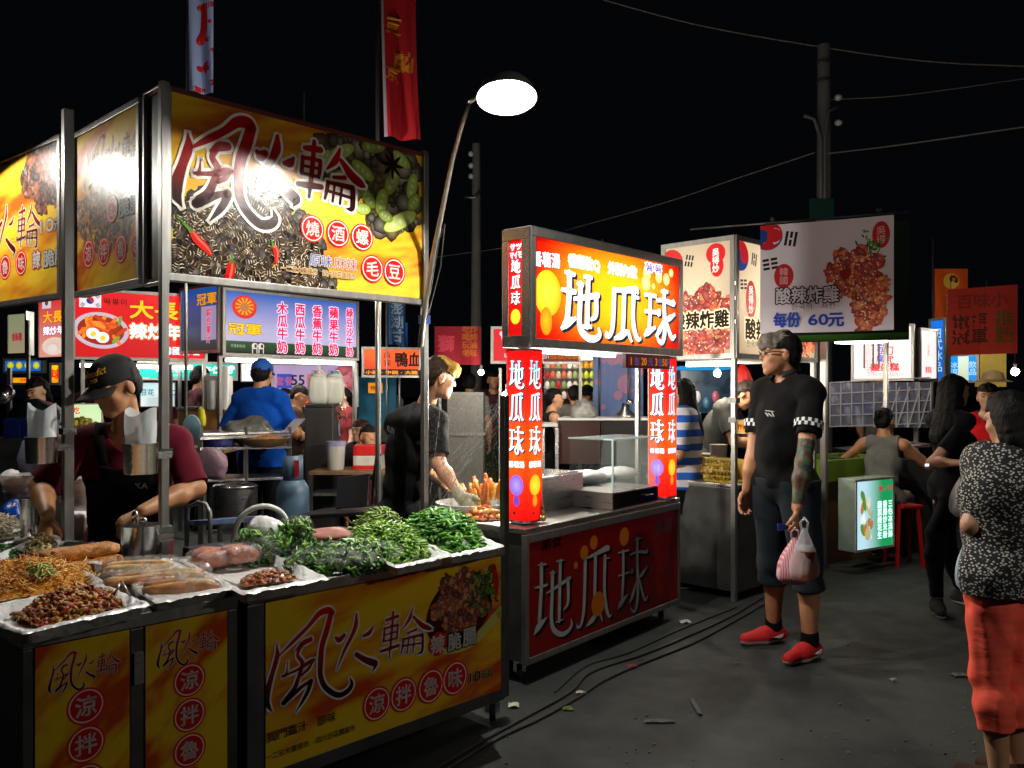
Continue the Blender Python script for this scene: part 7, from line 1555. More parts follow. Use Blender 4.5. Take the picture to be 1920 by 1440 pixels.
# gear between the stalls
def tank():
    c = P(549, HV, 6.2); c.z = 0; t = thing('gas_cylinder', 'blue grey gas cylinder standing behind the vegetable packs', 'gas cylinder', c); gm = mat('blue_grey_paint', '#4a6478', .45, 0, .15, 6)
    MB().lathe([(.09, 0), (.115, .03), (.117, .08), (.117, .76), (.112, .81), (.085, .855), (.05, .875), (.03, .88)], c, (0, 0, 1), 32).build('body', gm, t, True, auto=True)
    b = MB(); rows = [[c+Vector((math.cos(a_)*.07, math.sin(a_)*.07, z)) for a_ in np.linspace(-2.6, 1.2, 16)] for z in (.85, 1.04)]; b.sheet(rows); b.build('collar', gm, t, True, solid=.006); MB().lathe([(.02, .87), (.022, .94), (.03, .945), (.03, .97)], c, (0, 0, 1), 12).build('valve', M['bsteel'], t); MB().para(c+Vector((.03, -.075, .89)), Vector((.035, 0, 0)), Vector((0, -.003, 0)), UP*.12).build('sticker', mat('red_sticker', '#a82030', .5), t)
tank()
c = P(600, 885, 7.4); mc = thing('juicer_stand', 'dark grey upright cabinet with two white jugs on it', 'cabinet', (c.x, c.y, 0)); MB().para(Vector((P(571, 0, 7.4).x, 7.4, 0)), Vector((.25, 0, 0)), Vector((0, .3, 0)), UP*(P(600, 765, 7.4).z)).build('cabinet', mat('dark_grey_cabinet', '#2c2826', .5, 0, .1, 8), mc, bevel=.01); MB().para(P(572, 765, 7.4), Vector((.24, 0, 0)), Vector((0, .28, 0)), UP*.03).build('top', M['black'], mc, bevel=.005)
def jug(label, u, Y, capc):
    c = P(u, 758, Y); t = thing('plastic_jug', label, 'jug', c, 'white plastic jugs'); jm = mat('milky_plastic', '#c0c0b4', .35, 0, .06, 10, sss=0)
    block('jug_body', '', '', c+UP*.125, (1, .2, 0), (.175, .15, .25), jm, bump=.001, parent=t); MB().lathe([(.065, .24), (.05, .265), (.03, .275)], c, (0, 0, 1), 18).build('shoulder', jm, t, True); MB().tube([c+Vector((-.06, 0, .23)), c+Vector((-.05, 0, .295)), c+Vector((.035, 0, .297)), c+Vector((.065, 0, .24))], .011, 8).build('handle', jm, t, True); MB().lathe([(.034, .27), (.034, .295)], c, (0, 0, 1), 16).build('cap', mat('jug_cap_'+capc[1:], capc, .5), t)
jug('white plastic jug with a pink cap, left of the pair', 597, 7.5, '#c8949c'); jug('white plastic jug with a blue cap, right of the pair', 627, 7.6, '#5a78b8')
fn = thing('desk_fan', 'small round fan with orange blades beside the dark cabinet', 'fan', P(633, 790, 7.6)); c = P(634, 775, 7.55); b = MB()
for k in range(3): a_ = k*2.1; b.bar(c+Vector((math.cos(a_)*.015, 0, math.sin(a_)*.015)), c+Vector((math.cos(a_)*.06, .01, math.sin(a_)*.06)), .05, .006, (0, 1, 0))
b.build('blades', mat('orange_blades', '#b8441c', .4), fn); b = MB()
for r__ in (.03, .055, .08, .088): b.tube([c+Vector((math.cos(q)*r__, -.025+.02*(r__ > .085), math.sin(q)*r__)) for q in np.linspace(0, 2*PI, 25)], .002, 5)
b.build('guard', M['bsteel'], fn, True); MB().ball(c+Vector((0, .05, 0)), (.05, .05, .05)).build('motor', mat('fan_grey', '#3a4a54', .4), fn, True); MB().tube([c+Vector((0, .05, -.04)), c+Vector((0, .05, -.2))], .014, 8).build('stem', M['dsteel'], fn)
wtb = thing('wooden_table', 'worn wooden side table holding the bucket and the cooler', 'table', P(640, 890, 7.2)); zt_ = P(640, 884, 7.0).z; MB().para(P(578, 884, 7.0)-UP*.03, P(722, 884, 7.0)-P(578, 884, 7.0), Vector((0, .5, 0)), UP*.03).build('top', M['wood'], wtb, bevel=.004)
for u in (582, 718):
    for y in (0, .45): q = P(u, 884, 7.0)+Vector((0, y, -.03)); MB().bar(q, Vector((q.x, q.y, 0)), .035).build('leg', M['dsteel'], wtb)
MB().para(P(580, 930, 7.05), P(720, 930, 7.05)-P(580, 930, 7.05), Vector((0, .4, 0)), UP*.02).build('shelf', M['frame'], wtb)
c = P(630, 883, 7.15); c.z = zt_; MBk = thing('white_bucket', 'tall white plastic bucket with a dipper, on the wooden table', 'bucket', c); MB().lathe([(.062, 0), (.068, .01), (.08, .23), (.086, .235), (.078, .235)], c, (0, 0, 1), 24).build('bucket', mat('white_bucket_plastic', '#b8b4ac', .4, 0, .05, 8), MBk, True, auto=True); MB().lathe([(.082, .2), (.084, .24)], c, (0, 0, 1), 24).build('rim_band', mat('lilac_band', '#8a86a8', .5), MBk); MB().tube([c+Vector((.01, 0, .1)), c+Vector((.02, 0, .4))], .004, 6).build('dipper', M['bsteel'], MBk)
cl = thing('cool_box', 'red and white striped cool box on the wooden table', 'cool box', P(687, 890, 7.1)); q = P(662, 884, 7.1); q.z = zt_+.001; w_ = .235
MB().para(q, Vector((w_, 0, 0)), Vector((0, .2, 0)), UP*.12).build('box', mat('off_white_box', '#b8b0a4', .5), cl, bevel=.005); MB().para(q+UP*.121, Vector((w_+.004, 0, 0)), Vector((0, .2, 0)), UP*.085).build('lid', mat('red_lid', '#b81410', .45), cl, bevel=.006); MB().para(q+Vector((-.001, -.003, .005)), Vector((w_, 0, 0)), Vector((0, .003, 0)), UP*.035).build('red_band', MATS['red_lid'], cl)
fc = thing('folding_chair', 'black folding chair behind the counter, in front of the wooden table', 'chair', P(640, HV, 5.9)*1.0-UP*1.5)
b = MB(); b.para(P(628, 955, 6.0), P(690, 950, 5.75)-P(628, 955, 6.0), P(632, 895, 6.15)-P(628, 955, 6.0), Vector((.01, .02, 0))); b.build('backrest', mat('black_vinyl', '#18181a', .4, 0, .2, 12), fc, bevel=.01)
b = MB(); b.para(P(545, 975, 5.9), P(672, 968, 5.7)-P(545, 975, 5.9), Vector((.15, .4, 0)), UP*.03); b.build('seat', MATS['black_vinyl'], fc, bevel=.008)
for u, Y in ((550, 5.9), (668, 5.7), (625, 6.25), (690, 6.05)): q = P(u, 985, Y); MB().bar(q, Vector((q.x, q.y, 0)), .022).build('leg', M['dsteel'], fc)
rdp = thing('red_post', 'dark red upright post behind the counter, left of the blond vendor', 'post', P(690, HV, 6.5)-UP*1.5); q = P(688, HV, 6.5); MB().para(Vector((q.x, q.y, 0)), Vector((.05, 0, 0)), Vector((0, .05, 0)), UP*.82).build('post', mat('dark_red_paint', '#5a0c14', .5), rdp, bevel=.004); MB().tube([P(715, 850, 6.3), P(706, 860, 6.3), P(700, 900, 6.35), P(697, 985, 6.4)], .012, 8).build('hose', M['rubber'], rdp, True)
# trolley with trays, left of the cylinder
tr = thing('steel_trolley', 'steel rack trolley with trays behind the cap vendor', 'trolley', P(460, HV, 6.4)-UP*1.5)
for v in (818, 846, 905): MB().para(P(374, v, 6.3), P(545, v-6, 6.9)-P(374, v, 6.3), Vector((-.25, .35, 0)), UP*.02).build('shelf', M['steel'], tr, bevel=.003)
for u, Y in ((376, 6.3), (461, 6.6), (543, 6.9)): q = P(u, 800, Y); MB().bar(q, Vector((q.x, q.y, 0)), .028).build('upright', M['frame'], tr)
b = MB(); b.bar(P(374, 822, 6.28), P(545, 815, 6.88), .02); b.bar(P(374, 842, 6.28), P(545, 838, 6.88), .02); b.build('rail', M['bsteel'], tr)
lump('purple_bag', 'blue violet plastic bag on the rack trolley', 'bag', P(410, 825, 6.6), (.14, .12, .08), mat('violet_plastic', '#3c3c7a', .3, 0, .3, 12, .6, 30), 31)
lump('clear_bag', 'crumpled clear plastic bag with grey creases on the trolley', 'bag', P(468, 808, 6.9), (.18, .12, .1), mat('crumpled_clear', '#6a6864', .22, .2, .5, 16, .9, 30), 33, amp=.5)
bk = thing('woven_basket', 'round tray basket of brown food on the rack trolley', 'basket', P(490, 834, 6.7)); c = P(490, 836, 6.75); MB().lathe([(.16, 0), (.22, .06), (.225, .07), (.2, .06)], c, (0, 0, 1), 26).build('basket', mat('woven_cane', '#7a6040', .6, 0, .4, 60), bk, True); MB().ball(c+UP*.05, (.18, .16, .05)).build('food', mat('brown_fry', '#8a5a2c', .5, 0, .5, 50, .4, 80), bk, True)
o = MB().para(P(527, 812, 7.0), P(548, 812, 7.0)-P(527, 812, 7.0), P(552, 785, 7.15)-P(527, 812, 7.0), Vector((.0, .01, 0))).build('tilted_board', mat('grey_board', '#8a8488', .5), None); tag(o, 'tilted pale grey tray leaning on the rack trolley', 'tray')
pt = thing('stock_pot', 'steel stock pots under the rack trolley', 'pot', P(440, 930, 6.3)); MB().lathe([(.16, 0), (.165, .2), (.17, .205)], P(440, 965, 6.3), (0, 0, 1), 28).build('pot', M['steel'], pt, True, auto=True); MB().lathe([(.172, .205), (.15, .225), (.02, .235)], P(440, 965, 6.3), (0, 0, 1), 28).build('lid', M['bsteel'], pt, True)
lump('pink_bag', 'pale pink plastic bag hanging at the rack trolley', 'bag', P(398, 872, 6.2), (.11, .06, .13), mat('pale_pink_plastic', '#a08090', .35, 0, .2, 12, .6, 30), 35)
o = MB().lathe([(.0, 0), (.055, .003), (.06, .012), (.055, .02)], P(360, 815, 5.6), (.2, -1, .1), 24).build('round_fan', mat('pale_blue_plastic', '#7aa0b0', .5), None, True); o.scale = (1, 1, 1.6); tag(o, 'pale blue oval paddle behind the cap vendor shoulder', 'paddle')
MBs = thing('cup_dispenser', 'white cup dispenser with stacked cups, below the blue side sign', 'dispenser', P(402, 770, 8.3)); MB().para(P(382, 768, 8.3), Vector((.22, 0, 0)), Vector((0, .2, 0)), UP*.33).build('case', mat('off_white_case', '#a8a49c', .5), MBs, bevel=.01)
for u in (397, 414, 421): MB().lathe([(.035, 0), (.045, .28 if u < 415 else .42)], P(u, 768, 8.25), (0, 0, 1), 14).build('cup_stack', M['white'], MBs, True, auto=True)
o = lump('yellow_gloves', 'yellow rubber gloves hanging from a post of the trolley', 'gloves', P(379, 783, 6.3), (.03, .03, .08), mat('yellow_rubber', '#b8b01c', .45, 0, .15, 30, .4, 60), 37, amp=.4)
lf = thing('counter', 'tan wooden counter front below the teal sign', 'counter', P(370, 800, 8.6)); MB().para(P(335, 850, 8.6), P(420, 850, 8.6)-P(335, 850, 8.6), Vector((0, .5, 0)), UP*.45).build('front', mat('tan_wood', '#a8743c', .5, 0, .2, 5), lf); MB().para(P(330, 768, 8.55), P(425, 768, 8.55)-P(330, 768, 8.55), Vector((0, .6, 0)), UP*.025).build('top', M['steel'], lf)
gp = bsign('stall_sign', 'pale green leaning sign beside the cap vendor', 132, 7.2, 192, 7.4, 757, 796, .85, plain('#b8d8a0', [('吃', .15, .7, .4, '#c82030')], '#c8e0b0'), fr=.01)
heap_at('snack_heap', 'yellow green pickled snacks behind the cap vendor', 'snacks', P(152, 800, 6.6), .13, .06, 60, chunk(.03), [F_('#8a8424'), F_('#a89a34')], 14)
cb = thing('steel_cabinet', 'dark steel cabinet with blue crates at the far left', 'cabinet', P(50, HV, 6.8)-UP*1.5); MB().para(Vector((P(-40, 0, 6.8).x, 6.8, 0)), Vector((.6, 0, 0)), Vector((0, .5, 0)), UP*1.13).build('cabinet', M['dsteel'], cb, bevel=.006)
for u, v in ((38, 822), (5, 822)):
    q = P(u, v, 6.85); o = MB().para(q, Vector((.14, 0, 0)), Vector((0, .3, 0)), UP*.16).build('blue_crate', mat('blue_crate_plastic', '#0c2068', .5, 0, .2, 10), None, bevel=.006); tag(o, 'blue plastic crate on the dark cabinet, %s' % ('right one' if u > 20 else 'left one at the picture edge'), 'crate', 'blue crates')
lump('dark_bag', 'dark teal bag heap behind the left steel post', 'bag', P(60, 778, 7.0), (.2, .12, .12), mat('dark_teal_plastic', '#0c2028', .35, 0, .4, 10, .6, 25), 41)
lump('grey_sack', 'tall grey violet sack behind the left steel cup', 'sack', P(62, 860, 5.6), (.09, .09, .17), mat('grey_violet_plastic', '#6a6878', .4, 0, .2, 10, .5, 25), 43)
o = MB().lathe([(.08, .05), (.1, 0), (.06, -.05), (.01, -.07)], P(5, 738, 7.5), (.3, -.8, .4), 20).build('steel_bowl', M['bsteel'], None, True); tag(o, 'steel bowl at the far left edge', 'bowl')
bs = thing('bucket_cart', 'low dark trough behind the hoop', 'trough', P(620, 1000, 5.2)); q = S(.35, .9, .5); MB().para(q, E1*.9, N1*.35, UP*.26).build('trough', mat('dark_navy_plastic', '#0c1020', .5, 0, .2, 8), bs, bevel=.01)
ct = thing('tube_chair', 'grey tube chair frame beside the vendor in maroon', 'chair', P(380, HV, 5.2)-UP*1.5); MB().tube([P(394, 1040, 5.2), P(394, 960, 5.2), P(385, 945, 5.2), P(372, 942, 5.3), P(352, 950, 5.5), P(350, 1040, 5.5)], .014, 8).build('frame', M['frame'], ct, True); MB().para(P(352, 985, 5.5), P(392, 985, 5.2)-P(352, 985, 5.5), Vector((.3, .2, 0)), UP*.03).build('seat', mat('patterned_seat', '#5a6a90', .7, 0, .7, 14), ct)
wc = thing('white_cabinet', 'pale grey cabinet far behind the blond vendor', 'cabinet', P(870, HV, 9.8)-UP*1.5); q = P(838, 790, 9.8); MB().para(Vector((q.x, 9.8, 0)), Vector((.42, 0, 0)), Vector((0, .5, 0)), UP*1.5).build('body', mat('pale_grey_panel', '#8a8680', .5), wc, bevel=.01); MB().para(Vector((q.x-.02, 9.78, 1.0)), Vector((.46, 0, 0)), Vector((0, .02, 0)), UP*.03).build('shelf', M['frame'], wc)
bp_ = thing('partition_wall', 'turquoise blue partition wall below the orange sign with black characters', 'panel', P(705, 780, 11.3)); q = P(672, 800, 11.3); MB().para(q, Vector((.5, 0, 0)), Vector((0, .04, 0)), UP*.66).build('panel', mat('turquoise_panel', '#1c86b0', .5, 0, .25, 4), bp_)
bsign('stall_sign', 'small orange price board on the turquoise wall', 690, 11.1, 718, 11.1, 717, 738, .8, plain('#f0900c', [('特價', .5, .5, .5, '#8a2808')]), fr=.008)
bsign('stall_sign', 'added glowing pale board standing in for the bright interior below the teal sign', 262, 11.3, 330, 11.3, 716, 764, .75, plain('#bfe0e8', [('豆花 杏仁', .5, .6, .3, '#3a8a98')], '#e8f0f0'), fr=.015)  # added board, its glow replaces the brightly lit stall interior
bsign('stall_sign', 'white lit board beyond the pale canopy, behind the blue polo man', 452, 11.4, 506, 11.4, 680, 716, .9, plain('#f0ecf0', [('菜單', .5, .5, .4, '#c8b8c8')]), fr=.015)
# posts of the back stalls
for u, v0, v1, Y, lb in ((18, 690, 900, 7.6, 'far left edge'), (53, 600, 900, 9.0, 'beside the pale green sign'), (320, 684, 860, 8.8, 'left of the dark haired man'), (337, 684, 860, 9.2, 'right of the dark haired man'), (600, 680, 800, 9.6, 'behind the jugs'), (825, 690, 860, 9.8, 'behind the blond vendor'), (938, 690, 900, 8.6, 'beside the bare bulb'), (1088, 684, 790, 9.0, 'at the candy shelf')):
    q = P(u, v0, Y); rp = thing('steel_post', 'thin distant stall post '+lb, 'post', (q.x, q.y, 0), 'posts of the distant stalls'); MB().bar(Vector((q.x, q.y, 0)), q, .03).build('tube', M['frame'], rp)
# fried chicken stall gear
bx = thing('yellow_basket', 'yellow plastic basket on the chicken counter', 'basket', P(1332, 912, 6.35)); q = P(1293, 912, 6.6); b = MB(); ex = (P(1371, 912, 6.2)-q); ex.z = 0; nn = ex.normalized().cross(UP); zt_ = .838
q.z = zt_; bm_ = mat('yellow_basket_plastic', '#b89a34', .45, 0, .15, 20)
for k in range(13): b.bar(q+ex*(k/12), q+ex*(k/12)+UP*.16, .012, .008)
for z in (0, .04, .08, .12, .165): b.bar(q+UP*z, q+ex+UP*z, .02 if z > .16 else .008, .012)
b.para(q-nn*.02, ex, -nn*.18, UP*.01); b.para(q-nn*.2, ex, -nn*.008, UP*.16); b.build('basket', bm_, bx)
heap_at('batter_pieces', 'pale pieces in the yellow basket', 'food', q+ex*.5-nn*.1+UP*.06, .13, .06, 60, chunk(.03), [F_('#a8803c'), F_('#c8a868')], 18)
for u, v, Y, r_, hh, lb in ((1347, 868, 6.9, .07, .14, 'white pot behind the yellow basket'), (1318, 880, 7.0, .09, .12, 'white tub left of the white pot')):
    o = MB().lathe([(r_*.85, 0), (r_, hh), (r_*1.05, hh+.01), (r_*.93, hh)], P(u, v, Y), (0, 0, 1), 24).build('white_pot', mat('cream_pot', '#a89c88', .4), None, True, auto=True); tag(o, lb, 'pot', 'pots on the chicken counter')
cs_ = thing('chiller_case', 'blue lit glass chiller behind the vendor in grey', 'chiller', P(1325, 760, 8.2)); q = P(1276, 775, 8.3); MB().para(q, Vector((.5, 0, 0)), Vector((0, .4, 0)), UP*.42).build('case', mat('blue_chiller', '#1c3c54', .3, 0, .5, 6), cs_, bevel=.006); MB().para(q+UP*.43, Vector((.5, -.02, 0)), Vector((0, .4, 0)), UP*.03).build('blue_strip', glow_mat('blue_strip_glow', '#2a9ad8', 1.0), cs_)
for k in range(5): MB().ball(q+Vector((.07+.09*k, -.01, .1+.06*(k % 2))), (.035, .02, .06)).build('bottle', mat('bottle_%d' % k, ('#9ab0c0', '#c8c8d0', '#3c6a8a', '#b05a70', '#d0d8dc')[k], .3), cs_, True)
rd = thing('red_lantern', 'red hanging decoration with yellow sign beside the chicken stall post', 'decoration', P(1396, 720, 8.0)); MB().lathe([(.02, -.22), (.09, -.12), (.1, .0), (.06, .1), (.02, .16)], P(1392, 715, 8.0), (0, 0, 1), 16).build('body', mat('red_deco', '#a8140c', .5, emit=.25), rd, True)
bsign('stall_sign', 'small yellow sign with red characters on the chicken stall post', 1382, 6.0, 1404, 5.95, 787, 813, .45, plain('#c8901c', [('炸雞', .5, .5, .5, '#8a1408')]), fr=.006, depth=.02)
bsign('stall_sign', 'dark red picture panel behind the man in black', 1506, 7.2, 1530, 7.4, 625, 680, .5, lambda a: (full(a, '#6a1410'), meat(a, a.w*.5, a.h*.5, a.w*.45, a.h*.45, 3, 60, .03, CH_)))
# far right stall: green topped counter with lit menu
gcn = thing('green_counter', 'light green edged wooden counter behind the man in black', 'counter', P(1600, 1040, 7.6)); ga, gb_ = P(1550, 905, 7.35), P(1668, 892, 7.9); gx = gb_-ga; gx.z = 0; gn = gx.normalized().cross(UP); zg = ga.z; gm = mat('lime_paint', '#6a8a1c', .5, 0, .08, 6)
b = MB(); q = Vector((ga.x, ga.y, zg)); b.para(q, gx, -gn*.03, UP*.19); b.para(q-gn*.5, gx, -gn*.03, UP*.19); b.para(q-gn*.03, gx.normalized()*.03, -gn*.47, UP*.19); b.para(q+gx-gx.normalized()*.03-gn*.03, gx.normalized()*.03, -gn*.47, UP*.19); b.para(q-gn*.03+gx.normalized()*.03, gx-gx.normalized()*.06, -gn*.47, UP*.12); b.build('green_box', gm, gcn, bevel=.005)
q0 = Vector((q.x, q.y, 0)); MB().para(q0-gn*.04+gx*.02, gx*.96, -gn*.4, UP*(zg-.001)).build('wooden_base', M['wood'], gcn)
for k, (s_, c_) in enumerate(((.3, '#c86a1c'), (.5, '#b84a10'), (.75, '#d8b060'))): o = MB().lathe([(.05, 0), (.06, .06), (.05, .05)], q+gx*s_-gn*.2+UP*.125, (0, 0, 1), 16).build('sauce_bowl', M['black'] if k < 2 else M['wood'], None, True); tag(o, 'small bowl in the green counter box, number %d from the left' % (k+1) if False else ('small dark bowl', 'dark bowl with orange spoon', 'wooden bowl with wafers')[k]+' in the green counter box', 'bowl')
b = MB()
for k in range(4): b.bar(q+gx*.72-gn*.2+UP*.17+gx*.02*k, q+gx*.8-gn*.2+UP*.27+gx*.02*k, .02, .006)
o = b.build('wafers', mat('wafer', '#b88a4c', .6), None); tag(o, 'pale wafer sticks leaning out of the wooden bowl', 'wafers')
lb0, lb1 = P(1603, 1040, 7.0), P(1676, 1018, 7.3); ex = lb1-lb0; ex.z = 0; O = Vector((lb0.x, lb0.y, .18)); hh = .60
mb = thing('menu_lightbox', 'glowing green menu light box standing on the ground by the wooden counter', 'lightbox', O); n = ex.normalized().cross(UP)
MB().para(O-n*.16, ex, n*.156, UP*hh).build('case', mat('grey_green_case', '#8a9a8c', .5), mb, bevel=.006); b = MB()
for k in (0, 1): b.para(O+UP*(k*(hh-.02)), ex, n*.008, UP*.02); b.para(O+ex*(k*.96), ex*.04, n*.007, UP*hh)
b.build('frame', M['white'], mb); a = Art(O+UP*.02+ex*.04+n*.001, ex, ex.length*.92, hh-.04)
a.picture(lambda X, Y: np.array(C('#1c9a58'))*np.clip(X*2.2-.5, 0, 1)[..., None]+np.array(C('#bfe6f4'))*(1-np.clip(X*2.2-.5, 0, 1))[..., None], res=.03); a.layer(); r_ = random.Random(5)
for k in range(26): x, y = a.w*(.12+.3*r_.random()), a.h*(.1+.7*r_.random()); a.L += .2; a.disc(x, y, .03+.03*r_.random(), .012+.02*r_.random(), r_.choice(['#e8e0c0', '#c8b070', '#5a8a3c', '#b87a44', '#f0f4e8', '#88b8a0']), 10, 1.2+r_.random())
a.layer()
for i, t_ in enumerate(('蔬菜捲花生', '香腸炒米粉', '三色冰淇淋')): a.text(t_, a.w*(.63+.15*i), a.h*.40, a.h*.115, '#d8f4ec', vertical=True, bold=.03)
a.text('蘭ノ亭', a.w*.8, a.h*.87, a.h*.09, '#b03040', w=a.w*.4, bold=.02); a.build('lit_face', em(.95), mb, .001)
rp, _ = steel_post(1545, 7.3, 0, 2.25, .05, 'stout steel post at the left end of the green counter')
rp, _ = steel_post(1661, 7.7, 0, 1.95, .04, 'steel post at the right end of the green counter')
rp, _ = steel_post(1718, 9.5, 0, 2.2, .05, 'steel post below the white lit signs')
st = thing('plastic_stool', 'red plastic stool beside the glowing menu box', 'stool', P(1694, HV, 7.4)-UP*1.5); c = Vector((P(1694, 0, 7.4).x, 7.4, 0)); rm = mat('red_plastic', '#a8120a', .4, 0, .08, 8); MB().box(c+UP*.52, (.2, .26, .03), .2).build('seat', rm, st, bevel=.01)
for x, y in ((-.09, -.1), (.09, -.1), (-.09, .1), (.09, .1)): MB().bar(c+Vector((x*.9, y*.9, .51)), c+Vector((x*1.25, y*1.25, 0)), .035, .02).build('leg', rm, st)
def p_white(a):
    full(a, '#f4e4e4', '#ecd0d0'); w, h = a.w, a.h; a.text('海鮮煎日式', w*.28, h*.52, h*.17, '#8a8088', vertical=True); a.text('昆豆腐', w*.47, h*.55, h*.16, '#5a58b0', vertical=True, bold=.03); a.text('刀式', w*.62, h*.45, h*.2, '#d03840', vertical=True, bold=.02); a.text('雞蛋糕', w*.55, h*.22, h*.16, '#d82830', w=w*.5, bold=.04); a.text('四個45', w*.42, h*.08, h*.09, '#c87a80'); a.text('八個90', w*.72, h*.08, h*.09, '#c87a80')
    for x in (.17, .33, .43): a.rect(w*x, h*.2, w*(x+.035), h*.78, '#5a4c38'); a.layer()
bsign('stall_sign', 'white lit sign with red and blue characters beyond the banner', 1596, 9.6, 1714, 9.2, 612, 715, 1.15, p_white)
bsign('stall_sign', 'narrow white lit side sign right of the larger white one', 1724, 9.3, 1757, 9.6, 614, 714, 1.1, plain('#f4e0e0', [('日式', .5, .6, .12, '#a08890', dict(vertical=True)), ('雞蛋糕', .5, .18, .14, '#d84048', dict(w=.16))]))
def p_blue(a):
    full(a, '#1470d8', '#0c5cc0'); w, h = a.w, a.h
    for k in range(7): a.rect(0, h*(.07+.135*k), w, h*(.075+.135*k), '#0a3c90'); a.layer()
    a.text('日式冰品', w*.5, h*.5, h*.19, '#b8e0f4', vertical=True)
bsign('stall_sign', 'bright blue vertical sign right of the white signs', 1742, 10.6, 1774, 10.4, 598, 716, 1.0, p_blue)
bsign('stall_sign', 'blue sign with pale centre below the dark red banner', 1778, 10.2, 1836, 10.0, 664, 718, 1.1, lambda a: (full(a, '#1088e0'), a.rect(a.w*.28, 0, a.w*.7, a.h, '#d8e8d8', '#b8c8a0'), a.layer(), a.text('冰涼', a.w*.12, a.h*.5, a.h*.3, '#b8e8f4', vertical=True), a.text('飲品', a.w*.86, a.h*.5, a.h*.3, '#b8e8f4', vertical=True)))
fabric('feather_flag', 'orange flag with a yellow round mark, right background', 1752, 11.0, 1815, 11.0, 504, 600, lambda a: (setattr(a, 'base', C('#c8500c')), a.disc(a.w*.5, a.h*.76, .1, .1, '#c8a83c', 20), a.layer(), a.disc(a.w*.55, a.h*.78, .06, .06, '#3a1c08', 18), a.layer(), a.disc(a.w*.55, a.h*.78, .03, .03, '#a87a2c', 14), a.layer(), a.text('古早', a.w*.5, a.h*.3, .16, '#b88a7a', vertical=True)), pole=True, e=0)
fabric('hanging_banner', 'dark red banner with dim dark characters, upper right background', 1777, 8.4, 1908, 8.0, 543, 666, fp('#8a1c08', [('電視', .33, .5, .16, '#301008'), ('冠軍', .33, .27, .16, '#301008'), ('百味小', .5, .8, .15, '#6a1408'), ('推薦', .82, .4, .16, '#4a3808', dict(vertical=True))]), sw=.02)
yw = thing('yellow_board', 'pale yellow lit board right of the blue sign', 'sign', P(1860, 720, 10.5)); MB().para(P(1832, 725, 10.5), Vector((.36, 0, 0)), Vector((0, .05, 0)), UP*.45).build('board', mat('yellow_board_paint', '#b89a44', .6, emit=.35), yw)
# wrapped wire shelf
ws = thing('wire_rack', 'wire rack wrapped in clear sheet under the white lit signs', 'rack', P(1650, 800, 9.0)); a0_, a1_ = P(1556, 800, 9.1), P(1745, 800, 8.8); ex = a1_-a0_; ex.z = 0; b = MB(); hz = .47
for k in range(10): b.bar(a0_+ex*(k/9), a0_+ex*(k/9)+UP*hz, .010)
for k in range(5): b.bar(a0_+UP*hz*k/4, a0_+ex+UP*(hz*k/4+.05), .010)
for k in range(5): b.bar(a0_+ex*(.45+.11*k), a0_+ex*(.6+.1*k)+UP*hz*.9, .012)
b.build('wires', mat('white_wire', '#a8a4a8', .4), ws); MB().sheet([[a0_+ex*(i/20)+UP*(hz*j/8)+Vector((0, .02+.012*math.sin(i*2.1+j*1.3), 0)) for j in range(9)] for i in range(21)]).build('sheet', film_mat('rack_film', (.5, .5, .66), .78, .25, (12, 6, 6), .8), ws, True); MB().para(a0_+Vector((0, .35, 0)), ex, Vector((0, .02, 0)), UP*hz).build('back_cloth', mat('navy_cloth', '#1c1e3c', .8, 0, .4, 5), ws)
for u, v, c_, lb in ((1605, 765, '#0c1a6a', 'left blue box'), (1680, 745, '#14205a', 'right blue box')): o = MB().box(P(u, v, 9.25), (.3, .12, .16)).build('blue_box', mat('navy_box_'+c_[1:], c_, .5), None, bevel=.01); tag(o, lb+' behind the wrapped wire rack', 'box', 'boxes in the wire rack')
fct = thing('far_counter', 'far counter with white papers before the seated woman', 'counter', P(1700, 850, 8.2)); MB().para(P(1590, 850, 8.3), P(1745, 838, 8.0)-P(1590, 850, 8.3)+UP*0, Vector((0, .4, 0)), UP*.03).build('top', M['steel'], fct); MB().para(P(1700, 836, 8.0), Vector((.14, 0, 0)), Vector((0, .15, 0)), UP*.004).build('paper', M['white'], fct); MB().para(Vector((P(1590, 0, 8.35).x, 8.35, 0)), Vector((.75, -.3, 0)), Vector((0, .3, 0)), UP*.85).build('body', M['dsteel'], fct)
# ------------------------------------------------------------------ poles and wires
CONC = mat('concrete', (.15, .145, .14), .85, 0, .15, 3, .3, 60)
up = thing('utility_pole', 'tall concrete utility pole with brackets, right of centre', 'utility pole', (P(1545, 0, 13).x, 13, 0)); q = Vector((P(1545, 0, 13).x, 13, 0)); ztop = P(0, 85, 13).z
MB().tube([q, q+UP*ztop], [.13, .095], 18).build('pole', CONC, up, True, auto=True)
for dx, s_ in ((-1, -1), (1, 1)): MB().tube([q+Vector((-.09+.06*(s_ > 0), -.12, 2.6)), q+Vector((-.09+.06*(s_ > 0), -.12, P(0, 265, 13).z)), q+Vector((-.09+s_*.10, -.12, P(0, 228 if s_ < 0 else 215, 13).z)), q+Vector((-.09+s_*.26, -.12, P(0, 222 if s_ < 0 else 205, 13).z))], .03, 8).build('conduit', mat('grey_conduit', '#6a6868', .5), up, True)
for v in (120, 155): MB().lathe([(.115, 0), (.115, .05)], q+UP*P(0, v, 13).z, (0, 0, 1), 18).build('band', M['frame'], up)
for v in (185, 232): MB().ball(q+Vector((.2, -.05, P(0, v, 13).z-0)), (.06, .06, .05)).build('insulator', M['white'], up, True)
o = thing('pole_notice', 'small dark green notice tied to the tall utility pole', 'notice', P(1545, 390, 12.9)); MB().para(P(1518, 412, 12.85), Vector((.37, 0, 0)), Vector((0, .02, 0)), UP*.32).build('board', mat('dark_green_board', '#0c4034', .6), o)
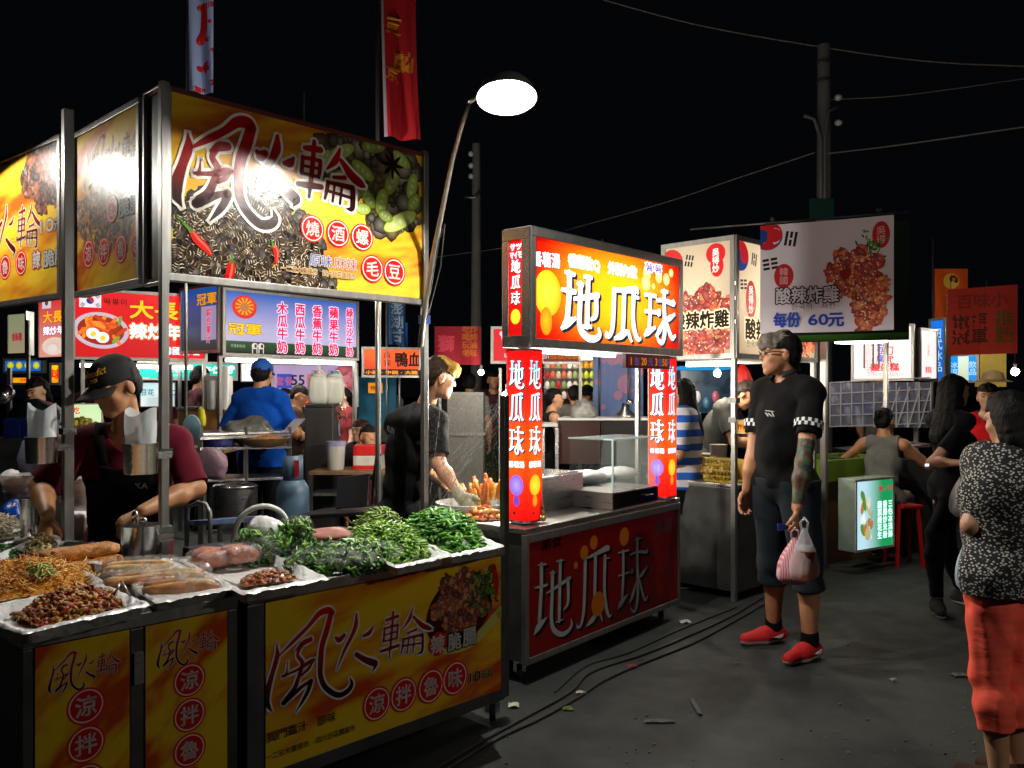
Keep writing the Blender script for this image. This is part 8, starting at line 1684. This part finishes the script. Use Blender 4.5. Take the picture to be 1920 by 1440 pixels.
u2 = thing('utility_pole', 'shorter concrete utility pole below the work lamp', 'utility pole', (P(893, 0, 15).x, 15, 0)); q = Vector((P(893, 0, 15).x, 15, 0)); MB().tube([q, q+UP*P(0, 270, 15).z], [.11, .07], 16).build('pole', CONC, u2, True, auto=True)
for v in (290, 312, 332): MB().ball(q+Vector((-.09, -.05, P(0, v, 15).z)), (.05, .05, .05)).build('insulator', M['white'], u2, True)
MB().tube([q+Vector((-.2, -.1, P(0, 372, 15).z)), q+Vector((-.03, -.12, P(0, 374, 15).z)), q+Vector((.06, -.1, P(0, 360, 15).z))], .03, 8).build('bracket', M['frame'], u2, True)
def wire(label, pts, r_=.012):
    o = MB().tube([Vector(p) for p in catmull([tuple(P(*p)) for p in pts], 8)], r_, 5).build('overhead_wire', mat('grey_wire', '#808080', .5), None, True); tag(o, label, 'wire', 'overhead wires')
wire('topmost overhead wire, sagging past the top of the tall pole', [(1080, -15, 14), (1300, 45, 13.5), (1540, 88, 13), (1740, 115, 12.5), (1960, 126, 12)])
wire('overhead wire from the tall pole down to the left', [(1528, 286, 13), (1380, 335, 14), (1240, 382, 15), (1060, 432, 17)])
wire('overhead wire from the tall pole out to the right edge', [(1535, 290, 13), (1700, 270, 12), (1960, 232, 11)])
wire('faint overhead wire at the right, above the banner', [(1555, 187, 13), (1700, 178, 12.5), (1960, 142, 12)], .008)
wire('faint overhead wire at the left of the shorter pole', [(1060, 437, 17), (960, 462, 17), (820, 482, 17)], .008)
# ------------------------------------------------------------------ cables and litter on the asphalt
def cable(label, pts, r_=.008):
    g = [tuple(G(u, v)+UP*r_) for u, v in pts]; o = MB().tube([Vector(p) for p in catmull(g, 8)], r_, 6).build('power_cable', M['rubber'], None, True); tag(o, label, 'cable', 'black power cables on the ground')
cable('black power cable nearest the viewer, running along the carts', [(800, 1470), (930, 1390), (1010, 1352), (1085, 1310), (1130, 1280), (1200, 1248), (1300, 1208), (1380, 1165), (1440, 1130)])
cable('black power cable beside the nearest one, closer to the carts', [(780, 1468), (900, 1395), (1000, 1340), (1070, 1300), (1110, 1262), (1210, 1228), (1290, 1195), (1370, 1158), (1430, 1122)])
cable('black power cable running under the red cart edge', [(1040, 1300), (1100, 1250), (1180, 1225), (1280, 1180), (1380, 1140)], .006)
def scrap(label, u, v, w, h, col, seed, name='paper_scrap'):
    c = G(u, v); r_ = random.Random(seed); g = [[c+Vector(((i/4-.5)*w, (j/4-.5)*h, .006+.012*r_.random()*(1 if 0 < i < 4 else .4))) for j in range(5)] for i in range(5)]
    o = MB().sheet(g).build(name, mat('scrap_'+col[1:], col, .7), None, solid=.002); o.rotation_euler.z = 0; tag(o, label, 'litter', 'litter on the asphalt')
scrap('crumpled white scrap at the caster of the yellow counter', 963, 1325, .05, .06, '#b8b4a8', 1); scrap('white scrap near the black cables', 1090, 1302, .05, .03, '#b0aca0', 2); scrap('white scrap behind the red cart corner', 1285, 1168, .07, .06, '#b8b4ac', 3); scrap('small red scrap beside the red cart', 1186, 1252, .05, .05, '#8a2a20', 4); scrap('tiny white scrap right of the red shoes', 1676, 1278, .03, .02, '#b0b0a8', 5); scrap('grey tape strip lying upright on the asphalt', 1305, 1328, .02, .2, '#4a4c48', 6); scrap('grey tape strip lying slanted on the asphalt', 1236, 1355, .14, .03, '#484a46', 7); scrap('torn pale scrap near the woman in coral trousers', 1800, 1268, .08, .05, '#5a5c58', 8); scrap('green leaf scrap left of the tape strips', 1065, 1332, .05, .03, '#4a5a20', 9)
r_ = random.Random(4); b = MB()
for k in range(160):
    u, v = r_.uniform(880, 1900), r_.uniform(1180, 1440); c = G(u, v); s_ = .003+.006*r_.random()**2; b.ball(c+UP*s_*.5, (s_, s_*.8, s_*.6), 5, 3)
o = b.build('gravel_specks', mat('pale_grit', '#6a6a60', .9, 0, .4, 30), None); o['kind'] = 'stuff'; tag(o, 'pale grit scattered over the asphalt', 'grit')
